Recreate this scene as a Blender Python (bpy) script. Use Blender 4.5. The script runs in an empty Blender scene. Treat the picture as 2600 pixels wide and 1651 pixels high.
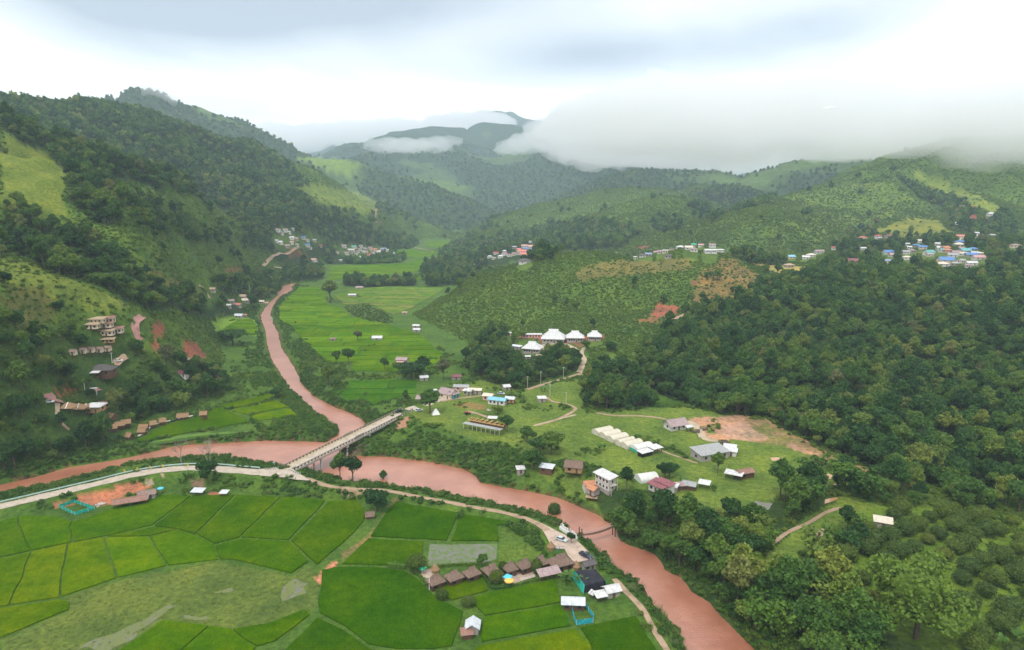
import bpy, bmesh, math, random
import numpy as np
from mathutils import Vector, Matrix
RNG = np.random.default_rng(7); random.seed(7)
R = math.radians
scene = bpy.context.scene
COL = scene.collection
# ------------------------------------------------------------------ camera, sky, sun, exposure
CAMZ, FPX, IW, IH = 120.0, 1734.0, 2600.0, 1651.0
PITCH = R(10.62)
cam = bpy.data.objects.new('camera', bpy.data.cameras.new('camera')); COL.objects.link(cam)
cam.location = (0, 0, CAMZ); cam.rotation_euler = (R(90) - PITCH, 0, 0)
cam.data.sensor_fit = 'HORIZONTAL'; cam.data.sensor_width = 36; cam.data.lens = 36 * FPX / IW
cam.data.clip_start = 1; cam.data.clip_end = 60000
scene.camera = cam
SUN_EL, SUN_AZ = 58.0, 205.0          # degrees; azimuth clockwise from +Y (behind the camera, a little left)
world = bpy.data.worlds.new('World'); scene.world = world; world.use_nodes = True
wn, wl = world.node_tree.nodes, world.node_tree.links
wn.clear()
def wnode(t, **k):
    n = wn.new(t)
    for a, b in k.items(): setattr(n, a, b)
    return n
def wmath(op, a, b=None, c=None):
    n = wnode('ShaderNodeMath', operation=op)
    for i, v in enumerate((a, b, c)):
        if v is None: continue
        if isinstance(v, (int, float)): n.inputs[i].default_value = v
        else: wl.new(v, n.inputs[i])
    return n.outputs[0]
tc = wnode('ShaderNodeTexCoord'); sp = wnode('ShaderNodeSeparateXYZ'); wl.new(tc.outputs['Generated'], sp.inputs[0])
az = wmath('ARCTAN2', sp.outputs[0], sp.outputs[1]); el = wmath('ARCSINE', sp.outputs[2])
# overcast deck: broad soft cloud structure, seen as layers on a plane overhead
den = wmath('ADD', wmath('ABSOLUTE', sp.outputs[2]), 0.10)
cx = wmath('DIVIDE', sp.outputs[0], den); cy = wmath('DIVIDE', sp.outputs[1], den)
cv = wnode('ShaderNodeCombineXYZ'); wl.new(cx, cv.inputs[0]); wl.new(cy, cv.inputs[1])
nz = wnode('ShaderNodeTexNoise'); nz.inputs['Scale'].default_value = 0.55; nz.inputs['Detail'].default_value = 6; nz.inputs['Roughness'].default_value = 0.52
nz.inputs['Distortion'].default_value = 0.35
wl.new(cv.outputs[0], nz.inputs['Vector'])
def blob(a0, e0, sa, se):
    u = wmath('DIVIDE', wmath('SUBTRACT', az, R(a0)), R(sa)); v = wmath('DIVIDE', wmath('SUBTRACT', el, R(e0)), R(se))
    return wmath('POWER', 2.718, wmath('MULTIPLY', wmath('ADD', wmath('MULTIPLY', u, u), wmath('MULTIPLY', v, v)), -1.0))
m = wmath('MULTIPLY', wmath('SUBTRACT', nz.outputs[0], 0.5), 1.25)
for a0, e0, sa, se, w in ((-25, 12.6, 12, 3.2, .85), (-12, 14.5, 12, 2.6, .5), (3, 10.6, 9, 2.2, .42), (14, 10.8, 11, 2.4, .5), (26, 12.2, 8, 2.6, .48), (-35, 15.5, 9, 3, .45), (8, 15, 26, 2.2, .22)):
    m = wmath('ADD', m, wmath('MULTIPLY', blob(a0, e0, sa, se), w))
rp = wnode('ShaderNodeValToRGB'); wl.new(m, rp.inputs[0])
e = rp.color_ramp.elements
e[0].position = 0.02; e[0].color = (1.18, 1.15, 1.12, 1)
e[1].position = 0.70; e[1].color = (0.40, 0.44, 0.49, 1)
x = rp.color_ramp.elements.new(0.3); x.color = (0.80, 0.82, 0.84, 1)
sky = wnode('ShaderNodeTexSky'); sky.sky_type = 'NISHITA'; sky.sun_disc = False
sky.sun_elevation = R(SUN_EL); sky.sun_rotation = R(SUN_AZ)
skm = wnode('ShaderNodeVectorMath', operation='SCALE'); wl.new(sky.outputs[0], skm.inputs[0]); skm.inputs['Scale'].default_value = 0.03
cad = wnode('ShaderNodeVectorMath', operation='ADD'); wl.new(skm.outputs[0], cad.inputs[0]); wl.new(rp.outputs[0], cad.inputs[1])
bg = wnode('ShaderNodeBackground'); wl.new(cad.outputs[0], bg.inputs[0]); bg.inputs[1].default_value = 0.78
wo = wnode('ShaderNodeOutputWorld'); wl.new(bg.outputs[0], wo.inputs[0])
sun = bpy.data.objects.new('sun', bpy.data.lights.new('sun', 'SUN')); COL.objects.link(sun)
sun.data.energy = 1.5; sun.data.angle = R(12); sun.data.color = (1, 0.96, 0.9)
sd = Vector((math.sin(R(SUN_AZ)) * math.cos(R(SUN_EL)), math.cos(R(SUN_AZ)) * math.cos(R(SUN_EL)), math.sin(R(SUN_EL))))
sun.rotation_euler = sd.to_track_quat('Z', 'Y').to_euler(); sun.location = sd * 900
vs = scene.view_settings
vs.view_transform = 'Standard'; vs.look = 'None'; vs.gamma = 1; vs.use_curve_mapping = False; vs.exposure = 0.66
cy_ = scene.cycles
cy_.use_denoising = True; cy_.max_bounces = 26; cy_.diffuse_bounces = 2; cy_.glossy_bounces = 2; cy_.transmission_bounces = 2
cy_.volume_bounces = 24; cy_.transparent_max_bounces = 8; cy_.use_adaptive_sampling = True; cy_.adaptive_threshold = 0.02
cy_.caustics_reflective = False; cy_.caustics_refractive = False

# ------------------------------------------------------------------ maths helpers
VIEWS = dict(a=(.5403, 0, 0), b=(.5403, 1300, 0), c=(.36005, 0, 500), d=(.42584, 0, 1000), e=(.35971, 700, 850), f=(.37375, 1000, 750),
  g=(.36005, 867, 1200), h=(.42576, 1734, 1000), i=(.13078, 1660, 1040), j=(.1177, 160, 780), k=(.12458, 90, 980), l=(.10797, 300, 1010),
  m=(.20764, 120, 1130), n=(.14535, 1050, 960), o=(.19934, 2120, 500), p=(.22425, 1600, 590), q=(.19934, 560, 540), r=(.18272, 980, 560),
  s=(.2486, 760, 680), t=(.22962, 2200, 1300), u=(.26879, 1560, 1240), v=(.37375, 1700, 660), w=(.17002, 0, 1000), x=(.21595, 440, 1080),
  A=(.09155, 1360, 1280), B=(.10797, 1040, 1400), C=(.10797, 1280, 1390), D=(.1177, 1400, 1430), E=(.17442, 700, 1000), F=(.11628, 1280, 820),
  G=(.09967, 1480, 1060), H=(.12458, 1460, 1160), z=(1, 0, 0))
def Q(v, pts):
    """survey notes: points read off enlargement v, as full-photograph pixels"""
    s, ox, oy = VIEWS[v]
    return [(ox + x * s, oy + y * s) for x, y in pts]
CP, SP = math.cos(PITCH), math.sin(PITCH)
def raydir(px, py):
    u = (px - IW / 2) / FPX; v = -(py - IH / 2) / FPX
    dx, dy, dz = u, CP + v * SP, -SP + v * CP
    h = math.hypot(dx, dy)
    return math.atan2(dx, dy), dz / h
def at_dist(px, py, D):
    a, t = raydir(px, py); return (D * math.sin(a), D * math.cos(a), CAMZ + t * D)
def at_z(px, py, z):
    a, t = raydir(px, py); D = (z - CAMZ) / t; return (D * math.sin(a), D * math.cos(a))
def _h(ix, iy, s):
    n = (ix.astype(np.int64) * 374761393 + iy.astype(np.int64) * 668265263 + s * 144269504) & 0xffffffff
    n = ((n ^ (n >> 13)) * 1274126177) & 0xffffffff
    return ((n ^ (n >> 16)) & 0xffff) / 65535.0
def vnoise(x, y, s=0):
    x0, y0 = np.floor(x), np.floor(y); fx, fy = x - x0, y - y0
    fx = fx * fx * (3 - 2 * fx); fy = fy * fy * (3 - 2 * fy)
    a = _h(x0, y0, s); b = _h(x0 + 1, y0, s); c = _h(x0, y0 + 1, s); d = _h(x0 + 1, y0 + 1, s)
    return a + (b - a) * fx + (c - a) * fy + (a - b - c + d) * fx * fy
def fbm(x, y, wl_, o=4, s=0):
    t, w, tot = 0, 1, 0
    for k in range(o):
        t = t + w * vnoise(x / wl_ + 17 * k, y / wl_ - 9 * k, s + k); tot += w; w *= .5; wl_ *= .5
    return t / tot
def sstep(a, b, x):
    t = np.clip((x - a) / (b - a), 0, 1); return t * t * (3 - 2 * t)
def smax(a, b, k): return (a + b + np.sqrt((a - b) ** 2 + k * k)) / 2
def inpoly(X, Y, P):
    P = np.asarray(P); out = np.zeros(X.shape, bool)
    bb = (X >= P[:, 0].min()) & (X <= P[:, 0].max()) & (Y >= P[:, 1].min()) & (Y <= P[:, 1].max())
    x, y = X[bb], Y[bb]; r = np.zeros(x.shape, bool)
    for i in range(len(P)):
        x1, y1 = P[i]; x2, y2 = P[(i + 1) % len(P)]
        if y1 == y2: continue
        c = (y1 > y) != (y2 > y)
        r ^= c & (x < (x2 - x1) * (y - y1) / (y2 - y1) + x1)
    out[bb] = r; return out
def polydist(X, Y, P, closed=True, reach=60):
    """distance to a polyline, exact inside reach"""
    P = np.asarray(P)[:, :2]; d = np.full(X.shape, 1e4)
    n = len(P) if closed else len(P) - 1
    for i in range(n):
        a, b = P[i], P[(i + 1) % len(P)]
        lo, hi = np.minimum(a, b) - reach, np.maximum(a, b) + reach
        m_ = (X > lo[0]) & (X < hi[0]) & (Y > lo[1]) & (Y < hi[1])
        if not m_.any(): continue
        x, y = X[m_], Y[m_]; ab = b - a; L = max(ab @ ab, 1e-9)
        t = np.clip(((x - a[0]) * ab[0] + (y - a[1]) * ab[1]) / L, 0, 1)
        d[m_] = np.minimum(d[m_], np.hypot(x - a[0] - t * ab[0], y - a[1] - t * ab[1]))
    return d
def sdist(X, Y, P, reach=60):
    d = polydist(X, Y, P, True, reach); return np.where(inpoly(X, Y, P), -d, d)

# ------------------------------------------------------------------ the lie of the land
WATER = -3.5
azs = np.concatenate([np.radians(np.linspace(-180, -56, 24, endpoint=False)), np.radians(np.linspace(-56, 56, 600)), np.radians(np.linspace(56, 180, 25)[1:])])
NR = 640; rs = np.exp(np.linspace(math.log(60), math.log(8300), NR))
AZ, RR = np.meshgrid(azs, rs, indexing='ij')
X, Y = RR * np.sin(AZ), RR * np.cos(AZ)
# ridge lines: (pixel, pixel, metres away) points read off the photograph, then hill slope, rounding, tree allowance
RID = [
 ('z', [(-500, 500, 470), (-200, 600, 490), (0, 658, 500), (72, 666, 500), (144, 694, 500), (230, 734, 505), (288, 759, 510), (346, 777, 515), (382, 788, 520), (450, 799, 530), (504, 824, 540), (545, 850, 545)], .42, 18, 2),
 ('z', [(300, 640, 780), (360, 682, 740), (420, 702, 740), (480, 730, 740), (530, 755, 740)], .42, 15, 2),
 ('z', [(-400, 180, 800), (-150, 260, 860), (0, 324, 900), (97, 378, 950), (167, 427, 1000), (302, 470, 1050), (486, 519, 1100), (594, 594, 1150), (670, 646, 1190), (705, 690, 1190)], .5, 20, 2),
 ('z', [(560, 660, 1020), (640, 672, 1030), (700, 700, 1040)], .4, 15, 4),
 ('z', [(-500, 200, 1300), (0, 230, 1400), (70, 240, 1430), (108, 254, 1450), (151, 254, 1480), (205, 243, 1500), (259, 251, 1540), (346, 268, 1600), (411, 292, 1640), (465, 313, 1670), (530, 337, 1700), (573, 351, 1720), (621, 348, 1740), (648, 362, 1750), (702, 394, 1780), (745, 427, 1800), (783, 454, 1820), (805, 467, 1830), (864, 500, 1850), (918, 546, 1870), (1000, 584, 1890), (1050, 608, 1900)], .55, 25, 11),
 ('z', [(100, 300, 2900), (243, 247, 3000), (290, 235, 3000), (345, 219, 3000), (385, 222, 3000), (430, 243, 3000), (486, 262, 3000), (530, 297, 3000), (567, 324, 3000), (600, 345, 3000), (650, 385, 2950)], .55, 30, 10),
 ('z', [(697, 383, 2900), (724, 391, 2900), (756, 386, 2900), (794, 396, 2880), (843, 399, 2860), (886, 399, 2850), (929, 418, 2820), (972, 434, 2800), (1026, 445, 2780), (1080, 461, 2750), (1135, 488, 2700), (1189, 521, 2650), (1243, 548, 2620), (1264, 562, 2600)], .5, 40, 6),
 ('z', [(740, 478, 2050), (800, 472, 2080), (870, 489, 2100), (955, 513, 2120), (985, 560, 2130), (1010, 590, 2130)], .45, 30, 4),
 ('z', [(920, 490, 2350), (960, 517, 2330), (1000, 536, 2310), (1054, 557, 2300), (1108, 590, 2290), (1138, 603, 2280)], .45, 30, 4),
 ('z', [(820, 410, 4555), (880, 385, 4665), (945, 357, 4775), (1000, 340, 4830), (1059, 327, 4885), (1102, 321, 4940), (1190, 324, 4995), (1230, 310, 4995), (1300, 318, 4995), (1381, 346, 4940), (1470, 380, 4885)], .5, 90, 0),
 ('z', [(960, 420, 3600), (1026, 384, 3800), (1135, 378, 3900), (1243, 400, 3900), (1300, 394, 3900), (1370, 388, 3900), (1480, 381, 3900), (1543, 400, 3900), (1624, 420, 3900)], .42, 80, 0),
 ('z', [(1000, 400, 3700), (1060, 430, 3600), (1130, 470, 3500), (1190, 505, 3400)], .4, 60, 0),
 ('z', [(1330, 420, 3700), (1280, 455, 3500), (1250, 500, 3300), (1255, 530, 3100)], .4, 60, 0),
 ('z', [(600, 400, 7300), (700, 377, 7300), (760, 368, 7300), (830, 352, 7300), (1000, 330, 7300), (1180, 305, 7300), (1240, 290, 7300), (1262, 283, 7300), (1300, 298, 7300), (1420, 312, 7300), (1510, 303, 7300), (1590, 300, 7300), (1700, 330, 7300)], .5, 120, 0),
 # right-hand side
 ('z', [(1905, 770, 640), (2002, 716, 680), (2110, 688, 720), (2219, 682, 740), (2327, 680, 740), (2435, 684, 740), (2600, 708, 730), (2900, 725, 720)], .17, 40, 11),
 ('z', [(1700, 850, 560), (1800, 800, 600), (1905, 770, 640)], .22, 25, 8),
 ('z', [(1010, 832, 690), (1050, 797, 700), (1120, 757, 712), (1200, 737, 720), (1300, 698, 740), (1370, 660, 750), (1435, 638, 760), (1505, 632, 765), (1559, 643, 770), (1603, 651, 775), (1646, 645, 778), (1689, 640, 780), (1732, 632, 780), (1786, 637, 785), (1840, 643, 790), (1873, 662, 780), (1905, 686, 770), (1943, 708, 760)], .36, 22, 2),
 ('z', [(1940, 700, 850), (2000, 690, 860), (2130, 670, 880), (2300, 640, 980), (2500, 625, 1050), (2700, 620, 1050)], .10, 60, 0),
 ('z', [(1819, 573, 1250), (1884, 535, 1250), (1921, 524, 1250), (1965, 535, 1260), (2013, 573, 1250), (2046, 612, 1200)], .42, 30, 2),
 ('z', [(1921, 524, 1250), (1975, 499, 1500), (2083, 472, 1620), (2186, 450, 1700), (2273, 418, 1760), (2327, 389, 1800), (2435, 345, 1870), (2560, 345, 1900), (2800, 340, 1900)], .42, 30, 4),
 ('z', [(2219, 592, 1280), (2300, 553, 1300), (2380, 559, 1290), (2413, 589, 1260)], .36, 25, 2),
 ('z', [(2420, 440, 1700), (2500, 500, 1500), (2560, 560, 1350)], .4, 25, 4),
 ('z', [(1300, 560, 1950), (1397, 510, 1980), (1543, 477, 2000), (1603, 472, 2000), (1678, 477, 2000), (1710, 488, 2000)], .4, 35, 3),
 ('z', [(1603, 526, 1600), (1651, 499, 1600), (1689, 493, 1600), (1732, 510, 1600), (1775, 541, 1590), (1802, 555, 1570)], .4, 30, 3),
 ('z', [(1354, 604, 1280), (1450, 592, 1300), (1560, 587, 1300), (1640, 577, 1320), (1760, 580, 1350)], .3, 30, 10),
 ('z', [(1085, 660, 1240), (1150, 628, 1400), (1220, 595, 1600), (1300, 562, 1800)], .3, 25, 8),
 ('z', [(1624, 428, 2900), (1800, 430, 2850), (1894, 455, 2800), (2002, 421, 2800), (2072, 400, 2800), (2137, 400, 2800), (2300, 390, 2800)], .45, 50, 8),
 ('z', [(1721, 477, 2300), (1786, 461, 2300), (1867, 472, 2300), (1937, 499, 2250)], .45, 30, 8),
]
floor = np.maximum(0, RR - 1900) * .012
Hh = np.full(X.shape, -500.0); drop = np.zeros(X.shape)
for v, pts, slope, c, dz in RID:
    W = [at_dist(*p) for p in pts]
    for (ax, ay, az_), (bx, by, bz) in zip(W[:-1], W[1:]):
        dx, dy = bx - ax, by - ay; L = dx * dx + dy * dy
        t = np.clip(((X - ax) * dx + (Y - ay) * dy) / L, 0, 1)
        d2 = (X - ax - t * dx) ** 2 + (Y - ay - t * dy) ** 2
        dr = slope * (np.sqrt(d2 + c * c) - c)
        h = az_ + t * (bz - az_) - dz - dr
        up = h > Hh
        Hh[up] = h[up]; drop[up] = dr[up]
wl_ = np.where(RR < 900, 90.0, np.where(RR < 2300, 190.0, 420.0))
ridged = 1 - np.abs(2 * fbm(X, Y, 170, 4, 3) - 1) * 2.2
ridged2 = 1 - np.abs(2 * fbm(X, Y, 520, 4, 13) - 1) * 2.2
far = sstep(1600, 2600, RR)
amp = sstep(0, 70, drop) * np.clip(Hh + 20 - floor, 0, 260)
Hh = Hh + amp * (.20 * (ridged - .55) * (1 - far) + .34 * (ridged2 - .5) * far)
Hh = Hh + np.clip(Hh, 0, 60) / 60 * ((fbm(X, Y, 40, 3, 21) - .5) * 7 + (fbm(X, Y, 300, 3, 31) - .5) * 22 * far)
rid3 = 1 - np.abs(2 * fbm(X, Y, 105, 3, 23) - 1) * 2.2
Hh = Hh + sstep(4, 38, drop) * np.clip(Hh, 0, 70) * .30 * (rid3 - .5) * sstep(520, 600, RR) * (1 - sstep(1300, 1700, RR))
FLOOR = [(-900, 1900), (-500, 1400), (-200, 1300), (0, 1228), (120, 1190), (230, 1155), (300, 1125), (330, 1100), (390, 1062), (470, 1045), (560, 1020), (600, 930), (592, 885), (575, 835), (640, 790), (662, 760), (720, 715), (790, 690), (830, 672), (1000, 640), (1060, 617), (1080, 607), (1150, 612), (1140, 640), (1085, 690), (1133, 730), (1041, 787), (999, 802), (1028, 837), (1103, 881), (1128, 899), (1250, 940), (1340, 990), (1480, 965), (1500, 1050), (1620, 1048), (1734, 1036), (1947, 1070), (2075, 1138), (2160, 1190), (2260, 1215), (2400, 1260), (2600, 1300), (3200, 1500), (3200, 1900)]
FLOORW = [at_z(x, y, 0) for x, y in FLOOR] + [(700, -200), (-700, -200)]
fd = sdist(X, Y, FLOORW, 90)
wgt = sstep(0, 70, fd)
Hz = floor + (smax(Hh, floor, 7) - floor) * wgt
TERR = [at_z(x, y, 4) for x, y in [(1035, 1040), (1100, 1010), (1250, 950), (1340, 985), (1480, 960), (1500, 1048), (1734, 1032), (1947, 1066), (2075, 1135), (2260, 1215), (2420, 1270), (2700, 1700), (2150, 1700), (1980, 1560), (1760, 1400), (1620, 1310), (1500, 1245), (1400, 1205), (1290, 1150), (1160, 1100), (1060, 1068)]]
td = sdist(X, Y, TERR, 40)
Hz = np.maximum(Hz, 4.2 * (1 - sstep(-4, 20, td)) + (Hz - floor) * 0)
Hz = Hz + (fbm(X, Y, 16, 3, 41) - .5) * .5 * sstep(60, 200, RR) * (fd > -6)
RIVER = [(771, 718), (739, 721), (719, 727), (715, 736), (704, 743), (707, 749), (688, 765), (672, 785), (662, 800), (664, 815), (673, 831), (680, 878), (691, 914), (713, 950), (734, 986), (768, 1018), (803, 1050), (831, 1066), (862, 1091), (858, 1106), (829, 1124), (766, 1121), (681, 1119), (596, 1123), (511, 1128), (447, 1132), (383, 1149), (324, 1162), (255, 1175), (170, 1187), (85, 1213), (0, 1232), (-250, 1290), (-600, 1380),
 (-600, 1430), (-250, 1325), (0, 1262), (55, 1251), (170, 1230), (277, 1200), (341, 1183), (404, 1175), (468, 1172), (532, 1164), (596, 1166), (639, 1175), (681, 1183), (715, 1190), (760, 1196), (798, 1201), (840, 1214), (893, 1224), (940, 1229), (988, 1238), (1060, 1249), (1132, 1260), (1204, 1274), (1276, 1292), (1347, 1305), (1397, 1317), (1432, 1335), (1468, 1362), (1493, 1378), (1516, 1396), (1540, 1416), (1562, 1438), (1590, 1460), (1612, 1477), (1638, 1497), (1650, 1525), (1678, 1557), (1721, 1597), (1745, 1651), (1800, 1740), (1880, 1900),
 (2130, 1900), (1990, 1740), (1917, 1651), (1883, 1616), (1829, 1563), (1802, 1530), (1754, 1501), (1732, 1468), (1690, 1450), (1676, 1423), (1654, 1404), (1587, 1382), (1569, 1368), (1566, 1350), (1555, 1335), (1520, 1309), (1490, 1296), (1455, 1280), (1419, 1264), (1347, 1249), (1275, 1238), (1218, 1226), (1207, 1210), (1178, 1192), (1132, 1181), (1084, 1173), (1031, 1166), (996, 1160), (927, 1159), (888, 1155), (855, 1152), (872, 1138), (900, 1112), (923, 1088), (928, 1079), (921, 1066), (888, 1049), (852, 1035), (822, 1021), (792, 1003), (765, 975), (745, 932), (713, 882), (706, 846), (692, 818), (686, 797), (692, 779), (703, 761), (727, 749), (745, 737), (739, 728), (771, 721)]
RIVW = [at_z(x, y, WATER) for x, y in RIVER]
rd = sdist(X, Y, RIVW, 40)
rdn = rd + (fbm(X, Y, 9, 2, 51) - .5) * 2.2
bank = np.where(rd < 0, WATER + np.maximum(rd * .5, -3) - .15, WATER + rdn * .62)
Hz = np.where(rd < 14, np.minimum(Hz, bank), Hz)
# roads on the flat: (pixel line, height, half width)
def lev(pts, zs, hw, blend=5.0):
    global Hz
    P = np.array([at_z(x, y, z) for (x, y), z in zip(pts, zs)])
    for i in range(len(P) - 1):
        a, b = P[i], P[i + 1]
        lo, hi = np.minimum(a, b) - 12, np.maximum(a, b) + 12
        m_ = (X > lo[0]) & (X < hi[0]) & (Y > lo[1]) & (Y < hi[1])
        if not m_.any(): continue
        x, y = X[m_], Y[m_]; ab = b - a; L = ab @ ab
        t = np.clip(((x - a[0]) * ab[0] + (y - a[1]) * ab[1]) / L, 0, 1)
        d = np.hypot(x - a[0] - t * ab[0], y - a[1] - t * ab[1])
        zr = zs[i] + t * (zs[i + 1] - zs[i])
        w = 1 - sstep(hw + .8, hw + .8 + blend, d)
        Hz[m_] = Hz[m_] * (1 - w) + (zr - .12) * w
    return P
ROAD_W = [(-250, 1335), (-120, 1309), (0, 1286), (128, 1256), (255, 1226), (341, 1205), (426, 1192), (511, 1188), (596, 1194), (681, 1201), (745, 1201)]
ROAD_E = [(1035, 1041), (1062, 1032), (1085, 1026), (1112, 1016), (1135, 1012)]
TRACK1 = [(752, 1208), (790, 1219), (829, 1233), (880, 1240), (935, 1243), (988, 1247), (1060, 1261), (1132, 1274), (1204, 1288), (1276, 1301), (1347, 1321), (1390, 1346)]
TRACK2 = [(1560, 1470), (1588, 1501), (1624, 1537), (1643, 1565), (1668, 1611), (1694, 1651), (1730, 1720)]
zT1 = list(np.linspace(2.6, 1.0, len(TRACK1)))
rw = lev(ROAD_W, [2.8] * len(ROAD_W), 3.4, 5)
re_ = lev(ROAD_E, [3.2, 3.4, 3.8, 4.2, 4.2], 3.2, 5)
t1 = lev(TRACK1, zT1, 1.7, 3)
t2 = lev(TRACK2, [.6] * len(TRACK2), 1.3, 2)
PLAZA = Q('A', [(20, 470), (290, 590), (560, 730), (860, 870), (1080, 970), (1240, 1100), (1440, 1300), (1540, 1420), (1600, 1620), (1050, 1600), (860, 1380), (810, 1250), (540, 1230), (390, 1080), (240, 800), (100, 600)])
PLAZAW = [at_z(x, y, .9) for x, y in PLAZA]
pd = sdist(X, Y, PLAZAW, 20); w = 1 - sstep(0, 3, pd); Hz = Hz * (1 - w) + .78 * w
# height lookup
na0 = 24; A0, DA = azs[na0], azs[na0 + 1] - azs[na0]; LR0, DL = math.log(rs[0]), math.log(rs[1] / rs[0])
def look(arr, x, y, near=False):
    x = np.asarray(x, float); y = np.asarray(y, float)
    a = np.interp(np.arctan2(x, y), azs, np.arange(len(azs))); l = np.clip((np.log(np.maximum(np.hypot(x, y), 60)) - LR0) / DL, 0, NR - 1.001)
    if near: return arr[np.rint(a).astype(int), np.rint(l).astype(int)]
    i = np.minimum(a.astype(int), len(azs) - 2); j = l.astype(int); fa, fl = a - i, l - j
    return arr[i, j] * (1 - fa) * (1 - fl) + arr[i + 1, j] * fa * (1 - fl) + arr[i, j + 1] * (1 - fa) * fl + arr[i + 1, j + 1] * fa * fl
def gz(x, y): return float(look(Hz, x, y))
def G(px, py, lift=0.0):
    """ground point under the spot that stands lift metres above the ground at this pixel"""
    a, t = raydir(px, py)
    f = np.interp(a, azs, np.arange(len(azs))); i = min(int(f), len(azs) - 2); f -= i
    col = Hz[i] * (1 - f) + Hz[i + 1] * f + lift
    g = CAMZ + t * rs - col
    j = int(np.argmax(g < 0))
    if g[j] >= 0: j = NR - 1
    r = rs[j] if j == 0 else rs[j - 1] + (rs[j] - rs[j - 1]) * g[j - 1] / (g[j - 1] - g[j])
    return (r * math.sin(a), r * math.cos(a), float(np.interp(r, rs, col)) - lift)
def GW(v, pts): return [G(*p)[:2] for p in Q(v, pts)]
# ------------------------------------------------------------------ materials and object helpers
MATS = {}
def new_mat(name):
    mt = bpy.data.materials.new(name); mt.use_nodes = True; nt = mt.node_tree; nt.nodes.clear(); MATS[name] = mt
    return mt, nt.nodes, nt.links
def N(nodes, t, **k):
    n = nodes.new(t)
    for a, b in k.items(): setattr(n, a, b)
    return n
def noise(nodes, links, vec, scale, detail=4, rough=.55):
    n = N(nodes, 'ShaderNodeTexNoise'); n.inputs['Scale'].default_value = scale; n.inputs['Detail'].default_value = detail; n.inputs['Roughness'].default_value = rough
    if vec is not None: links.new(vec, n.inputs['Vector'])
    return n.outputs[0]
def ramp(nodes, links, fac, stops):
    n = N(nodes, 'ShaderNodeValToRGB'); links.new(fac, n.inputs[0]); el_ = n.color_ramp.elements
    while len(el_) > 1: el_.remove(el_[-1])
    el_[0].position, el_[0].color = stops[0][0], (*stops[0][1], 1)
    for p, c in stops[1:]: q = el_.new(p); q.color = (*c, 1)
    return n.outputs[0]
def mixc(nodes, links, mode, fac, a, b):
    n = N(nodes, 'ShaderNodeMix', data_type='RGBA', blend_type=mode)
    for s, v in ((0, fac), (6, a), (7, b)):
        if isinstance(v, (int, float)): n.inputs[s].default_value = v
        elif isinstance(v, tuple): n.inputs[s].default_value = (*v, 1)
        else: links.new(v, n.inputs[s])
    return n.outputs[2]
def bump(nodes, links, h, strength, dist):
    n = N(nodes, 'ShaderNodeBump'); n.inputs['Strength'].default_value = strength; n.inputs['Distance'].default_value = dist; links.new(h, n.inputs['Height']); return n.outputs[0]
def pbr(nodes, links, col, rough=.8, spec=.3, nrm=None, metal=0):
    b = N(nodes, 'ShaderNodeBsdfPrincipled'); o = N(nodes, 'ShaderNodeOutputMaterial')
    if isinstance(col, tuple): b.inputs['Base Color'].default_value = (*col, 1)
    else: links.new(col, b.inputs['Base Color'])
    b.inputs['Roughness'].default_value = rough; b.inputs['Specular IOR Level'].default_value = spec; b.inputs['Metallic'].default_value = metal
    if nrm is not None: links.new(nrm, b.inputs['Normal'])
    links.new(b.outputs[0], o.inputs[0]); return b
def objco(nodes): return N(nodes, 'ShaderNodeTexCoord').outputs['Object']
def plain(name, col, rough=.8, var=.25, scale=1.2, spec=.25, metal=0, stripes=0, stripe_dark=.75):
    """paint, timber, concrete: base colour with weathering in the object's own space, optional corrugation"""
    if name in MATS: return MATS[name]
    mt, n, l = new_mat(name); co = objco(n)
    f = noise(n, l, co, scale, 5, .6)
    c = ramp(n, l, f, [(.3, tuple(v * (1 - var) for v in col)), (.5, col), (.72, tuple(min(1, v * (1 + var * .6)) for v in col))])
    nr = bump(n, l, noise(n, l, co, scale * 6, 3), .15, .1)
    if stripes:
        w = N(n, 'ShaderNodeTexWave', wave_type='BANDS', bands_direction='X'); w.inputs['Scale'].default_value = stripes; l.new(co, w.inputs[0])
        c = mixc(n, l, 'MULTIPLY', 1.0, c, ramp(n, l, w.outputs[1], [(0, (stripe_dark,) * 3), (1, (1, 1, 1))]))
        nr = bump(n, l, w.outputs[1], .5, .08)
    pbr(n, l, c, rough, spec, nr, metal); return mt
def mesh(name, V, F, mat=None, parent=None, smooth=False, loc=None, rz=0.0):
    me = bpy.data.meshes.new(name); me.from_pydata([tuple(v) for v in V], [], F); me.update()
    if smooth: me.polygons.foreach_set('use_smooth', [True] * len(me.polygons))
    return obj(name, me, mat, parent, loc, rz)
def obj(name, me, mat=None, parent=None, loc=None, rz=0.0):
    o = bpy.data.objects.new(name, me); COL.objects.link(o)
    if mat is not None and len(me.materials) == 0: me.materials.append(mat if not isinstance(mat, str) else MATS[mat])
    if parent is not None: o.parent = parent
    if loc is not None: o.location = loc
    o.rotation_euler.z = rz
    return o
def tag(o, label=None, cat=None, group=None, kind=None):
    if label: o['label'] = label
    if cat: o['category'] = cat
    if group: o['group'] = group
    if kind: o['kind'] = kind
    return o
def thing(name, loc, rz, label, cat, group=None):
    o = bpy.data.objects.new(name, None); COL.objects.link(o); o.location = loc; o.rotation_euler.z = rz; o.empty_display_size = .5
    return tag(o, label, cat, group)
def copy_tree(o, loc, rz, label=None, scale=None):
    c = o.copy(); COL.objects.link(c); c.location = loc; c.rotation_euler.z = rz
    if scale: c.scale = scale
    if label: c['label'] = label
    for ch in o.children:
        d = ch.copy(); COL.objects.link(d); d.parent = c
        for g in ch.children:
            e_ = g.copy(); COL.objects.link(e_); e_.parent = d
    return c
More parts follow.
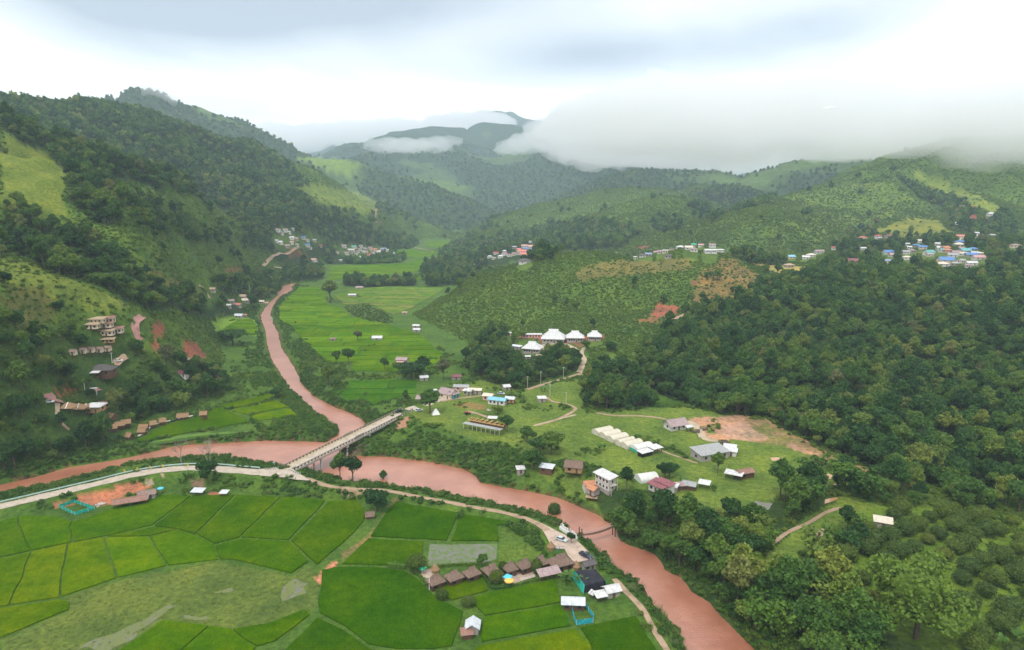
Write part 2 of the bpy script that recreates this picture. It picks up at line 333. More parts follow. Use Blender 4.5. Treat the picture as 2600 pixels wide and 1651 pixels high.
def boxv(x0, x1, y0, y1, z0, z1):
    V = [(x, y, z) for z in (z0, z1) for y in (y0, y1) for x in (x0, x1)]
    return V, [(0, 2, 3, 1), (4, 5, 7, 6), (0, 1, 5, 4), (2, 6, 7, 3), (0, 4, 6, 2), (1, 3, 7, 5)]
def join(parts):
    V, F = [], []
    for v, f in parts:
        k = len(V); V += list(v); F += [tuple(i + k for i in q) for q in f]
    return V, F
def tube(a, b, r0, r1, n=6):
    a, b = Vector(a), Vector(b); d = (b - a).normalized(); u = d.orthogonal().normalized(); w = d.cross(u)
    V = []
    for p, r in ((a, r0), (b, r1)):
        for i in range(n):
            t = 2 * math.pi * i / n; V.append(tuple(p + u * (r * math.cos(t)) + w * (r * math.sin(t))))
    F = [(i, (i + 1) % n, n + (i + 1) % n, n + i) for i in range(n)] + [tuple(range(n))[::-1], tuple(range(n, 2 * n))]
    return V, F

# ------------------------------------------------------------------ ground cover: what grows or lies where
C = np.zeros(X.shape + (3,)); treeD = np.zeros(X.shape); shrubD = np.zeros(X.shape); tuftD = np.zeros(X.shape)
def setc(mask, col, f=1.0): C[mask] = C[mask] * (1 - f) + np.array(col) * f
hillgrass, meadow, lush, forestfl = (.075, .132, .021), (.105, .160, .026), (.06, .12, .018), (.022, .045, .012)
redsoil, orange, drygrass, wheat = (.23, .085, .05), (.37, .215, .13), (.20, .135, .045), (.30, .25, .07)
C[:] = lush
hill = (Hz - floor > 1.5) & (fd > 8); wob = lambda wl__, s: fbm(X, Y, wl__, 3, s)
setc(hill, hillgrass); n1 = wob(60, 61)
C[hill] *= (.75 + .5 * n1[hill])[:, None]
shrubD[hill] = .95; treeD[hill] = .01
gul = hill & (wob(170, 71) > .62) & (RR < 2400) & (X < 0); treeD[gul] = .2
farz = hill & (RR > 2300); n2 = wob(420, 81)
setc(farz, (.055, .10, .026)); setc(farz & (n2 < .55), (.03, .062, .02)); setc(farz & (n2 > .63), (.085, .145, .03)); treeD[farz] = np.where(n2[farz] < .55, .85, np.where(n2[farz] > .63, .02, .25)); shrubD[farz] = 0
bankz = (rd > 0) & (rd < 9); setc(bankz, (.06, .115, .02)); shrubD[bankz] = .8
setc((rd > 0) & (rd < 1.0), (.10, .06, .03))
tuftD[(fd < 3) & (RR < 560)] = .5; setc(td < 0, meadow); tuftD[(td < 0) & (RR < 520)] = .13
# survey: which ground cells does a patch outlined in the photograph cover (only cells that are in sight from where it was taken)
dyv = Y * CP - (Hz - CAMZ) * SP; dzv = Y * SP + (Hz - CAMZ) * CP; okv = (dyv > 20) & (np.abs(AZ) < R(54))
PX = np.where(okv, IW / 2 + FPX * X / np.where(okv, dyv, 1), -9999); PY = np.where(okv, IH / 2 - FPX * dzv / np.where(okv, dyv, 1), -9999)
TT = (Hz - CAMZ) / RR; CM = np.maximum.accumulate(TT, axis=1); SEEN = okv & (TT >= CM - 8.0 / RR)
JX, JY = (fbm(X, Y, 14, 2, 91) - .5) * 2, (fbm(X, Y, 14, 2, 95) - .5) * 2
def zone(v, pts, col=None, tree=None, shrub=None, tuft=None, edge=3.0, f=1.0):
    k_ = FPX / RR * edge
    m_ = inpoly(np.where(SEEN, PX + JX * k_, -9999), np.where(SEEN, PY + JY * k_ * .5, -9999), Q(v, pts))
    if col is not None: setc(m_, col, f)
    if tree is not None: treeD[m_] = tree
    if shrub is not None: shrubD[m_] = shrub
    if tuft is not None: tuftD[m_] = tuft
    return m_
setc(farz & (RR > 3300), (.028, .056, .026)); setc(farz & (RR > 3300) & (n2 > .66), (.06, .10, .035))
# --- woods
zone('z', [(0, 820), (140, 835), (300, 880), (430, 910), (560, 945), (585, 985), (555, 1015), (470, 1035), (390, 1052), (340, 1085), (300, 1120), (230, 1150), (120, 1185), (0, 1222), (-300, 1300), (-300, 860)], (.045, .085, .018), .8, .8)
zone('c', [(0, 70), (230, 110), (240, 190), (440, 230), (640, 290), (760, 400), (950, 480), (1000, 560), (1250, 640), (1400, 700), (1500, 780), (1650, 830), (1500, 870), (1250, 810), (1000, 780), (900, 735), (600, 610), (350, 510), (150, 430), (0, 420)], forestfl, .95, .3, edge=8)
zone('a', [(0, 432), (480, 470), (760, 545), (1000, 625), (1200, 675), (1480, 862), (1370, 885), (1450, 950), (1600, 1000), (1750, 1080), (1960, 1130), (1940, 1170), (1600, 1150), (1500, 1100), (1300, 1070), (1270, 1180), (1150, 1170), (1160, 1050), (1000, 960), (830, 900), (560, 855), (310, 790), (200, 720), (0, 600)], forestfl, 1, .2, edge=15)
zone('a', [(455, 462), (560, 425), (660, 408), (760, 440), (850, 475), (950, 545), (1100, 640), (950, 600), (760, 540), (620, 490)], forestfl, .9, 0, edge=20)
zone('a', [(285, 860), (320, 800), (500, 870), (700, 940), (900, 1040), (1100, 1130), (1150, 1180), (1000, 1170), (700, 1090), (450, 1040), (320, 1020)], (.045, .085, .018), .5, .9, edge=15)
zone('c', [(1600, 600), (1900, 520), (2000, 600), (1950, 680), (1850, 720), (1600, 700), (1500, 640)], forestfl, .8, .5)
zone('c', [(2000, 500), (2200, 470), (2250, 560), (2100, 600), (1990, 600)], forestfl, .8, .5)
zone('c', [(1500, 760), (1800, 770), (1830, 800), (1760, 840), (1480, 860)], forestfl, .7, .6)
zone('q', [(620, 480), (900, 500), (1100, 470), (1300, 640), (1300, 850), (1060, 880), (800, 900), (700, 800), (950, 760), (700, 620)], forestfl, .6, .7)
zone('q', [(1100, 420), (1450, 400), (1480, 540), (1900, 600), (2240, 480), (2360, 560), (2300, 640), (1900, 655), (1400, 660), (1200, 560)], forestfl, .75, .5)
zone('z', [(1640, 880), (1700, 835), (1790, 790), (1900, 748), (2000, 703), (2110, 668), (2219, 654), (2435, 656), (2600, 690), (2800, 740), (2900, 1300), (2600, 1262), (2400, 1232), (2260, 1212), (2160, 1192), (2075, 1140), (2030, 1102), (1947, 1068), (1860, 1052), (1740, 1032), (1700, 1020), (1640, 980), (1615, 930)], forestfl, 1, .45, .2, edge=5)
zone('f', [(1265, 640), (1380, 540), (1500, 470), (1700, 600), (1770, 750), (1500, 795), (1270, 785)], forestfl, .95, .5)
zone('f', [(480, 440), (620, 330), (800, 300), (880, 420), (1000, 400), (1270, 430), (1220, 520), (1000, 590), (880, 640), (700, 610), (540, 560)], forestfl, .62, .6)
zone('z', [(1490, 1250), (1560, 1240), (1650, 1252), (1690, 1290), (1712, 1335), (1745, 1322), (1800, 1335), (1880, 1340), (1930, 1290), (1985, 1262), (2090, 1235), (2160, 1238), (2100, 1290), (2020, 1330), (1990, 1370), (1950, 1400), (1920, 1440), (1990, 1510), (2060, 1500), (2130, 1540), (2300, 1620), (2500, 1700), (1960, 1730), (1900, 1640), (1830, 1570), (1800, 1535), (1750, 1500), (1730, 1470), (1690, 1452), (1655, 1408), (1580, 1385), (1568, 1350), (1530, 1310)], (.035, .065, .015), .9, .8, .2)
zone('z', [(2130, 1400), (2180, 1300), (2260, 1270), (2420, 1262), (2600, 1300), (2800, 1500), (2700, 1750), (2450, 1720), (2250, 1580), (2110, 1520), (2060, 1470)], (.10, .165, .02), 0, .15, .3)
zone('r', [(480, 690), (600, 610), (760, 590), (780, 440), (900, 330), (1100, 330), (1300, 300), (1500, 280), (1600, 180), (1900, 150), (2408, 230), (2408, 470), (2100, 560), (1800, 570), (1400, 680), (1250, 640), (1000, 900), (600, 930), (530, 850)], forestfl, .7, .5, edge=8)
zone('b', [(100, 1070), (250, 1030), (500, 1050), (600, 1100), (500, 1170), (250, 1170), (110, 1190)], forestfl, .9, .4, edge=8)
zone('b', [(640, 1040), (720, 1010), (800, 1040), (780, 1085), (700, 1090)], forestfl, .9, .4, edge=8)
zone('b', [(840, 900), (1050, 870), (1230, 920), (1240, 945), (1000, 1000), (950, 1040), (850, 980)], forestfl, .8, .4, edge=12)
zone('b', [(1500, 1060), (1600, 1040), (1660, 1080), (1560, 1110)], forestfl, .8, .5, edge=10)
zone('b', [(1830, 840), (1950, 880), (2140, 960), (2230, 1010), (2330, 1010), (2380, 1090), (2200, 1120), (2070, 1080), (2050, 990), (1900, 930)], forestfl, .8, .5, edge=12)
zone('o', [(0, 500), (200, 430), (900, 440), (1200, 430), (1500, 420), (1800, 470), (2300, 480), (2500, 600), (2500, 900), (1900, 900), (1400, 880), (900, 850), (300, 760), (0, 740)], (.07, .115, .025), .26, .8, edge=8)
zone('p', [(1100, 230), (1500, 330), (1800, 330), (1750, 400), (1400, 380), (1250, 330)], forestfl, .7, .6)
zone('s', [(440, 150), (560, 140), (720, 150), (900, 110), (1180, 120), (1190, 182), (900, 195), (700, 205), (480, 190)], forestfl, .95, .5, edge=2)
zone('z', [(2180, 1216), (2400, 1240), (2650, 1270), (2650, 1325), (2420, 1285), (2260, 1285), (2140, 1262)], (.05, .09, .018), .45, .9)
zone('h', [(900, 880), (960, 800), (1040, 770), (1060, 900), (1000, 1010), (900, 1010), (760, 1030), (700, 960), (830, 900)], (.05, .09, .018), .5, .8)
bushz = np.zeros(X.shape, bool)
for q_ in ([(450, 395), (700, 370), (830, 440), (950, 500), (930, 570), (700, 540), (560, 500)], [(230, 310), (340, 300), (340, 370), (230, 360)], [(590, 260), (680, 270), (660, 320), (580, 300)], [(0, 760), (230, 900), (230, 1000), (60, 1200), (0, 1180)], [(260, 980), (540, 980), (480, 1150), (250, 1200)]): bushz |= zone('s', q_, (.07, .12, .022))
bush2 = np.zeros(X.shape, bool)
for q_ in ([(1600, 925), (1700, 955), (2050, 1115), (2230, 1150), (2200, 1175), (2000, 1135), (1650, 985)], [(1840, 1330), (2000, 1295), (2250, 1235), (2400, 1260), (2390, 1300), (2100, 1325), (1900, 1370)], [(1250, 1060), (1400, 1045), (1390, 1100), (1270, 1110)], [(850, 735), (1200, 750), (1200, 785), (900, 785)], [(780, 1060), (900, 960), (960, 1000), (1130, 1050), (1150, 1100), (1000, 1120), (800, 1100)], [(1350, 1170), (1560, 1200), (1600, 1260), (1530, 1240)], [(2080, 1060), (2300, 1080), (2360, 1050), (2400, 1110), (2200, 1120)], [(640, 640), (900, 640), (860, 690), (760, 700)]): bush2 |= zone('f', q_, (.085, .135, .024))
bush2 |= (td > -3) & (td < 26) & (rd > 8) & (X > -40) & (fd < 4) & (RR < 520) & (fbm(X, Y, 13, 3, 79) > .42)
# --- open hillsides, bare soil
zone('a', [(0, 608), (180, 705), (310, 805), (282, 870), (288, 985), (330, 1030), (160, 1050), (150, 990), (0, 965)], (.125, .165, .024), 0, 0, edge=6)
zone('a', [(1372, 885), (1480, 865), (1680, 900), (1780, 950), (1760, 1020), (1600, 980), (1500, 950)], (.12, .17, .026), 0, .1, edge=10)
zone('a', [(1380, 740), (1560, 738), (1700, 770), (1640, 830), (1500, 800)], (.13, .20, .03), 0, .1, edge=10)
zone('c', [(0, 440), (200, 460), (420, 550), (700, 680), (950, 775), (700, 800), (400, 720), (200, 640), (0, 600)], (.13, .17, .028), 0, .45, edge=5)
zone('c', [(60, 640), (250, 620), (400, 760), (330, 900), (120, 900), (40, 780)], (.105, .085, .03), .03, .8, edge=7, f=.6)
zone('b', [(860, 1290), (1000, 1215), (1060, 1228), (1190, 1325), (1060, 1400), (900, 1425), (820, 1445), (850, 1360)], (.21, .125, .05), .05, .35, edge=6, f=.75)
zone('b', [(320, 1255), (450, 1232), (850, 1215), (850, 1265), (600, 1285), (300, 1320)], (.18, .125, .045), 0, .3, edge=6, f=.6)
zone('b', [(1700, 1092), (1850, 1022), (2000, 1032), (2060, 1092), (1950, 1115), (1860, 1115)], (.15, .17, .03), 0, .05, edge=4)
zone('b', [(1880, 790), (2100, 880), (2250, 950), (2330, 1000), (2240, 1000), (2100, 940), (1900, 850)], (.15, .20, .03), 0, .15, edge=10)
zone('b', [(1250, 935), (1450, 880), (1700, 850), (1820, 860), (1900, 950), (1700, 1080), (1400, 1150), (1300, 1050)], (.10, .16, .025), .01, .8, edge=10)
zone('b', [(1130, 1240), (1300, 1252), (1540, 1250), (1480, 1275), (1310, 1302), (1240, 1280)], wheat, 0, 0, edge=2)
zone('c', [(1490, 880), (1640, 845), (1780, 860), (1825, 920), (1810, 985), (1700, 965), (1520, 945)], (.15, .25, .03), 0, 0, edge=1)
zone('b', [(640, 1485), (690, 1428), (790, 1440), (765, 1505)], redsoil, 0, .03, edge=2)
zone('b', [(600, 1500), (700, 1490), (680, 1520), (600, 1515)], redsoil, 0, .1, edge=2, f=.7)
zone('b', [(840, 1330), (860, 1310), (860, 1345), (845, 1350)], redsoil, 0, 0, edge=1)
zone('p', [(40, 175), (150, 150), (280, 152), (180, 185), (60, 190)], redsoil, 0, .02, edge=2)
zone('o', [(1690, 130), (1790, 110), (1820, 150), (1740, 190), (1690, 170)], redsoil, 0, .05, edge=3)
zone('o', [(1690, 250), (1840, 220), (1850, 270), (1770, 340), (1700, 300)], redsoil, 0, .05, edge=3)
zone('c', [(1578, 550), (1620, 512), (1740, 495), (1745, 505), (1640, 572)], redsoil, 0, .03, edge=2)
zone('c', [(1780, 520), (1900, 525), (1890, 560), (1800, 550)], (.05, .045, .03), 0, .25, edge=3)
zone('c', [(2000, 405), (2060, 390), (2140, 400), (2170, 415), (2040, 415)], redsoil, 0, .03, edge=2)
zone('c', [(1000, 500), (1140, 530), (1160, 550), (1050, 530)], redsoil, 0, .2, edge=3, f=.7)
zone('c', [(1150, 560), (1300, 610), (1460, 690), (1380, 700), (1200, 620)], (.16, .12, .045), 0, .3, edge=5, f=.8)
zone('j', [(1950, 340), (2100, 330), (2220, 440), (2180, 590), (1930, 680), (1900, 620)], redsoil, 0, .06, edge=2)
zone('j', [(1810, 760), (2050, 780), (2110, 900), (2040, 960), (1900, 870)], redsoil, 0, .04, edge=1.5)
zone('c', [(1300, 1020), (1370, 1005), (1465, 1120), (1400, 1150), (1340, 1130), (1280, 1090)], redsoil, 0, .1, edge=2)
zone('c', [(1450, 1200), (1590, 1280), (1560, 1290), (1440, 1220)], redsoil, 0, .1, edge=2)
zone('c', [(330, 1370), (540, 1330), (520, 1370), (400, 1390)], redsoil, 0, .1, edge=2)
zone('F', [(90, 320), (450, 280), (800, 290), (900, 300), (1400, 270), (2200, 265), (2190, 335), (2050, 400), (1500, 445), (1280, 455), (800, 445), (700, 330), (480, 345)], redsoil, 0, .01, edge=1)
zone('F', [(840, 500), (1000, 470), (1280, 470), (1420, 540), (1560, 640), (1560, 680), (1100, 670)], (.12, .19, .03), 0, 0, edge=1)
zone('F', [(1450, 440), (1750, 420), (1730, 520), (1620, 560)], (.2, .11, .05), 0, .1, edge=2)
zone('h', [(30, 150), (330, 125), (500, 155), (600, 210), (790, 300), (830, 350), (900, 360), (1000, 420), (1190, 482), (1000, 492), (900, 470), (820, 390), (620, 322), (500, 292), (300, 272), (150, 272), (90, 210)], orange, 0, .02, .08, edge=2)
zone('h', [(330, 130), (500, 158), (600, 212), (790, 302), (900, 362), (1190, 482), (1010, 488), (900, 430), (780, 350), (560, 250), (430, 190)], (.20, .15, .06), 0, .05, .3, edge=3, f=.7)
_g = inpoly(PX, PY, Q('h', [(30, 150), (330, 125), (500, 155), (790, 300), (900, 360), (1190, 482), (900, 470), (620, 322), (300, 272), (90, 210)])) & SEEN & (fbm(X, Y, 9, 4, 191) > .56); setc(_g, (.12, .14, .035), .75); tuftD[_g] = .5
zone('i', [(1030, 400), (1150, 400), (1240, 490), (1100, 490), (1020, 450)], meadow, 0, 0, .6, edge=1)
zone('i', [(1250, 300), (1700, 250), (2294, 500), (2294, 560), (1900, 600), (1500, 560)], (.42, .26, .19), 0, 0, 0, edge=3, f=.6)
zone('m', [(30, 745), (250, 680), (600, 580), (900, 500), (1150, 480), (1300, 520), (1200, 560), (860, 655), (850, 720), (600, 760), (350, 712), (150, 770)], (.40, .155, .085), 0, 0, .04, edge=1)
zone('m', [(1740, 430), (1900, 440), (1920, 540), (1760, 530)], (.2, .13, .08), 0, 0, .2, edge=1.5)
zone('m', [(1960, 600), (2060, 570), (2100, 610), (2000, 625)], (.30, .13, .07), 0, 0, .1, edge=1)
zone('m', [(1200, 480), (1420, 350), (1440, 370), (1250, 500)], (.38, .29, .2), 0, 0, 0, edge=1)
zone('d', [(365, 1228), (700, 1112), (1310, 1005), (1740, 1088), (1850, 1022), (1895, 1100), (1880, 1275), (1600, 1368), (1390, 1402), (980, 1348), (720, 1529), (600, 1700), (0, 1700), (0, 1470), (412, 1297)], (.095, .135, .026), 0, .05, .6, edge=1)
zone('g', [(1130, 382), (1400, 352), (1440, 420), (1480, 560), (1350, 620), (1112, 640), (1122, 480)], (.085, .145, .022), 0, .45, .9, edge=1)
zone('g', [(0, 560), (190, 440), (400, 165), (420, 185), (330, 265), (200, 470), (0, 620)], (.17, .13, .05), 0, 0, .3, edge=.6)
zone('d', [(1985, 990), (2010, 1010), (1910, 1150), (1870, 1110)], (.45, .19, .11), 0, 0, 0, edge=.5)
zone('E', [(1660, 540), (1720, 430), (1960, 310), (1980, 320), (1870, 480), (1800, 510)], (.36, .19, .12), 0, .05, 0, edge=1)
zone('E', [(730, 700), (760, 640), (900, 600), (880, 640), (750, 715)], (.16, .075, .05), 0, 0, 0, edge=.3)
zone('n', [(700, 430), (1000, 400), (1250, 470), (1200, 560), (900, 540), (740, 510)], (.17, .13, .05), 0, .05, .4, edge=2)
zone('e', [(430, 1100), (560, 1080), (660, 1110), (500, 1140)], (.3, .22, .15), 0, 0, .05, edge=1)
zone('B', [(230, 480), (500, 400), (640, 440), (560, 560), (420, 640), (300, 600)], (.45, .4, .33), 0, 0, 0, edge=.2)
zone('E', [(960, 870), (1130, 700), (1160, 680), (1350, 760), (1200, 880)], (.12, .09, .06), 0, .15, .2, edge=1)
# everything that is road, river, paddy stays free of scatter
blk = (pd < 2) | (rd < .3)
for P_, hw in ((rw, 4.0), (re_, 4), (t1, 2.2), (t2, 1.6)): blk |= polydist(X, Y, P_, False, 12) < hw
CLEAR = []   # filled with buildings: (x, y, radius)
# ------------------------------------------------------------------ materials of the land
mt, n, l = new_mat('ground_cover')
at_ = N(n, 'ShaderNodeAttribute', attribute_name='Col'); co = N(n, 'ShaderNodeNewGeometry').outputs['Position']
f1 = noise(n, l, co, .55, 6, .65); f2 = noise(n, l, co, .05, 5, .6); f3 = noise(n, l, co, 2.6, 3, .6)
c = mixc(n, l, 'MULTIPLY', 1.0, at_.outputs[0], ramp(n, l, f1, [(.25, (.48, .5, .52)), (.5, (1, 1, 1)), (.75, (1.6, 1.5, 1.3))]))
c = mixc(n, l, 'MULTIPLY', 1.0, c, ramp(n, l, f2, [(.3, (.62, .72, .78)), (.5, (1, 1, 1)), (.7, (1.45, 1.25, 1.1))]))
c = mixc(n, l, 'MULTIPLY', 1.0, c, ramp(n, l, f3, [(.3, (.75, .75, .75)), (.7, (1.25, 1.25, 1.25))]))
pbr(n, l, c, .95, .1, bump(n, l, f1, .6, 1.2))
mt, n, l = new_mat('rice_crop')
oi = N(n, 'ShaderNodeObjectInfo'); co = N(n, 'ShaderNodeNewGeometry').outputs['Position']
mp = N(n, 'ShaderNodeMapping'); mp.inputs['Rotation'].default_value = (0, 0, .6); mp.inputs['Scale'].default_value = (1, .35, 1); l.new(co, mp.inputs[0])
f1 = noise(n, l, mp.outputs[0], 3.2, 4, .7); f2 = noise(n, l, co, .07, 4, .6); f3 = noise(n, l, co, .35, 4, .6)
c = mixc(n, l, 'MULTIPLY', 1.0, oi.outputs['Color'], ramp(n, l, f1, [(.3, (.62, .66, .6)), (.52, (1, 1, 1)), (.72, (1.4, 1.3, 1.3))]))
c = mixc(n, l, 'MULTIPLY', 1.0, c, ramp(n, l, f2, [(.3, (.58, .78, .9)), (.5, (1, 1, 1)), (.68, (1.5, 1.16, .85))]))
c = mixc(n, l, 'MULTIPLY', 1.0, c, ramp(n, l, f3, [(.3, (.76, .84, .9)), (.7, (1.25, 1.15, 1.05))]))
pbr(n, l, c, .9, .0, bump(n, l, f1, .8, .35))
mt, n, l = new_mat('muddy_water')
co = N(n, 'ShaderNodeNewGeometry').outputs['Position']
mp = N(n, 'ShaderNodeMapping'); mp.inputs['Scale'].default_value = (1, 1.5, 1); l.new(co, mp.inputs[0])
f1 = noise(n, l, mp.outputs[0], .9, 5, .62); f2 = noise(n, l, co, .06, 7, .68); f3 = noise(n, l, mp.outputs[0], .22, 3, .5)
c = ramp(n, l, f2, [(.3, (.27, .096, .054)), (.5, (.345, .135, .080)), (.72, (.43, .19, .12))])
hsum = N(n, 'ShaderNodeMath', operation='ADD'); l.new(f1, hsum.inputs[0]); l.new(f3, hsum.inputs[1])
b = pbr(n, l, c, .30, .5, bump(n, l, hsum.outputs[0], .5, .3)); b.inputs['IOR'].default_value = 1.9
mt, n, l = new_mat('still_water')
pbr(n, l, (.10, .10, .06), .05, .5, bump(n, l, noise(n, l, objco(n), 1.5, 3), .05, .05))
mt, n, l = new_mat('pond_water')
pbr(n, l, (.42, .24, .11), .08, .5, bump(n, l, noise(n, l, objco(n), 1.5, 3), .05, .05))
def wetmat(name, veg, thr, sc, rot, veg2):
    mt, n, l = new_mat(name); co = N(n, 'ShaderNodeNewGeometry').outputs['Position']
    mp = N(n, 'ShaderNodeMapping'); mp.inputs['Rotation'].default_value = (0, 0, rot); mp.inputs['Scale'].default_value = sc; l.new(co, mp.inputs[0])
    f = noise(n, l, mp.outputs[0], .55, 7, .72); g = noise(n, l, co, 2.2, 4, .7)
    m_ = N(n, 'ShaderNodeMapRange'); m_.inputs[1].default_value = thr - .05; m_.inputs[2].default_value = thr + .05; l.new(f, m_.inputs[0])
    c = mixc(n, l, 'MIX', g, veg, veg2)
    d = N(n, 'ShaderNodeBsdfPrincipled'); l.new(c, d.inputs['Base Color']); d.inputs['Roughness'].default_value = .9
    w_ = N(n, 'ShaderNodeBsdfPrincipled'); w_.inputs['Base Color'].default_value = (.10, .10, .07, 1); w_.inputs['Roughness'].default_value = .06; w_.inputs['Specular IOR Level'].default_value = .7
    x_ = N(n, 'ShaderNodeMixShader'); l.new(m_.outputs[0], x_.inputs[0]); l.new(d.outputs[0], x_.inputs[1]); l.new(w_.outputs[0], x_.inputs[2]); l.new(x_.outputs[0], N(n, 'ShaderNodeOutputMaterial').inputs[0])
wetmat('flooded_crop', (.06, .12, .012), .50, (1, 1, 1), 0, (.12, .17, .06)); wetmat('marsh', (.095, .135, .028), .555, (1, .3, 1), .75, (.15, .16, .06))
def roadmat(name, col, dark):
    mt, n, l = new_mat(name); co = N(n, 'ShaderNodeNewGeometry').outputs['Position']
    f1 = noise(n, l, co, .35, 6, .65); f2 = noise(n, l, co, 3, 4, .6)
    c = ramp(n, l, f1, [(.3, dark), (.5, col), (.75, tuple(min(1, v * 1.15) for v in col))])
    c = mixc(n, l, 'MULTIPLY', 1.0, c, ramp(n, l, f2, [(.3, (.85,) * 3), (.7, (1.12,) * 3)]))
    pbr(n, l, c, .8, .25, bump(n, l, f2, .3, .1))
roadmat('concrete_road', (.42, .36, .29), (.28, .23, .18)); roadmat('dirt_road', (.34, .24, .16), (.19, .135, .085)); roadmat('plaza_paving', (.44, .34, .27), (.27, .21, .16))
roadmat('red_brick_road', (.33, .17, .15), (.2, .11, .1)); roadmat('pale_track', (.42, .33, .23), (.27, .21, .14))

# ------------------------------------------------------------------ roads and paths
def ribbon(name, pts, hw, mat, lift=.16, z=None, world=False, step=3.0):
    P = [Vector((*p[:2], 0)) for p in pts] if world else [Vector((*G(*p)[:2], 0)) for p in pts]
    Z = z
    # resample with a Catmull-Rom curve
    S, SZ = [], []
    for i in range(len(P) - 1):
        p0, p1, p2, p3 = P[max(i - 1, 0)], P[i], P[i + 1], P[min(i + 2, len(P) - 1)]
        k = max(2, int((p2 - p1).length / step))
        for j in range(k):
            t = j / k
            S.append(.5 * ((2 * p1) + (p2 - p0) * t + (2 * p0 - 5 * p1 + 4 * p2 - p3) * t * t + (3 * p1 - p0 - 3 * p2 + p3) * t ** 3))
            SZ.append(Z[i] + (Z[i + 1] - Z[i]) * t if Z else 0)
    S.append(P[-1]); SZ.append(Z[-1] if Z else 0)
    V, F = [], []
    for i, p in enumerate(S):
        d = (S[min(i + 1, len(S) - 1)] - S[max(i - 1, 0)]).normalized(); nn = Vector((-d.y, d.x, 0))
        wv = hw * (1 + .10 * math.sin(i * 1.7) + .06 * math.sin(i * .61))
        for s in (-1, -.33, .33, 1):
            q = p + nn * (wv * s); zz = SZ[i] if Z else gz(q.x, q.y)
            V.append((q.x, q.y, zz + lift + (0 if abs(s) < 1 else -.05)))
        if not Z:
            m_ = max(v[2] for v in V[-3:-1]); V[-4:] = [(v[0], v[1], max(v[2], m_ - .25)) for v in V[-4:]]
        if i:
            for k in range(3): a = (i - 1) * 4 + k; F.append((a, a + 1, a + 5, a + 4))
    global blk
    blk |= polydist(X, Y, [(p.x, p.y) for p in S], False, 12) < hw + .7
    o = mesh(name, V, F, MATS[mat], smooth=True); tag(o, kind='structure'); return S
SW = ribbon('road', [tuple(p) for p in rw], 3.0, 'concrete_road', .04, z=[2.8] * len(rw), world=True)
SE = ribbon('road', [tuple(p) for p in re_], 2.9, 'concrete_road', .04, z=[3.2, 3.4, 3.8, 4.2, 4.2], world=True)
ribbon('track', [tuple(p) for p in t1], 1.25, 'dirt_road', .05, z=zT1, world=True)
ribbon('track', [tuple(p) for p in t2], .95, 'dirt_road', .05, z=[.6] * len(t2), world=True)
J = [at_z(x, y, 2.8) for x, y in [(650, 1192), (716, 1187), (747, 1195), (775, 1212), (790, 1221), (755, 1219), (720, 1213), (660, 1208)]]
mesh('road_junction', [(x, y, 2.87) for x, y in J], [tuple(range(len(J)))], MATS['concrete_road']); tag(bpy.data.objects['road_junction'], kind='structure')
mesh('plaza', [(x, y, .93) for x, y in PLAZAW], [tuple(range(len(PLAZAW)))], MATS['plaza_paving']); tag(bpy.data.objects['plaza'], kind='structure')
def path(v, pts, hw, mat, **k): return ribbon(k.pop('name', 'path'), Q(v, pts), hw, mat, **k)
path('f', [(320, 720), (450, 700), (620, 680)], 1.2, 'dirt_road')
path('f', [(900, 640), (1000, 612), (1150, 570), (1280, 530), (1400, 505), (1520, 480)], 2.0, 'dirt_road', name='road')
path('f', [(1795, 268), (1830, 225), (1870, 190), (1920, 155), (1985, 128)], 2.4, 'dirt_road', name='road')
path('f', [(2080, 102), (2200, 75), (2310, 42)], 1.8, 'dirt_road', name='road')
path('F', [(1640, 1080), (1700, 950), (1750, 810), (1690, 700), (1590, 610), (1400, 490), (1250, 458), (1000, 462), (850, 490), (770, 505)], 1.9, 'pale_track', name='drive')
path('F', [(780, 505), (900, 590), (1000, 655), (930, 700), (820, 700), (690, 705)], 1.6, 'pale_track', name='drive')
path('F', [(1690, 690), (1710, 610), (1750, 545)], 1.4, 'pale_track', name='drive')
path('F', [(1260, 703), (1440, 700), (1600, 695)], .8, 'pale_track')
path('f', [(1030, 690), (1080, 722), (1180, 742), (1235, 768), (1200, 800), (1100, 848), (960, 888)], 1.0, 'dirt_road', name='track')
path('f', [(950, 888), (1090, 850), (1235, 812)], .8, 'pale_track', name='concrete_strip')
path('f', [(1370, 800), (1500, 818), (1700, 822), (1850, 842)], 1.0, 'dirt_road', name='track')
path('i', [(640, 230), (800, 300), (900, 430), (960, 540), (1100, 600), (1250, 600)], 2.0, 'pale_track', name='track')
path('i', [(20, 750), (300, 860), (560, 950), (850, 1050)], .6, 'dirt_road')
path('j', [(1740, 250), (1600, 350), (1560, 450), (1580, 540), (1630, 640), (1680, 720)], 2.1, 'red_brick_road', name='road')
path('j', [(1150, 1290), (1220, 1220), (1330, 1150), (1400, 1130)], 2.0, 'dirt_road', name='parking_pad')
path('k', [(250, 160), (330, 270), (440, 340)], 2.6, 'red_brick_road', name='road')
path('k', [(425, 350), (430, 480), (430, 600)], .5, 'pale_track', name='wheel_strip'); path('k', [(485, 350), (470, 480), (462, 600), (460, 680)], .5, 'pale_track', name='wheel_strip')
path('k', [(460, 690), (560, 790), (690, 900)], .8, 'dirt_road')
path('k', [(440, 340), (600, 380)], 1.2, 'red_brick_road', name='road')
path('h', [(540, 890), (620, 830), (750, 770), (850, 710), (940, 680)], .8, 'dirt_road', name='track')
path('h', [(800, 860), (830, 820), (850, 810)], 1.0, 'dirt_road'); path('h', [(820, 940), (880, 960), (940, 1000)], 1.3, 'red_brick_road', name='track')
path('h', [(230, 662), (290, 675), (350, 695)], .8, 'dirt_road'); path('h', [(1080, 500), (1190, 488)], 1.2, 'pale_track', name='track')
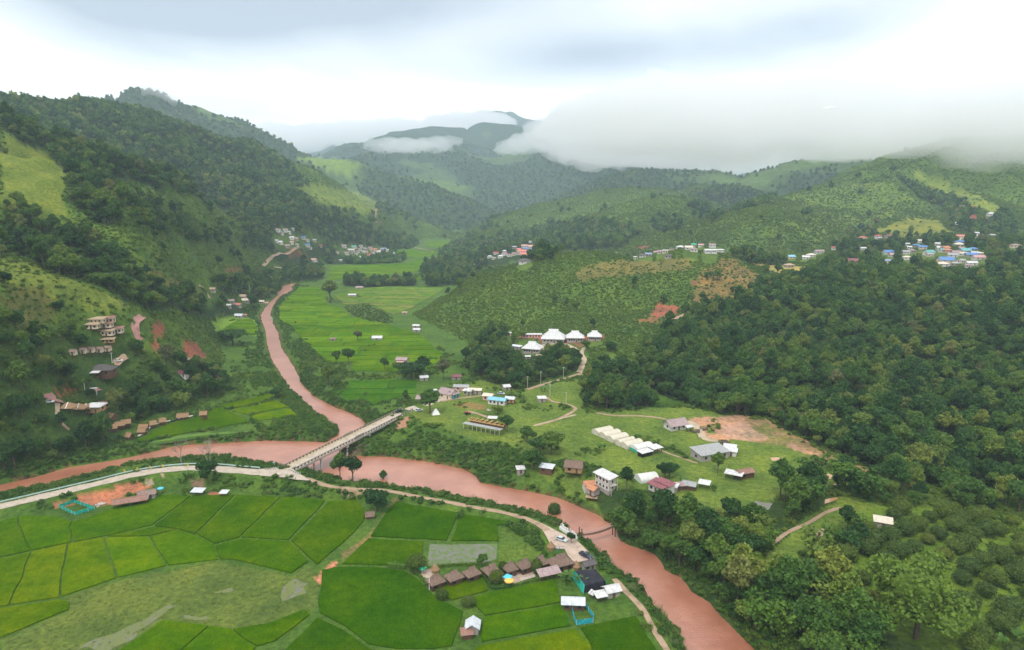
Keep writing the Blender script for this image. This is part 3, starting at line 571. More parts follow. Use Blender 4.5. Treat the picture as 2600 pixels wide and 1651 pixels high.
path('q', [(550, 690), (600, 640), (650, 590), (700, 560), (790, 535), (900, 510), (1060, 490)], 2.0, 'dirt_road', name='road')
path('q', [(690, 705), (780, 715), (810, 740), (790, 790), (680, 830), (580, 860)], 1.8, 'pale_track', name='road')
path('a', [(1778, 952), (1765, 1000), (1772, 1040), (1795, 1052)], 1.4, 'red_brick_road', name='road')
path('r', [(1225, 615), (1280, 560), (1370, 515)], 2.0, 'pale_track', name='road')
path('r', [(390, 370), (470, 390), (600, 420), (770, 455)], 2.5, 'dirt_road', name='road')
path('b', [(1325, 1312), (1380, 1290), (1450, 1272), (1540, 1252)], 2.2, 'pale_track', name='road')
path('c', [(1410, 640), (1455, 675), (1480, 718)], 1.6, 'dirt_road', name='track')
path('n', [(940, 580), (1100, 620), (1300, 690), (1400, 720)], 1.0, 'dirt_road', name='track')
path('k', [(1100, 150), (1200, 130), (1330, 90)], 1.2, 'red_brick_road', name='track')

# ------------------------------------------------------------------ rice fields
def clip(poly, p, nrm):
    out = []
    for i in range(len(poly)):
        a, b = poly[i], poly[(i + 1) % len(poly)]
        da, db = (a[0] - p[0]) * nrm[0] + (a[1] - p[1]) * nrm[1], (b[0] - p[0]) * nrm[0] + (b[1] - p[1]) * nrm[1]
        if da >= 0: out.append(a)
        if (da >= 0) != (db >= 0):
            t = da / (da - db); out.append((a[0] + t * (b[0] - a[0]), a[1] + t * (b[1] - a[1])))
    return out
def area(P): return .5 * sum(P[i][0] * P[(i + 1) % len(P)][1] - P[(i + 1) % len(P)][0] * P[i][1] for i in range(len(P)))
def inset(P, d):
    if area(P) < 0: P = P[::-1]
    out = []
    for i in range(len(P)):
        a, b, c_ = (Vector(P[i - 1]), Vector(P[i]), Vector(P[(i + 1) % len(P)]))
        e1, e2 = (b - a), (c_ - b)
        if e1.length < 1e-6 or e2.length < 1e-6: out.append(tuple(b)); continue
        n1, n2 = Vector((-e1.y, e1.x)).normalized(), Vector((-e2.y, e2.x)).normalized()
        m_ = n1 + n2
        if m_.length < .3: out.append(tuple(b + n1 * d)); continue
        m_.normalize(); out.append(tuple(b + m_ * (d / max(m_.dot(n1), .45))))
    return out
def wobble(P, seg=6.0, amp_=.35, s=0):
    out = []
    for i in range(len(P)):
        a, b = P[i], P[(i + 1) % len(P)]; L = math.hypot(b[0] - a[0], b[1] - a[1]); k = max(1, int(L / seg))
        for j in range(k):
            t = j / k; x_, y_ = a[0] + t * (b[0] - a[0]), a[1] + t * (b[1] - a[1])
            out.append((x_ + (float(vnoise(np.float64(x_ / 5), np.float64(y_ / 5), 3 + s)) - .5) * 2 * amp_, y_ + (float(vnoise(np.float64(x_ / 5), np.float64(y_ / 5), 8 + s)) - .5) * 2 * amp_))
    return out
NF = [0]
def field(P, col, top=.42, gap=.35, mat='rice_crop', base=None, name='rice_field'):
    global blk
    P = inset(P, gap)
    if abs(area(P)) < 12: return
    P = wobble(P); k = len(P)
    z0 = float(np.median(look(Hz, [p[0] for p in P], [p[1] for p in P]))) if base is None else base
    V = [(x_, y_, z0 + top) for x_, y_ in P] + [(x_, y_, z0 - 1.0) for x_, y_ in inset(P, -.15)]
    F = [tuple(range(k))] + [(i, k + i, k + (i + 1) % k, (i + 1) % k) for i in range(k)]
    o = mesh(name, V, F, MATS[mat]); o.color = (*col, 1); tag(o, kind='structure')
    blk |= inpoly(X, Y, P); NF[0] += 1
    return o
YG, BG, DG, MG = (.078, .140, .0), (.053, .118, .0), (.030, .086, .0), (.043, .104, .0)
def jc(c_, s=.10): k = 1 + random.uniform(-s, s); return (c_[0] * k * random.uniform(.92, 1.1), c_[1] * k, c_[2] * k)
for v, pts, col_ in [
 ('d', [(-700, 760), (-300, 720), (0, 720), (108, 722), (106, 780), (142, 850), (180, 938), (0, 978), (-700, 1120)], BG), ('d', [(116, 722), (350, 738), (428, 765), (408, 800), (425, 850), (415, 888), (190, 936), (150, 850), (118, 780)], BG),
 ('d', [(437, 765), (560, 730), (700, 674), (860, 647), (960, 607), (1135, 614), (905, 785), (620, 850), (437, 885), (434, 850), (415, 800)], BG),
 ('d', [(1150, 612), (1395, 607), (1160, 838), (1060, 808), (920, 790)], MG), ('d', [(1412, 607), (1668, 617), (1425, 858), (1285, 895), (1175, 840)], BG), ('d', [(1690, 617), (1940, 640), (1722, 872), (1440, 858)], BG),
 ('z', [(836, 1275), (905, 1270), (928, 1302), (922, 1325), (868, 1383), (806, 1434), (740, 1374)], MG),
 ('d', [(-700, 1140), (0, 990), (180, 950), (125, 1100), (45, 1262), (0, 1270), (-500, 1340)], YG), ('d', [(195, 945), (395, 900), (355, 1130), (355, 1213), (60, 1258), (135, 1100)], YG), ('d', [(410, 898), (612, 862), (650, 990), (690, 1103), (375, 1208), (368, 1130)], YG),
 ('d', [(630, 862), (890, 858), (935, 945), (985, 1028), (708, 1098), (668, 990)], YG), ('d', [(905, 857), (1060, 817), (1165, 850), (1280, 902), (1300, 993), (1005, 1026), (950, 940)], BG), ('d', [(1290, 907), (1430, 870), (1725, 884), (1838, 1000), (1735, 1073), (1400, 990), (1315, 990)], BG),
 ('d', [(640, 852), (910, 799), (1045, 812), (890, 850)], BG), ('d', [(-500, 1360), (0, 1285), (360, 1230), (412, 1247), (408, 1288), (0, 1456), (-400, 1600)], YG),
 ('d', [(980, 1352), (1240, 1392), (1080, 1530), (940, 1680), (500, 1680), (720, 1531)], BG), ('d', [(1252, 1394), (1378, 1412), (1440, 1462), (1530, 1512), (1450, 1600), (1400, 1680), (950, 1680), (1092, 1530)], BG), ('d', [(1390, 1408), (1600, 1374), (1818, 1290), (1838, 1325), (1640, 1478), (1542, 1503), (1450, 1458)], BG),
 ('z', [(817, 1452), (848, 1444), (950, 1441), (1028, 1451), (1056, 1469), (1100, 1512), (1175, 1556), (1172, 1574), (1146, 1640), (1100, 1649), (1010, 1650), (940, 1636), (876, 1591), (814, 1558), (810, 1530)], DG),
 ('z', [(806, 1572), (872, 1602), (938, 1648), (1020, 1690), (1000, 1760), (640, 1760), (735, 1645)], DG),
 ('g', [(400, 182), (826, 256), (742, 482), (205, 452), (335, 262)], DG), ('g', [(848, 266), (1080, 292), (1290, 335), (1100, 374), (1110, 483), (778, 483)], DG), ('g', [(188, 472), (580, 493), (562, 650), (120, 652), (10, 648)], MG),
 ('g', [(642, 822), (998, 742), (1036, 838), (780, 902), (700, 868)], MG), ('g', [(908, 902), (1052, 852), (1508, 758), (1542, 922), (1012, 1012), (964, 960)], MG), ('g', [(1012, 1027), (1553, 938), (1616, 1084), (988, 1197), (984, 1150)], MG),
 ('g', [(960, 1228), (1648, 1113), (1756, 1228), (1730, 1400), (860, 1400)], YG), ('g', [(1692, 1097), (2078, 1008), (2258, 1250), (2330, 1400), (1850, 1400)], DG),
 ('d', [(1312, 72), (1618, 2), (1620, 30), (1372, 95)], YG), ('d', [(1384, 106), (1640, 42), (1718, 80), (1482, 126)], YG), ('d', [(1492, 131), (1730, 92), (1778, 135), (1522, 165)], YG), ('d', [(885, 250), (932, 217), (1012, 182), (1182, 142), (1300, 82), (1478, 155), (1495, 168), (1048, 248), (832, 293), (800, 290)], MG), ('d', [(1056, 254), (1515, 176), (1545, 228), (1200, 262), (830, 308)], (.11, .2, .045)),
]: field(GW(v, pts), jc(col_), gap=.0)
# the shallow flooded plot by the bungalows: water sheet under thin rice
fw = GW('g', [(615, 506), (1108, 502), (1092, 620), (985, 642), (940, 660), (602, 665)])
field(fw, (.06, .12, .03), top=.10, mat='flooded_crop', name='flooded_rice_plot')
for v, pts in [('d', [(1680, 1150), (1740, 1110), (1830, 1130), (1810, 1200), (1700, 1230)]), ('d', [(480, 1500), (760, 1400), (1000, 1270), (1030, 1280), (900, 1380), (650, 1529), (420, 1529)]), ('d', [(1260, 1190), (1400, 1150), (1410, 1170), (1300, 1200)]), ('d', [(1100, 1330), (1250, 1310), (1240, 1330), (1110, 1345)])]:
    P_ = wobble(GW(v, pts), 1.2, 1.9); z0 = max(gz(*p) for p in P_)
    o = mesh('marsh_water', [(x_, y_, z0 + .07) for x_, y_ in P_], [tuple(range(len(P_)))], MATS['marsh']); tag(o, kind='structure')
for v, pts, mt_ in [('h', [(420, 650), (440, 640), (470, 648), (545, 655), (515, 690), (500, 695)], 'still_water'), ('h', [(515, 382), (560, 378), (600, 384), (590, 395), (530, 400)], 'pond_water'), ('h', [(845, 480), (870, 475), (912, 500), (870, 512), (850, 500)], 'pond_water'), ('h', [(848, 630), (910, 618), (930, 625), (880, 650), (850, 660)], 'pond_water'), ('h', [(895, 540), (960, 525), (970, 535), (920, 550)], 'pond_water')]:
    P_ = wobble(GW(v, pts), 2.0, .5); z0 = max(gz(*p) for p in P_); blk |= inpoly(X, Y, P_)
    o = mesh('pond', [(x_, y_, z0 + .06) for x_, y_ in P_], [tuple(range(len(P_)))], MATS[mt_]); tag(o, kind='structure')
# terraced plots across the river and up the valley: outlines cut into bunded cells
def cells(P, ang, row, colw, cols_, top=.4, gap=.45, skew=.3):
    u = (math.cos(ang), math.sin(ang)); w_ = (-u[1], u[0])
    ds = [p[0] * w_[0] + p[1] * w_[1] for p in P]; lo, hi = min(ds), max(ds); d = lo; k = 0
    while d < hi:
        h_ = row * random.uniform(.7, 1.4); sk = random.uniform(-skew, skew) * .25
        n_ = (w_[0] - sk * u[0], w_[1] - sk * u[1]); a_ = (w_[0] * d, w_[1] * d); b_ = (w_[0] * (d + h_), w_[1] * (d + h_))
        S_ = clip(clip(P, (w_[0] * d, w_[1] * d), w_), b_, (-w_[0], -w_[1]))
        if len(S_) > 2:
            es = [p[0] * u[0] + p[1] * u[1] for p in S_]; e0, e1 = min(es), max(es); e_ = e0 - random.uniform(0, colw * .6)
            while e_ < e1:
                cw = colw * random.uniform(.6, 1.5); t_ = random.uniform(-.35, .35)
                nn = (u[0] * math.cos(t_) - u[1] * math.sin(t_), u[0] * math.sin(t_) + u[1] * math.cos(t_))
                mid = (d + h_ / 2)
                p0 = (u[0] * e_ + w_[0] * mid, u[1] * e_ + w_[1] * mid); p1 = (u[0] * (e_ + cw) + w_[0] * mid, u[1] * (e_ + cw) + w_[1] * mid)
                T_ = clip(clip(S_, p0, u), p1, (-u[0], -u[1]))
                if len(T_) > 2: field(T_, jc(random.choice(cols_), .12), top + random.uniform(-.1, .15), gap)
                e_ += cw
        d += h_; k += 1
FG = [(.075, .165, .005), (.09, .18, .006), (.066, .148, .004)]
BIG = [(762, 728), (727, 757), (705, 785), (709, 815), (736, 826), (758, 853), (790, 885), (817, 909), (830, 921), (894, 919), (888, 943), (970, 944), (1010, 944), (1078, 942), (1118, 916), (1126, 899), (1102, 882), (1075, 853), (1028, 838), (984, 824), (920, 812), (894, 806), (866, 782), (830, 772), (825, 731)]
cells([G(*p)[:2] for p in BIG], R(4), 15, 55, FG, gap=.5)
cells(GW('s', [(490, 1165), (705, 1150), (900, 1145), (1205, 1155), (1190, 1290), (1000, 1330), (760, 1415), (640, 1360), (480, 1380), (320, 1270), (480, 1240)]), R(3), 18, 34, [(.042, .125, .008), (.05, .135, .009)], gap=.5)
cells(GW('s', [(350, 285), (600, 215), (900, 192), (1500, 202), (1430, 250), (1280, 340), (1130, 425), (960, 485), (820, 428), (700, 365), (450, 380)]), R(-8), 9, 90, [(.10, .19, .025), (.12, .2, .03), (.15, .19, .045)], gap=.9)
cells([G(*p)[:2] for p in [(835, 690), (840, 676), (950, 671), (1030, 669), (1075, 652), (1090, 660), (1060, 690), (980, 700), (900, 706), (832, 712)]], R(2), 22, 80, FG, gap=.8)
cells([G(*p)[:2] for p in [(1003, 631), (1050, 633), (1100, 640), (1122, 628), (1120, 645), (1060, 655), (1000, 655)]], R(2), 30, 90, FG, gap=1)
cells([G(*p)[:2] for p in [(1080, 613), (1148, 612), (1140, 628), (1085, 629)]], R(2), 34, 120, FG, gap=1)
cells([G(*p)[:2] for p in [(1040, 700), (1090, 690), (1085, 706), (1045, 716), (900, 712), (905, 708)]], R(2), 25, 90, FG, gap=.8)
cells(GW('c', [(1492, 880), (1640, 847), (1778, 862), (1820, 920), (1806, 980), (1700, 962), (1522, 942)]), R(-6), 9, 60, FG, gap=.5)

# ------------------------------------------------------------------ terrain sheet, river, air
na = len(azs); NV = na * NR
V = np.empty((NV + 1, 3)); V[:NV, 0] = X.ravel(); V[:NV, 1] = Y.ravel(); V[:NV, 2] = Hz.ravel(); V[NV] = (0, 0, 0)
i, j = np.meshgrid(np.arange(na - 1), np.arange(NR - 1), indexing='ij'); a = (i * NR + j).ravel()
quads = np.stack([a, a + 1, a + NR + 1, a + NR], 1)[:, ::-1]
tris = np.stack([np.arange(na - 1) * NR, np.full(na - 1, NV), (np.arange(na - 1) + 1) * NR], 1)[:, ::-1]
me = bpy.data.meshes.new('ground'); me.vertices.add(NV + 1); me.vertices.foreach_set('co', V.astype(np.float32).ravel())
me.loops.add(quads.size + tris.size); me.loops.foreach_set('vertex_index', np.concatenate([quads.ravel(), tris.ravel()]).astype(np.int32))
nq, ntr = len(quads), len(tris); me.polygons.add(nq + ntr)
me.polygons.foreach_set('loop_start', np.concatenate([np.arange(nq) * 4, nq * 4 + np.arange(ntr) * 3]).astype(np.int32))
me.polygons.foreach_set('use_smooth', np.ones(nq + ntr, bool)); me.update(calc_edges=True); me.validate()
ca = me.attributes.new('Col', 'FLOAT_COLOR', 'POINT')
cc = np.ones((NV + 1, 4), np.float32); cc[:NV, :3] = C.reshape(-1, 3); cc[NV, :3] = lush
ca.data.foreach_set('color', cc.ravel()); me.materials.append(MATS['ground_cover'])
tag(obj('terrain', me), kind='structure')
RO = inset(RIVW, -2.5)
o = mesh('river', [(x_, y_, WATER) for x_, y_ in RO], [tuple(range(len(RO)))], MATS['muddy_water']); tag(o, kind='structure')
def volume(name, density, col, aniso=0.0):
    mt, n, l = new_mat(name); pv = N(n, 'ShaderNodeVolumePrincipled'); pv.inputs['Density'].default_value = density; pv.inputs['Color'].default_value = (*col, 1)
    pv.inputs['Anisotropy'].default_value = aniso; l.new(pv.outputs[0], N(n, 'ShaderNodeOutputMaterial').inputs['Volume']); return mt
HAZE_TOP = float(Hz.max() + 25)
Vb, Fb = boxv(-8500, 8500, -8500, 8500, -9, HAZE_TOP)
tag(mesh('haze', Vb, Fb, volume('haze_air', 1.1e-4, (.68, .84, 1.0))), kind='stuff')
# low cloud: lumpy closed shells filled with even white mist
def icopuff(c_, r_):
    bm = bmesh.new(); bmesh.ops.create_icosphere(bm, subdivisions=2, radius=1)
    V_ = [(c_[0] + v.co.x * r_[0], c_[1] + v.co.y * r_[1], c_[2] + v.co.z * r_[2]) for v in bm.verts]; F_ = [tuple(v.index for v in f.verts) for f in bm.faces]; bm.free(); return V_, F_
def cloud(name, puffs, voxel, dens):
    o = mesh(name, *join([icopuff(*p) for p in puffs]), mat=volume(name + '_mist', dens, (1, 1, 1), .8))
    md = o.modifiers.new('merge', 'REMESH'); md.mode = 'VOXEL'; md.voxel_size = voxel; md.use_smooth_shade = True
    tx = bpy.data.textures.new(name, 'CLOUDS'); tx.noise_scale = voxel * 5; tx.noise_depth = 2
    dm = o.modifiers.new('billow', 'DISPLACE'); dm.texture = tx; dm.texture_coords = 'GLOBAL'; dm.strength = voxel * 2.6; dm.mid_level = .5
    t2x = bpy.data.textures.new(name + '_fine', 'CLOUDS'); t2x.noise_scale = voxel * 2.2; t2x.noise_depth = 3
    d2 = o.modifiers.new('wisps', 'DISPLACE'); d2.texture = t2x; d2.texture_coords = 'GLOBAL'; d2.strength = voxel * 1.6; d2.mid_level = .5
    return tag(o, kind='stuff')
CLOUDS = True
if CLOUDS:
    pf = []
    for k in range(330):
        y_ = random.uniform(2000, 5000); x_ = random.uniform(.11 * y_, 1.1 * y_)
        u_ = min(1, max(.3, (x_ / y_ - .06) / .25)); pf.append(((x_, y_, 330 + random.uniform(0, 75) * u_), (random.uniform(150, 320), random.uniform(150, 320), random.uniform(55, 95) * (.45 + .55 * u_))))
    for a_ in np.linspace(.17, 1.02, 12):
        for b_ in np.linspace(2250, 4700, 10): pf.append(((a_ * b_, b_, 335 + random.uniform(-8, 14)), (.085 * b_ + 60, 230, 62)))
    for k in range(260):   # ragged underside
        y_ = random.uniform(1900, 3700); x_ = random.uniform(.11 * y_, .95 * y_); q = random.uniform(28, 85)
        pf.append(((x_, y_, random.uniform(262, 330)), (q * random.uniform(1, 2.2), q * random.uniform(1, 2), q * .55)))
    for px_, py_, D_, rr in [(2330, 350, 1800, 120), (2420, 335, 1800, 150), (2520, 350, 1800, 130), (2600, 350, 1750, 150), (2240, 345, 1900, 120), (2700, 350, 1700, 150), (2150, 340, 2100, 140)]:
        p_ = at_dist(px_, py_, D_); pf.append((p_, (rr * 1.4, rr * 1.4, rr * .5)))
    for px_, py_, D_, rr in [(1000, 378, 3700, 110), (1040, 372, 3700, 120), (1090, 366, 3700, 130), (1270, 384, 3700, 100), (1310, 378, 3700, 120), (1370, 368, 3700, 130), (1420, 350, 3700, 150), (1480, 355, 3900, 170), (1545, 372, 3800, 150), (1590, 380, 3600, 140), (1470, 320, 3700, 160), (1520, 330, 3700, 160)]:
        for q in range(9):
            u_ = random.uniform(.16, .42) * rr; pf.append((at_dist(px_ + random.gauss(0, rr * .26), py_ + random.gauss(0, rr * .06), D_ + random.uniform(-80, 80)), (u_ * random.uniform(1.3, 2.6), u_ * 1.4, u_ * random.uniform(.5, .9))))
    cloud('low_cloud', pf, 26, .011)
    pf = []
    for k in range(46):
        px_ = random.uniform(640, 1250); py_ = 352 - max(0, px_ - 800) * .09 + random.uniform(-14, 14)
        pf.append((at_dist(px_, py_, 6300), (random.uniform(160, 300), 260, random.uniform(55, 100))))
    cloud('drifting_cloud', pf, 30, .010)
    pf = [(at_dist(px_, py_, 2930), (rr * 1.3, rr, rr * .6)) for px_, py_, rr in [(372, 226, 22), (390, 234, 26), (410, 240, 26), (428, 250, 24), (440, 262, 16), (540, 312, 18), (370, 240, 16)]]
    cloud('cloud_wisp', pf, 10, .018)
# ------------------------------------------------------------------ plant library
def foliage(name, stops, trans=.25, var=.35):
    mt, n, l = new_mat(name); oi = N(n, 'ShaderNodeObjectInfo'); co = objco(n)
    c = ramp(n, l, oi.outputs['Random'], stops)
    f = noise(n, l, co, .9, 4, .6)
    c = mixc(n, l, 'MULTIPLY', 1.0, c, ramp(n, l, f, [(.3, (1 - var, 1 - var, 1 - var)), (.5, (1, 1, 1)), (.72, (1 + var, 1 + var * .9, 1))]))
    g = noise(n, l, N(n, 'ShaderNodeNewGeometry').outputs['Position'], .018, 3, .5)
    c = mixc(n, l, 'MULTIPLY', 1.0, c, ramp(n, l, g, [(.35, (.8, .86, .95)), (.65, (1.2, 1.12, .95))]))
    d = N(n, 'ShaderNodeBsdfPrincipled'); l.new(c, d.inputs['Base Color']); d.inputs['Roughness'].default_value = .65; d.inputs['Specular IOR Level'].default_value = .18
    t = N(n, 'ShaderNodeBsdfTranslucent'); l.new(c, t.inputs[0]); m_ = N(n, 'ShaderNodeMixShader'); m_.inputs[0].default_value = trans
    l.new(d.outputs[0], m_.inputs[1]); l.new(t.outputs[0], m_.inputs[2]); l.new(m_.outputs[0], N(n, 'ShaderNodeOutputMaterial').inputs[0]); return mt
foliage('forest_leaves', [(0, (.022, .066, .016)), (.25, (.040, .105, .023)), (.55, (.062, .138, .026)), (.75, (.088, .168, .028)), (.88, (.12, .20, .034)), (.96, (.17, .22, .045)), (1, (.15, .165, .07))])
foliage('orchard_leaves', [(0, (.068, .118, .022)), (.5, (.09, .145, .026)), (.85, (.12, .17, .026)), (1, (.17, .20, .03))])
foliage('scrub_leaves', [(0, (.080, .155, .024)), (.4, (.11, .19, .028)), (.8, (.135, .215, .032)), (1, (.17, .235, .04))], .45, .15)
foliage('bank_leaves', [(0, (.046, .115, .018)), (.5, (.07, .155, .022)), (.85, (.095, .18, .026)), (1, (.13, .19, .04))])
foliage('banana_leaves', [(0, (.08, .18, .035)), (1, (.14, .24, .05))], .35)
foliage('grass_blades', [(0, (.12, .185, .026)), (.5, (.14, .205, .03)), (.85, (.165, .215, .04)), (1, (.2, .21, .06))], .4, .15)
foliage('reed_plumes', [(0, (.18, .18, .08)), (1, (.26, .25, .13))], .3)
plain('bark', (.11, .085, .06), .9, .4, 3); plain('pale_bark', (.30, .27, .22), .9, .3, 3)
def leafquads(rng, P, Nn, size, spread=.6):
    k = len(P); d = Nn + rng.normal(0, spread, (k, 3)); d /= np.linalg.norm(d, axis=1)[:, None] + 1e-9
    u = np.cross(d, rng.normal(0, 1, (k, 3))); u /= np.linalg.norm(u, axis=1)[:, None] + 1e-9; w_ = np.cross(d, u)
    s = size * rng.uniform(.6, 1.35, (k, 1)); V_ = np.empty((k, 4, 3))
    V_[:, 0] = P + u * s * .62; V_[:, 1] = P + w_ * s * rng.uniform(.3, .6, (k, 1)); V_[:, 2] = P - u * s * .62; V_[:, 3] = P - w_ * s * rng.uniform(.3, .6, (k, 1))
    return V_.reshape(-1, 3), [tuple(range(4 * q, 4 * q + 4)) for q in range(k)]
ICO = None
def ico(sub):
    bm = bmesh.new(); bmesh.ops.create_icosphere(bm, subdivisions=sub, radius=1)
    r_ = (np.array([v.co[:] for v in bm.verts]), [tuple(v.index for v in f.verts) for f in bm.faces]); bm.free(); return r_
I1 = ico(1)
def crown_mesh(name, seed, lobes, nleaf, size, mat, core=.72, spread=.6, up=.25):
    rng = np.random.default_rng(seed); parts = []
    tot = sum(r[0] * r[1] + r[0] * r[2] for _, r in lobes)
    for c_, r_ in lobes:
        k = max(6, int(nleaf * (r_[0] * r_[1] + r_[0] * r_[2]) / tot))
        d = rng.normal(0, 1, (k, 3)); d[:, 2] += up; d /= np.linalg.norm(d, axis=1)[:, None]
        P_ = np.array(c_) + d * np.array(r_) * rng.uniform(.72, 1.12, (k, 1))
        parts.append(leafquads(rng, P_, d / np.array(r_), size, spread))
        if core:
            cv_ = np.array(c_) + I1[0] * np.array(r_) * core * rng.uniform(.85, 1.1, (len(I1[0]), 1)); parts.append((cv_, I1[1]))
    V_, F_ = join(parts); me_ = bpy.data.meshes.new(name); me_.from_pydata([tuple(v) for v in V_], [], F_); me_.update(); me_.materials.append(MATS[mat]); return me_
def trunk_mesh(name, h, r_, limbs, mat='bark', lean=(0, 0)):
    parts = []; p = Vector((0, 0, -1.0)); k = 4
    for i_ in range(k):
        t = (i_ + 1) / k; q = Vector((lean[0] * t * t + .12 * math.sin(3 * t), lean[1] * t * t, h * t))
        parts.append(tube(p, q, r_ * (1 - .6 * i_ / k), r_ * (1 - .6 * (i_ + 1) / k), 6)); p = q
    for a_, b_, rr in limbs: parts.append(tube(a_, b_, rr, rr * .35, 5))
    V_, F_ = join(parts); me_ = bpy.data.meshes.new(name); me_.from_pydata(V_, [], F_); me_.update(); me_.materials.append(MATS[mat]); return me_
def broadleaf(seed, H_, Rr, nl, nleaf, size, mat='forest_leaves', flat=.62, base=.4):
    rr = random.Random(seed); lobes = [((0, 0, H_ * .74), (Rr * .62, Rr * .62, H_ * .24))]; limbs = []
    for k in range(nl):
        t = 2 * math.pi * (k + rr.random() * .7) / nl; d = Rr * rr.uniform(.42, .78); z_ = H_ * rr.uniform(base + .08, .84); q = Rr * rr.uniform(.30, .5)
        lobes.append(((d * math.cos(t), d * math.sin(t), z_), (q, q, q * rr.uniform(flat, 1.0)))); limbs.append(((0, 0, H_ * rr.uniform(.28, .5)), (d * .8 * math.cos(t), d * .8 * math.sin(t), z_), Rr * .035))
    return crown_mesh('crown', seed, lobes, nleaf, size, mat), trunk_mesh('trunk', H_ * .72, Rr * .075, limbs)
NEAR = [broadleaf(11, 12, 4.6, 8, 1500, .8), broadleaf(12, 15, 5.2, 10, 1800, .85), broadleaf(13, 10, 4.0, 7, 1300, .75), broadleaf(14, 17, 4.4, 9, 1600, .85, flat=.5, base=.5), broadleaf(15, 9, 4.8, 9, 1500, .8, flat=.55, base=.35)]
def dome(seed, r_, h):
    rr = random.Random(seed); lobes = [((0, 0, h * .5), (r_ * .93, r_ * .93, h * .5))] + [((r_ * .42 * math.cos(t), r_ * .42 * math.sin(t), h * rr.uniform(.5, .66)), (r_ * .52, r_ * .52, h * .34)) for t in (0.3, 1.7, 2.9, 4.1, 5.3)]
    return crown_mesh('crown', seed, lobes, 1900, .42, 'orchard_leaves', .86, .38, .35), trunk_mesh('trunk', h * .5, .2, [])
ORCH = [dome(31, 3.9, 5.4), dome(32, 3.5, 5.0)]
MIDT = [broadleaf(41 + k, h, r_, 7, 420, 1.35) for k, (h, r_) in enumerate([(12, 4.8), (14, 5.0), (10, 4.2), (16, 4.6)])]
def simple_crown(seed, r_, h, nleaf, size, mat, nl=3, core=.7):
    rr = random.Random(seed); lobes = [((0, 0, h * .45), (r_ * .75, r_ * .75, h * .5))]
    for k in range(nl):
        t = 6.283 * (k + rr.random()) / nl; d = r_ * .5; q = r_ * rr.uniform(.4, .6); lobes.append(((d * math.cos(t), d * math.sin(t), h * rr.uniform(.25, .6)), (q, q, q * .8)))
    return crown_mesh('crown', seed, lobes, nleaf, size, mat, core)
FART = [simple_crown(51 + k, 5.2, 10, 90, 2.6, 'forest_leaves', 4) for k in range(3)]
SHR = [simple_crown(61 + k, 1.5, 1.9, 120, .5, 'bank_leaves', 3, .55) for k in range(3)]
SCR = [simple_crown(71 + k, 1.9, 1.45, 70, .75, 'scrub_leaves', 3, .6) for k in range(3)]
def blades(name, seed, k, h, wd, droop, mat, r0=.25, segs=3, lean=.7):
    rng = random.Random(seed); V_, F_ = [], []
    for b in range(k):
        t = rng.uniform(0, 6.283); L = h * rng.uniform(.7, 1.2); x0, y0 = r0 * math.cos(t) * rng.random(), r0 * math.sin(t) * rng.random(); ln = lean * rng.uniform(.5, 1.2); s0 = len(V_)
        for q in range(segs + 1):
            u_ = q / segs; rad = ln * L * u_; z_ = L * (u_ - droop * u_ * u_); ww = wd * math.sin(math.pi * min(.97, .12 + .85 * u_)) * .5
            V_.append((x0 + rad * math.cos(t) - ww * math.sin(t), y0 + rad * math.sin(t) + ww * math.cos(t), z_)); V_.append((x0 + rad * math.cos(t) + ww * math.sin(t), y0 + rad * math.sin(t) - ww * math.cos(t), z_ + .02))
        for q in range(segs): a_ = s0 + 2 * q; F_.append((a_, a_ + 1, a_ + 3, a_ + 2))
    me_ = bpy.data.meshes.new(name); me_.from_pydata(V_, [], F_); me_.update(); me_.materials.append(MATS[mat]); return me_
TUFT = [blades('tuft', 81 + k, 16, .75, .16, .35, 'grass_blades', .5) for k in range(2)]
REED = [blades('reed', 85 + k, 26, 2.6, .12, .3, 'reed_plumes' if k == 2 else 'bank_leaves', .8, 3, .45) for k in range(3)]
BAN = [blades('leaf_fan', 91 + k, 9, 3.4, .85, .55, 'banana_leaves', .2, 5, .75) for k in range(2)]
BAMB = []
for k in range(2):   # bamboo clump: arching culms carrying drooping leaf sprays
    rng = np.random.default_rng(95 + k); P_, D_ = [], []; culm = []
    for b in range(16):
        t = rng.uniform(0, 6.28); H_ = rng.uniform(9, 13); ou = rng.uniform(2.0, 4.5); prev = None
        for q in range(7):
            u_ = q / 6; p = (ou * u_ ** 2.2 * math.cos(t) + .5 * math.cos(t), ou * u_ ** 2.2 * math.sin(t) + .5 * math.sin(t), H_ * (u_ - .18 * u_ ** 3))
            if prev: culm.append(tube(prev, p, .07, .06, 4))
            prev = p
            for _ in range(int(3 + 9 * u_)): P_.append(np.array(p) + rng.normal(0, .75, 3)); D_.append((math.cos(t) * .4, math.sin(t) * .4, 1))
    V_, F_ = leafquads(rng, np.array(P_), np.array(D_), .95, .7)
    c_ = bpy.data.meshes.new('crown'); c_.from_pydata([tuple(v) for v in V_], [], F_); c_.update(); c_.materials.append(MATS['bank_leaves'])
    s_ = bpy.data.meshes.new('culms'); s_.from_pydata(*[(lambda q: q[0])(join(culm)), [], join(culm)[1]]); s_.update(); s_.materials.append(MATS['bark']); BAMB.append((c_, s_))
TREES = 0
def tree(kind, loc, sc, label, cat='tree', group=None, name='tree', rz=None, sz=None):
    global TREES
    TREES += 1; cr, tr = kind
    t = thing(name, loc, random.uniform(0, 6.28) if rz is None else rz, label, cat, group); t.scale = (sc, sc, sz or sc)
    obj('crown', cr, None, t); obj('trunk', tr, None, t); return t
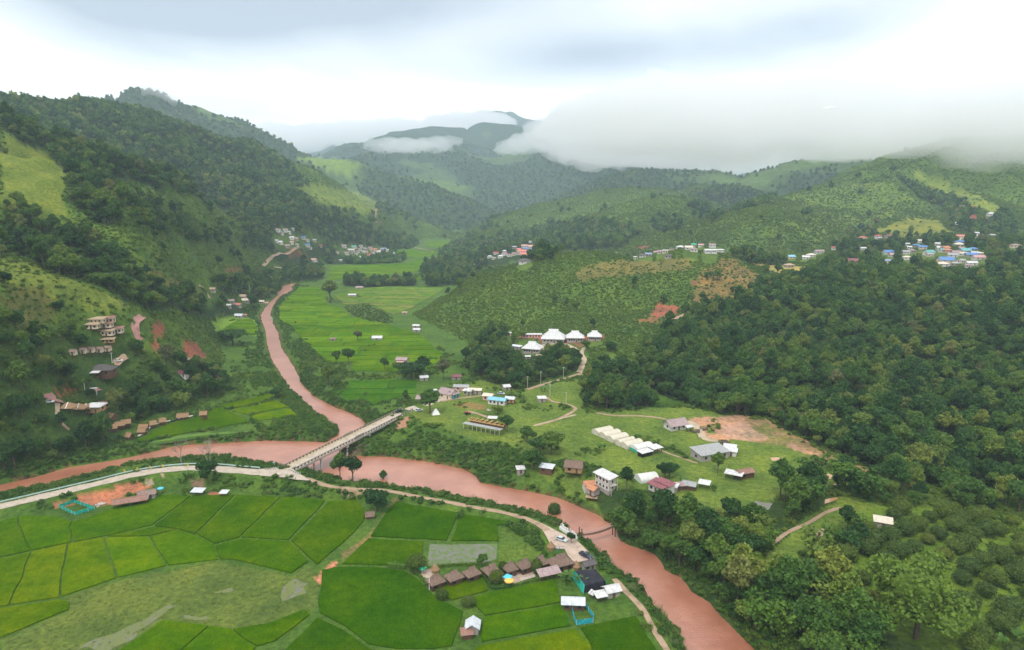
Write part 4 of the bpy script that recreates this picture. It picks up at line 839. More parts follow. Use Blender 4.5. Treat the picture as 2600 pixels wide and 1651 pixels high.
def bare_tree(loc, h, seed, label):
    rr = random.Random(seed); parts = []; V0 = []
    def grow(p, d, L, r_, lv):
        q = p + d * L; V0.append(tube(p, q, r_, r_ * .68, 5))
        if lv == 0: return
        for k in range(3 if lv > 2 else 2 + (rr.random() < .5)):
            nd = (d + Vector((rr.uniform(-.75, .75), rr.uniform(-.75, .75), rr.uniform(-.05, .4)))).normalized(); grow(q, nd, L * rr.uniform(.62, .82), r_ * .62, lv - 1)
    t = thing('bare_tree', loc, 0, label, 'tree', None)
    V0.clear(); V0.append(tube((0, 0, -1), (0, 0, h * .3), .3, .22, 6)); tr = mesh('trunk', *join(V0), MATS['pale_bark'], t)
    V0.clear(); grow(Vector((0, 0, h * .28)), Vector((.1, 0, 1)), h * .22, .2, 5); grow(Vector((0, 0, h * .24)), Vector((-.5, .2, .8)).normalized(), h * .2, .14, 4); mesh('branches', *join(V0), MATS['pale_bark'], t); return t
def hedge(pts, label, wid=.8, h=1.1, dens=9, mat='bank_leaves', name='hedge'):
    P_ = [Vector(G(*p)) for p in pts]; rng = np.random.default_rng(len(pts) * 31 + int(pts[0][0])); L_ = []; core = []
    for a_, b_ in zip(P_[:-1], P_[1:]):
        k = int((b_ - a_).length * dens * (1 + h)); t = rng.random(k); hh = rng.random(k) ** .7 * h
        for q in range(k): p = a_.lerp(b_, t[q]); L_.append((p.x + rng.normal(0, wid * .4), p.y + rng.normal(0, wid * .4), gz(p.x, p.y) + hh[q]))
        d = (b_ - a_).normalized(); s = Vector((-d.y, d.x, 0)) * wid * .35
        core.append(([tuple(v) for v in (a_ - s, a_ + s, b_ + s, b_ - s)] + [tuple(v + Vector((0, 0, h * .75))) for v in (a_ - s, a_ + s, b_ + s, b_ - s)], [(4, 5, 6, 7), (0, 1, 5, 4), (2, 3, 7, 6), (1, 2, 6, 5), (3, 0, 4, 7)]))
    V_, F_ = leafquads(rng, np.array(L_), np.tile((0, 0, 1.), (len(L_), 1)), .42, .8)
    o = mesh(name, *join([(V_, F_)] + core), MATS[mat]); return tag(o, label, 'hedge')

# ------------------------------------------------------------------ building kit
RC = dict(white=(.64, .64, .64), cream=(.70, .62, .50), tin=(.62, .66, .70), grey=(.36, .37, .37), blue=(.10, .24, .52), skyblue=(.22, .52, .66), slate=(.25, .33, .44), teal=(.12, .40, .40), green=(.04, .42, .28), coral=(.62, .20, .16), red=(.42, .09, .08), orange=(.55, .24, .12), pink=(.62, .34, .32), mauve=(.36, .25, .25), maroon=(.26, .085, .10), tan=(.46, .34, .22), dark=(.10, .09, .09), brown=(.27, .185, .15), rust=(.30, .16, .12), plumgrey=(.38, .28, .28))
for k, v_ in RC.items(): plain('roof_' + k, v_, .55, .3, 1.1, .4, 0, 2.2, .8)
plain('thatch', (.24, .165, .13), .95, .45, 2.5, .05, 0, 3.5, .72); plain('straw_thatch', (.36, .23, .13), .95, .4, 2.5, .05, 0, 3.5, .74)
plain('white_wall', (.58, .56, .52), .8, .2, .8); plain('cream_wall', (.60, .50, .38), .8, .2, .8); plain('timber_wall', (.15, .085, .055), .85, .35, 1.4, .1, 0, 2.5, .7); plain('bamboo_wall', (.42, .27, .13), .85, .35, 1.4, .1, 0, 3, .75)
plain('block_wall', (.33, .30, .27), .9, .25, 1.2); plain('pink_wall', (.62, .36, .30), .8, .2, .8); plain('concrete', (.50, .46, .40), .85, .25, .7); plain('blue_paint', (.03, .18, .36), .7, .2); plain('teal_paint', (.06, .30, .34), .6, .2)
plain('window_glass', (.02, .025, .03), .15, .1, 1, .5); plain('door_wood', (.12, .07, .045), .7, .3); plain('black_paint', (.015, .015, .018), .6, .2); plain('white_paint', (.68, .68, .66), .6, .1); plain('yellow_paint', (.75, .52, .02), .6, .1); plain('plastic_film', (.54, .51, .41), .4, .12, .5); plain('clear_film', (.60, .62, .60), .35, .12, .5)
plain('green_net', (.02, .34, .25), .85, .35, 1.5); plain('teal_net', (.02, .32, .36), .85, .35, 1.5); plain('dark_net', (.022, .022, .032), .9, .5, .6); plain('orange_cloth', (.80, .45, .10), .8, .1); plain('blue_cloth', (.10, .48, .66), .8, .1); plain('green_cloth', (.03, .48, .26), .8, .1); plain('rubble', (.5, .46, .42), .9, .6, 3); plain('lumber', (.58, .38, .14), .85, .3, 2); plain('steel', (.45, .47, .48), .45, .2, 2, .5); plain('teal_steel', (.42, .58, .54), .5, .2, 2, .4)
def gable(L, W, rise, ov, z, th=.16):
    x_ = L / 2 + ov; y_ = W / 2 + ov; sl = rise / (W / 2); zl = z - sl * ov; P_ = []
    for s in (-1, 1):
        V_ = [(-x_, 0, z + rise), (x_, 0, z + rise), (x_, s * y_, zl), (-x_, s * y_, zl)]; V_ += [(a_, b_, c_ + th) for a_, b_, c_ in V_]
        P_.append((V_, [(0, 1, 2, 3), (7, 6, 5, 4), (0, 4, 5, 1), (1, 5, 6, 2), (2, 6, 7, 3), (3, 7, 4, 0)]))
    return join(P_)
def hip(L, W, rise, ov, z, ridge=.35, th=.18):
    x_, y_ = L / 2 + ov, W / 2 + ov; r_ = L * ridge / 2
    lo = [(-x_, -y_, z - .15), (x_, -y_, z - .15), (x_, y_, z - .15), (-x_, y_, z - .15)]; V_ = lo + [(a_, b_, c_ + th) for a_, b_, c_ in lo] + [(-r_, 0, z + rise), (r_, 0, z + rise)]
    return V_, [(3, 2, 1, 0), (0, 1, 5, 4), (1, 2, 6, 5), (2, 3, 7, 6), (3, 0, 4, 7), (4, 5, 9, 8), (5, 6, 9), (6, 7, 8, 9), (7, 4, 8)]
def shedroof(L, W, rise, ov, z, th=.12):
    x_, y_ = L / 2 + ov, W / 2 + ov; V_ = [(-x_, -y_, z), (x_, -y_, z), (x_, y_, z + rise), (-x_, y_, z + rise)]; V_ += [(a_, b_, c_ + th) for a_, b_, c_ in V_]
    return V_, [(3, 2, 1, 0), (4, 5, 6, 7), (0, 1, 5, 4), (1, 2, 6, 5), (2, 3, 7, 6), (3, 0, 4, 7)]
def arch(L, W, hh, z0, z1, n_=10):
    V_ = []
    for x_ in (-L / 2, L / 2):
        V_.append((x_, -W / 2, z0))
        for k in range(n_ + 1): t = math.pi * k / n_; V_.append((x_, -W / 2 * math.cos(t), z1 + hh * math.sin(t)))
        V_.append((x_, W / 2, z0))
    m_ = n_ + 3; F_ = [(k, k + 1, m_ + k + 1, m_ + k) for k in range(m_ - 1)] + [tuple(range(m_))[::-1], tuple(range(m_, 2 * m_))]
    return V_, F_
def house(v, x_, y_, L, W, h, rot, roof='gable', rc='roof_white', wc='white_wall', label='', cat='house', name='house', rise=None, ov=.5, stilt=0.0, win=2, door=True, group=None, open_=False, lift=None, gablet=False, loc=None, posts=3):
    rise = rise if rise is not None else (W * .28 if roof in ('gable', 'hip') else .5)
    if loc is None:
        p = Q(v, [(x_, y_)])[0]; loc = G(p[0], p[1], stilt + h + rise * .4 if lift is None else lift)
    zs = min(gz(loc[0] + a_ * L * .4, loc[1] + b_ * W * .4) for a_ in (-1, 1) for b_ in (-1, 1)); zb = max(zs, loc[2] - 1.5) if not stilt else loc[2]
    t = thing(name, (loc[0], loc[1], loc[2]), R(rot), label, cat, group); CLEAR.append((loc[0], loc[1], .5 * math.hypot(L, W) + .4)); base = min(0, zb - loc[2]) - .4
    if stilt or open_:
        for k in range(posts):
            for s in (-1, 1): mesh('post', *boxv(-.09, .09, -.09, .09, base - .8, (stilt if not open_ else stilt + h + (rise if roof == 'shed' and s > 0 else 0))), MATS['timber_wall'], t, loc=((k / (posts - 1) - .5) * (L - .3), s * (W / 2 - .15), 0))
    if stilt: mesh('floor', *boxv(-L / 2, L / 2, -W / 2, W / 2, stilt - .2, stilt), MATS['timber_wall'], t)
    if not open_:
        z0, z1 = (stilt if stilt else base), stilt + h
        if roof == 'gable': V_ = [(a_, b_, c_) for a_ in (-L / 2, L / 2) for b_, c_ in ((-W / 2, z0), (W / 2, z0), (W / 2, z1), (0, z1 + rise - .02), (-W / 2, z1))]; F_ = [(4, 3, 2, 1, 0), (5, 6, 7, 8, 9), (0, 1, 6, 5), (1, 2, 7, 6), (4, 0, 5, 9), (2, 3, 8, 7), (3, 4, 9, 8)]
        elif roof == 'shed': V_ = [(a_, b_, c_) for a_ in (-L / 2, L / 2) for b_, c_ in ((-W / 2, z0), (W / 2, z0), (W / 2, z1 + rise - .1), (-W / 2, z1 - .02))]; F_ = [(3, 2, 1, 0), (4, 5, 6, 7), (0, 1, 5, 4), (1, 2, 6, 5), (2, 3, 7, 6), (3, 0, 4, 7)]
        else: V_, F_ = boxv(-L / 2, L / 2, -W / 2, W / 2, z0, z1)
        mesh('wall', V_, F_, MATS[wc], t)
        zc = stilt + h * .55; wh = min(.6, h * .22)
        for s in (-1, 1):
            for k in range(win):
                xx = ((k + .5) / win - .5) * L * .9
                if door and s < 0 and k == win // 2: mesh('door', *boxv(xx - .45, xx + .45, -W / 2 - .05, -W / 2 + .05, stilt + .02, stilt + min(2, h * .85)), MATS['door_wood'], t)
                else: w_ = mesh('window', *boxv(xx - min(.6, L / win * .3), xx + min(.6, L / win * .3), s * W / 2 - .05, s * W / 2 + .05, zc - wh, zc + wh), MATS['window_glass'], t)
        if win > 1 and W > 3: mesh('window', *boxv(L / 2 - .05, L / 2 + .05, -.6, .6, zc - wh, zc + wh), MATS['window_glass'], t); mesh('window', *boxv(-L / 2 - .05, -L / 2 + .05, -.6, .6, zc - wh, zc + wh), MATS['window_glass'], t)
    z = stilt + h
    rf = {'gable': lambda: gable(L, W, rise, ov, z), 'hip': lambda: hip(L, W, rise, ov, z), 'shed': lambda: shedroof(L, W, rise, ov, z), 'flat': lambda: boxv(-L / 2 - ov, L / 2 + ov, -W / 2 - ov, W / 2 + ov, z, z + .25)}[roof]()
    r_ = mesh('roof', *rf, MATS[rc], t)
    if roof == 'gable' and name != 'village_house': mesh('ridge_cap', *boxv(-L / 2 - ov, L / 2 + ov, -.16, .16, z + rise + .1, z + rise + .2), MATS[rc], r_)
    if gablet: mesh('gablet', *gable(L * .42, W * .42, rise * .5, .35, z + rise * .62), MATS[rc], r_)
    return t
# ------------------------------------------------------------------ the concrete bridge
ba = Vector((*at_z(731, 1192, 3.0), 3.0)); bb = Vector((*at_z(1035, 1041, 3.0), 3.0)); bd = (bb - ba); BL = bd.length; brz = math.atan2(bd.y, bd.x)
br = thing('road_bridge', ((ba + bb) / 2), brz, 'long concrete road bridge on white piers crossing the muddy river', 'bridge')
mesh('deck', *boxv(-BL / 2, BL / 2, -3.6, 3.6, -.45, 0), MATS['concrete'], br)
mesh('road_surface', *boxv(-BL / 2 + .05, BL / 2 - .05, -3.0, 3.0, 0, .05), MATS['concrete_road'], br)
post = None; plain('bridge_post', (.13, .10, .075), .85, .3, 2); plain('bridge_rail', (.27, .235, .185), .85, .35, 1)
for s in (-1, 1):
    mesh('kerb', *boxv(-BL / 2, BL / 2, s * 3.3 - .3, s * 3.3 + .3, .003, .28), MATS['concrete'], br)
    mesh('kerb_stripe', *boxv(-BL / 2, BL / 2, s * 2.98 - .03, s * 2.98 + .03, .08, .22), MATS['yellow_paint'] if s > 0 else MATS['white_paint'], br)
    mesh('rail', *boxv(-BL / 2, BL / 2, s * 3.42 - .10, s * 3.42 + .10, .98, 1.25), MATS['bridge_rail'], br); mesh('rail', *boxv(-BL / 2, BL / 2, s * 3.42 - .06, s * 3.42 + .06, .58, .74), MATS['bridge_rail'], br)
    mesh('girder', *boxv(-BL / 2, BL / 2, s * 2.4 - .25, s * 2.4 + .25, -1.5, -.45), MATS['concrete'], br)
    mesh('parapet_panel', *boxv(-4.2, 2.2, s * 3.42 - .18, s * 3.42 + .18, .28, 1.55), MATS['bridge_rail'], br)
    for k in range(43):
        xx = -BL / 2 + .4 + k * (BL - .8) / 42
        if post is None: post = mesh('post', *boxv(-.3, .3, -.16, .16, .28, 1.12), MATS['bridge_post'], br, loc=(xx, s * 3.42, 0))
        else: o = post.copy(); COL.objects.link(o); o.location = (xx, s * 3.42, 0)
mesh('girder', *boxv(-BL / 2, BL / 2, -.25, .25, -1.5, -.45), MATS['concrete'], br)
for k, t in enumerate((.2, .40, .585, .775)):
    pr = mesh('pier', *boxv(-.45, .45, -3.2, 3.2, -2.1, -1.5), MATS['white_wall'], br, loc=((t - .5) * BL, 0, 0))
    for s in (-1, 1): mesh('column', *tube((0, s * 2.2, -10), (0, s * 2.2, -2.1), .5, .5, 10), MATS['white_wall'], pr)
    if k in (1, 2):
        for s in (-1,):
            for q in range(3): mesh('depth_mark', *boxv(-.53, .53, s * 2.2 - .53, s * 2.2 + .53, -4.6 + q * .8, -4.25 + q * .8), MATS['black_paint'], pr)
for s in (-1, 1): mesh('abutment', *boxv(s * BL / 2 - 1.2, s * BL / 2 + 1.0, -3.8, 3.8, -6, -.5), MATS['concrete'], br)
# guard rail along the road, chevron boards, bollards
def offs(S, d): return [(p.x + d * -((S[min(i + 1, len(S) - 1)] - S[max(i - 1, 0)]).normalized().y), p.y + d * ((S[min(i + 1, len(S) - 1)] - S[max(i - 1, 0)]).normalized().x)) for i, p in enumerate(S)]
gp = offs(SW, 3.5); gp = [p for p in gp if p[0] < ba.x - 10]
def strip(P_, z0, z1, th):
    V_, F_ = [], []
    for i_, (x_, y_) in enumerate(P_):
        V_ += [(x_, y_ - th, z0), (x_, y_ + th, z0), (x_, y_ + th, z1), (x_, y_ - th, z1)]
        if i_:
            a_ = 4 * (i_ - 1)
            for q in range(4): F_.append((a_ + q, a_ + (q + 1) % 4, a_ + 4 + (q + 1) % 4, a_ + 4 + q))
    return V_, F_
gr = thing('guard_rail', (gp[len(gp) // 2][0], gp[len(gp) // 2][1], 2.8), 0, 'pale green steel guard rail along the riverside road', 'guard rail')
ox, oy = gp[len(gp) // 2]
mesh('rail', *strip([(x_ - ox, y_ - oy) for x_, y_ in gp], .42, .88, .07), MATS['teal_steel'], gr)
for k in range(0, len(gp), 2): mesh('post', *boxv(-.08, .08, -.08, .08, -.8, .7), MATS['steel'], gr, loc=(gp[k][0] - ox, gp[k][1] - oy, 0))
for x_, y_ in [(945, 310), (1103, 288), (1258, 268), (1415, 250), (1718, 235)]:
    p = G(*Q('m', [(x_, y_)])[0], 1.6); t = thing('chevron_sign', p, R(-20), 'yellow curve marker board on a post behind the guard rail', 'road sign', 'yellow curve boards along the riverside road')
    mesh('post', *boxv(-.05, .05, -.05, .05, -.5, 1.4), MATS['steel'], t); mesh('board', *boxv(-.45, .45, -.09, -.05, .95, 2.0), MATS['yellow_paint'], t)
    V_ = [(-.3, -.1, 1.1), (-.05, -.1, 1.1), (.25, -.1, 1.475), (-.05, -.1, 1.85), (-.3, -.1, 1.85), (0, -.1, 1.475)]; mesh('arrow', V_, [(0, 1, 2, 5), (5, 2, 3, 4)], MATS['black_paint'], t)
for v, pts, gname in (('x', [(1085, 525), (1115, 524), (1145, 522), (1175, 519), (1205, 515), (1235, 509), (1262, 502)], 'bollards where the riverside road meets the bridge'), ('x', [(1395, 545), (1415, 554), (1435, 562), (1455, 569), (1475, 576), (1495, 582)], 'bollards where the dirt track leaves the bridge end')):
    for x_, y_ in Q(v, pts):
        q = at_z(x_, y_, 2.9); t = thing('bollard', (*q, 2.8), 0, ('black and white guide post, one of ' + gname), 'bollard', gname)
        mesh('post', *tube((0, 0, -.4), (0, 0, .95), .17, .17, 8), MATS['white_paint'], t); mesh('band', *tube((0, 0, .35), (0, 0, .72), .185, .185, 8), MATS['black_paint'], t)
def pole(v, x_, y_, h, label, arms=0, mat='concrete', cat='utility pole'):
    p = G(*Q(v, [(x_, y_)])[0]); t = thing('utility_pole' if cat == 'utility pole' else 'lamp_post', p, .3, label, cat)
    mesh('pole', *tube((0, 0, -.5), (0, 0, h), .16, .11, 7), MATS[mat], t)
    for k in range(arms): mesh('cross_arm', *boxv(-.9, .9, -.06, .06, h - .5 - k * .9, h - .38 - k * .9), MATS['steel'], t)
    return t
pole('f', 998, 605, 9, 'concrete utility pole beside the dirt road above the wooded farmstead', 2); pole('f', 908, 632, 8, 'utility pole at the foot of the dirt road by banana plants', 1); pole('f', 1152, 565, 8, 'utility pole halfway along the dirt road to the school', 1)
pole('f', 1060, 690, 8, 'utility pole beside the bend of the farm track', 2); pole('f', 1170, 750, 8, 'thin utility pole at the hairpin of the farm track', 1); pole('f', 2120, 95, 8, 'utility pole beside the road above the red cutting', 1); pole('f', 1815, 195, 7, 'utility pole below the red cutting', 1)
pole('k', 1005, 80, 7, 'white pole on the bank above the white-roofed pavilion', 0, 'white_paint'); pole('j', 1060, 1200, 6, 'lamp post beside the dark thatched hall', 1, 'white_paint', 'lamp'); pole('g', 620, 828, 4.5, 'slim white pole at the corner of the bungalow hedge', 0, 'white_paint'); pole('q', 375, 1090, 16, 'tall pale mast beside the riverside hamlet', 0, 'white_paint')
pole('x', 1190, 500, 3, 'short white lamp post behind the bollards', 1, 'white_paint', 'lamp')
p = G(*Q('k', [(1190, 175)])[0]); t = thing('open_shelter', p, .4, 'pale open shelter on four posts standing on red soil', 'shelter')
for a_ in (-1.4, 1.4):
    for b_ in (-.8, .8): mesh('post', *boxv(a_ - .08, a_ + .08, b_ - .08, b_ + .08, -.5, 3.4), MATS['white_paint'], t)
mesh('beam', *boxv(-1.7, 1.7, -1.0, 1.0, 3.4, 3.55), MATS['white_paint'], t)
# ------------------------------------------------------------------ vehicles
def car(v, x_, y_, rot, body, label, kind='pickup', loc=None):
    p = G(*Q(v, [(x_, y_)])[0], .7) if loc is None else loc; t = thing('pickup_truck' if kind == 'pickup' else 'car', p, R(rot), label, 'pickup truck' if kind == 'pickup' else 'car'); CLEAR.append((p[0], p[1], 2.6))
    L_ = 5.2 if kind == 'pickup' else 4.4; a_ = L_ / 2
    prof = [(-a_, .45), (a_ - .1, .42), (a_, .75), (a_ - .25, 1.0), (a_ - 1.35, 1.08), (-a_, 1.08)] if kind == 'pickup' else [(-a_, .42), (a_, .42), (a_, .75), (a_ - 1.1, .98), (-a_ + .25, 1.02), (-a_, .9)]
    k = len(prof); w_ = .9
    mesh('body', [(q, s * w_, z) for s in (-1, 1) for q, z in prof], [tuple(range(k)), tuple(range(k, 2 * k))[::-1]] + [(i_, k + i_, k + (i_ + 1) % k, (i_ + 1) % k) for i_ in range(k)], MATS[body], t)
    cab = [(a_ - 1.4, 1.08), (a_ - 2.0, 1.7), (a_ - 3.3, 1.72), (a_ - 3.45, 1.08)] if kind == 'pickup' else [(a_ - 1.1, .98), (a_ - 1.75, 1.45), (-a_ + .95, 1.45), (-a_ + .3, 1.0)]
    mesh('cabin_glass', [(q, s * .8, z) for s in (-1, 1) for q, z in cab], [(0, 1, 2, 3), (7, 6, 5, 4)] + [(i_, 4 + i_, 4 + (i_ + 1) % 4, (i_ + 1) % 4) for i_ in range(4)], MATS['window_glass'], t)
    mesh('cabin_roof', *boxv(cab[2][0] + .05, cab[1][0] - .05, -.78, .78, cab[1][1] - .02, cab[1][1] + .06), MATS[body], t)
    if kind == 'pickup': mesh('load_bed', *boxv(-a_ + .12, a_ - 3.6, -.76, .76, 1.06, 1.10), MATS['black_paint'], t)
    for sx in (-1, 1):
        for s in (-1, 1):
            wh_ = mesh('wheel', *tube((0, -.12, 0), (0, .12, 0), .36, .36, 12), MATS['black_paint'], t, loc=(sx * (a_ - .95), s * .84, .36)); mesh('rim', *tube((0, s * .1, 0), (0, s * .14, 0), .2, .2, 8), MATS['steel'], wh_)
    for s in (-1, 1): mesh('headlight', *boxv(a_ - .12, a_ + .02, s * .65 - .18, s * .65 + .18, .68, .84), MATS['white_paint'], t)
    return t
plain('navy_car', (.02, .03, .06), .3, .1, 1, .5); plain('white_car', (.78, .78, .78), .3, .05, 1, .5); plain('silver_car', (.45, .5, .52), .3, .1, 1, .5); plain('black_car', (.025, .025, .03), .3, .1, 1, .5)
q = ba.lerp(bb, .93); car('E', 0, 0, math.degrees(brz), 'black_car', 'dark pickup driving off the far end of the concrete bridge', loc=(q.x - 1.2, q.y + 1.6, 3.06))
car('A', 1400, 1420, -48, 'navy_car', 'navy pickup with a white roof cover parked on the riverside plaza'); car('A', 720, 970, -35, 'silver_car', 'silver car parked under the plaza palms', 'car')
car('w', 730, 115, 15, 'white_car', 'white and black car parked beside the red hillside road', 'car'); car('j', 1195, 1150, 20, 'white_car', 'white car on the pale parking pad above the dark thatched hall', 'car'); car('F', 715, 365, 80, 'navy_car', 'dark car on the red soil by the largest white-roofed hall', 'car'); car('n', 1530, 265, -20, 'silver_car', 'grey car behind the turquoise-roofed house', 'car')
car('n', 95, 560, 35, 'silver_car', 'pale car half hidden under the big tree by the bridge', 'car')
# ------------------------------------------------------------------ riverside plaza: sign, footbridge, umbrellas
sa, sb = Vector((*at_z(1422, 1336, 1.6), 1.0)), Vector((*at_z(1465, 1364, 1.6), 1.0)); sv = sb - sa
st = thing('letter_sign', (sa + sb) / 2, math.atan2(sv.y, sv.x), 'big white standing letters on a white plinth facing the plaza', 'sign')
mesh('plinth', *boxv(-sv.length / 2, sv.length / 2, -.35, .35, -.6, .55), MATS['white_paint'], st)
cu = bpy.data.curves.new('glyph', 'FONT'); cu.extrude = .12; cu.size = 1.9; word = 'Cabana lakhu'; xx = -sv.length / 2 + .3; stp = (sv.length - .8) / len(word)
for chx in word:
    if chx != ' ':
        cu.body = chx; to = bpy.data.objects.new('glyph', cu); COL.objects.link(to); dg = bpy.context.evaluated_depsgraph_get(); m2 = bpy.data.meshes.new_from_object(to.evaluated_get(dg)); bpy.data.objects.remove(to)
        m2.materials.clear(); o = obj('letter', m2, MATS['white_paint'], st); o.location = (xx, 0, .5); o.rotation_euler = (R(90), 0, 0); o.scale = (1.15, 1.25, 1)
    xx += stp
fa, fb = Vector((*at_z(1474, 1358, .8), .8)), Vector((*at_z(1559, 1335, .8), .8)); fv = fb - fa; FL = fv.length
ft = thing('footbridge', (fa + fb) / 2, math.atan2(fv.y, fv.x), 'narrow dark hanging footbridge from the plaza to the wooded bank', 'footbridge')
def sag(x_): return .9 * ((2 * x_ / FL) ** 2 - 1)
pk = None
for k in range(60):
    xx = -FL / 2 + (k + .5) * FL / 60
    if pk is None: pk = mesh('plank', *boxv(-FL / 150, FL / 150, -.65, .65, -.05, .05), MATS['timber_wall'], ft, loc=(xx, 0, sag(xx)))
    else: o = pk.copy(); COL.objects.link(o); o.location = (xx, 0, sag(xx))
for s in (-1, 1):
    mesh('hand_rope', *join([tube((-FL / 2 + k * FL / 16, s * .75, sag(-FL / 2 + k * FL / 16) + 1), (-FL / 2 + (k + 1) * FL / 16, s * .75, sag(-FL / 2 + (k + 1) * FL / 16) + 1), .05, .05, 5) for k in range(16)]), MATS['steel'], ft)
    for e_ in (-1, 1): mesh('tower_post', *boxv(e_ * FL / 2 - .15, e_ * FL / 2 + .15, s * .8 - .12, s * .8 + .12, -4, 2.6), MATS['timber_wall'], ft)
def umbrella(v, x_, y_, mat, label, r_=1.7, h=2.5, n_=8):
    p = G(*Q(v, [(x_, y_)])[0], h); t = thing('parasol', p, .2, label, 'parasol'); mesh('pole', *tube((0, 0, -.3), (0, 0, h), .05, .05, 6), MATS['steel'], t)
    V_ = [(0, 0, h + .55)] + [(r_ * math.cos(6.283 * k / n_), r_ * math.sin(6.283 * k / n_), h) for k in range(n_)] + [(r_ * math.cos(6.283 * k / n_), r_ * math.sin(6.283 * k / n_), h - .22) for k in range(n_)]
    mesh('canopy', V_, [(0, 1 + k, 1 + (k + 1) % n_) for k in range(n_)] + [(1 + k, 1 + n_ + k, 1 + n_ + (k + 1) % n_, 1 + (k + 1) % n_) for k in range(n_)], MATS[mat], t)
umbrella('B', 2310, 590, 'blue_cloth', 'light blue square parasol on the bungalow patio', 1.7, 2.6, 4); umbrella('B', 2340, 680, 'orange_cloth', 'orange parasol beside the blue one on the patio', 1.5, 2.4); umbrella('m', 1383, 528, 'blue_cloth', 'small pale blue parasol beside the long tin shed', 1.3, 2.2); umbrella('B', 290, 385, 'green_cloth', 'bright green canopy at the corner of the hut garden', 1.6, 2.2, 4)
umbrella('k', 1220, 770, 'blue_cloth', 'blue tarpaulin canopy among the trees of the hillside resort', 1.9, 2.0, 4)
for v, x_, y_, lb in (('B', 600, 400, 'round thatched stack hut behind the first bungalow'), ('C', 1700, 420, 'small straw stack hut beside the big thatched hall'), ('A', 430, 1150, 'narrow straw hut at the edge of the plaza')):
    p = G(*Q(v, [(x_, y_)])[0], 1.4); t = thing('straw_hut', p, 0, lb, 'hut'); CLEAR.append((p[0], p[1], 1.4)); mesh('base', *tube((0, 0, -.3), (0, 0, 1.3), 1.15, 1.2, 10), MATS['bamboo_wall'], t); mesh('roof', *tube((0, 0, 1.1), (0, 0, 3.0), 1.55, .15, 10), MATS['straw_thatch'], t)
# patio, fence, hedges of the bungalow garden
pt = [G(*p)[:2] for p in Q('C', [(-60, 760), (150, 640), (300, 600), (680, 560), (740, 700), (420, 800), (180, 880), (60, 860)])]
zp = max(gz(*p) for p in pt); tag(mesh('patio', [(*p, zp + .12) for p in pt], [tuple(range(len(pt)))], MATS['plaza_paving']), kind='structure'); blk |= inpoly(X, Y, pt)
pt = [G(*p)[:2] for p in Q('B', [(240, 490), (480, 420), (600, 480), (540, 560), (420, 640), (300, 600)])]; zp = max(gz(*p) for p in pt); tag(mesh('terrace', [(*p, zp + .1) for p in pt], [tuple(range(len(pt)))], MATS['plaza_paving']), kind='structure')
def fence(v, pts, h, mat, label, posts='white_paint', name='fence', rails=True, lean=0):
    P_ = [Vector(G(*p)) for p in Q(v, pts)]; o_ = P_[0]; t = thing(name, o_, 0, label, 'fence'); k = 0
    for a_, b_ in zip(P_[:-1], P_[1:]):
        n_ = max(1, int((b_ - a_).length / 2))
        for q in range(n_):
            p = a_.lerp(b_, q / n_) - o_; mesh('post', *boxv(-.06, .06, -.06, .06, -.4, h), MATS[posts], t, loc=p)
        if rails:
            for z_ in (h * .5, h * .95): mesh('rail', *tube(a_ - o_ + Vector((0, 0, z_)), b_ - o_ + Vector((0, 0, z_)), .05, .05, 5), MATS[mat], t)
        else:
            V_, F_ = [], []
            for q in range(n_ * 2 + 1):
                p = a_.lerp(b_, q / (n_ * 2)) - o_; sg = .12 * math.sin(q * 2.1); dd = (b_ - a_).normalized(); sx = Vector((-dd.y, dd.x, 0)) * (sg + .04)
                V_ += [tuple(p + Vector((0, 0, .02))), tuple(p + sx + Vector((0, 0, h * .5))), tuple(p + Vector((0, 0, h - abs(sg))))]
                if q: c_ = 3 * (q - 1); F_ += [(c_, c_ + 1, c_ + 4, c_ + 3), (c_ + 1, c_ + 2, c_ + 5, c_ + 4)]
            ob = mesh('net_panel', V_, F_, MATS[mat], t); md = ob.modifiers.new('th', 'SOLIDIFY'); md.thickness = .04
    return t
fence('C', [(380, 800), (500, 775), (620, 745), (740, 705)], 1.0, 'white_paint', 'low white railing along the edge of the patio')
fence('A', [(550, 1290), (660, 1320), (800, 1300)], 1.8, 'blue_paint', 'blue metal railing behind the big thatched hall', 'blue_paint', 'railing')
fence('m', [(150, 770), (330, 705), (580, 790), (340, 860), (150, 770)], 1.5, 'green_net', 'green net fence round a small plot beside red earth', 'steel', 'net_fence', False)
fence('D', [(445, 1020), (480, 1180), (540, 1340), (900, 1290), (910, 1200), (800, 1050), (700, 880)], 1.7, 'teal_net', 'blue-green net fence round a garden below a tin-roofed shed', 'steel', 'net_fence', False)
fence('n', [(1560, 440), (1760, 400), (1900, 380)], 1.1, 'timber_wall', 'dark fence around the yard of the turquoise-roofed house', 'timber_wall')
for v, pts, lb, kw in [('B', [(150, 500), (330, 700), (440, 830), (700, 790), (1000, 720), (1350, 640), (1660, 570)], 'clipped green hedge round the three-bungalow garden', {}), ('B', [(1650, 420), (1780, 640), (1900, 860), (2000, 900), (2400, 850)], 'green hedge along the lane between the two bungalow rows', {}), ('C', [(-50, 960), (300, 900), (700, 800), (1150, 720)], 'long green hedge below the patio facing the paddies', {}), ('B', [(640, 380), (900, 350), (1300, 330), (1620, 330)], 'dark hedge between the huts and the flooded plot', {}), ('g', [(330, 665), (390, 672), (450, 680)], 'dense reed hedge at the edge of the large dark paddy', dict(wid=1.6, h=1.9)), ('C', [(1280, 540), (1500, 480), (1640, 460)], 'flowering hedge in front of the big thatched hall', {}), ('A', [(1250, 1080), (1400, 1160), (1550, 1270)], 'yellow-green hedge along the river wall of the plaza', dict(mat='scrub_leaves'))]: hedge(Q(v, pts), lb, **kw)
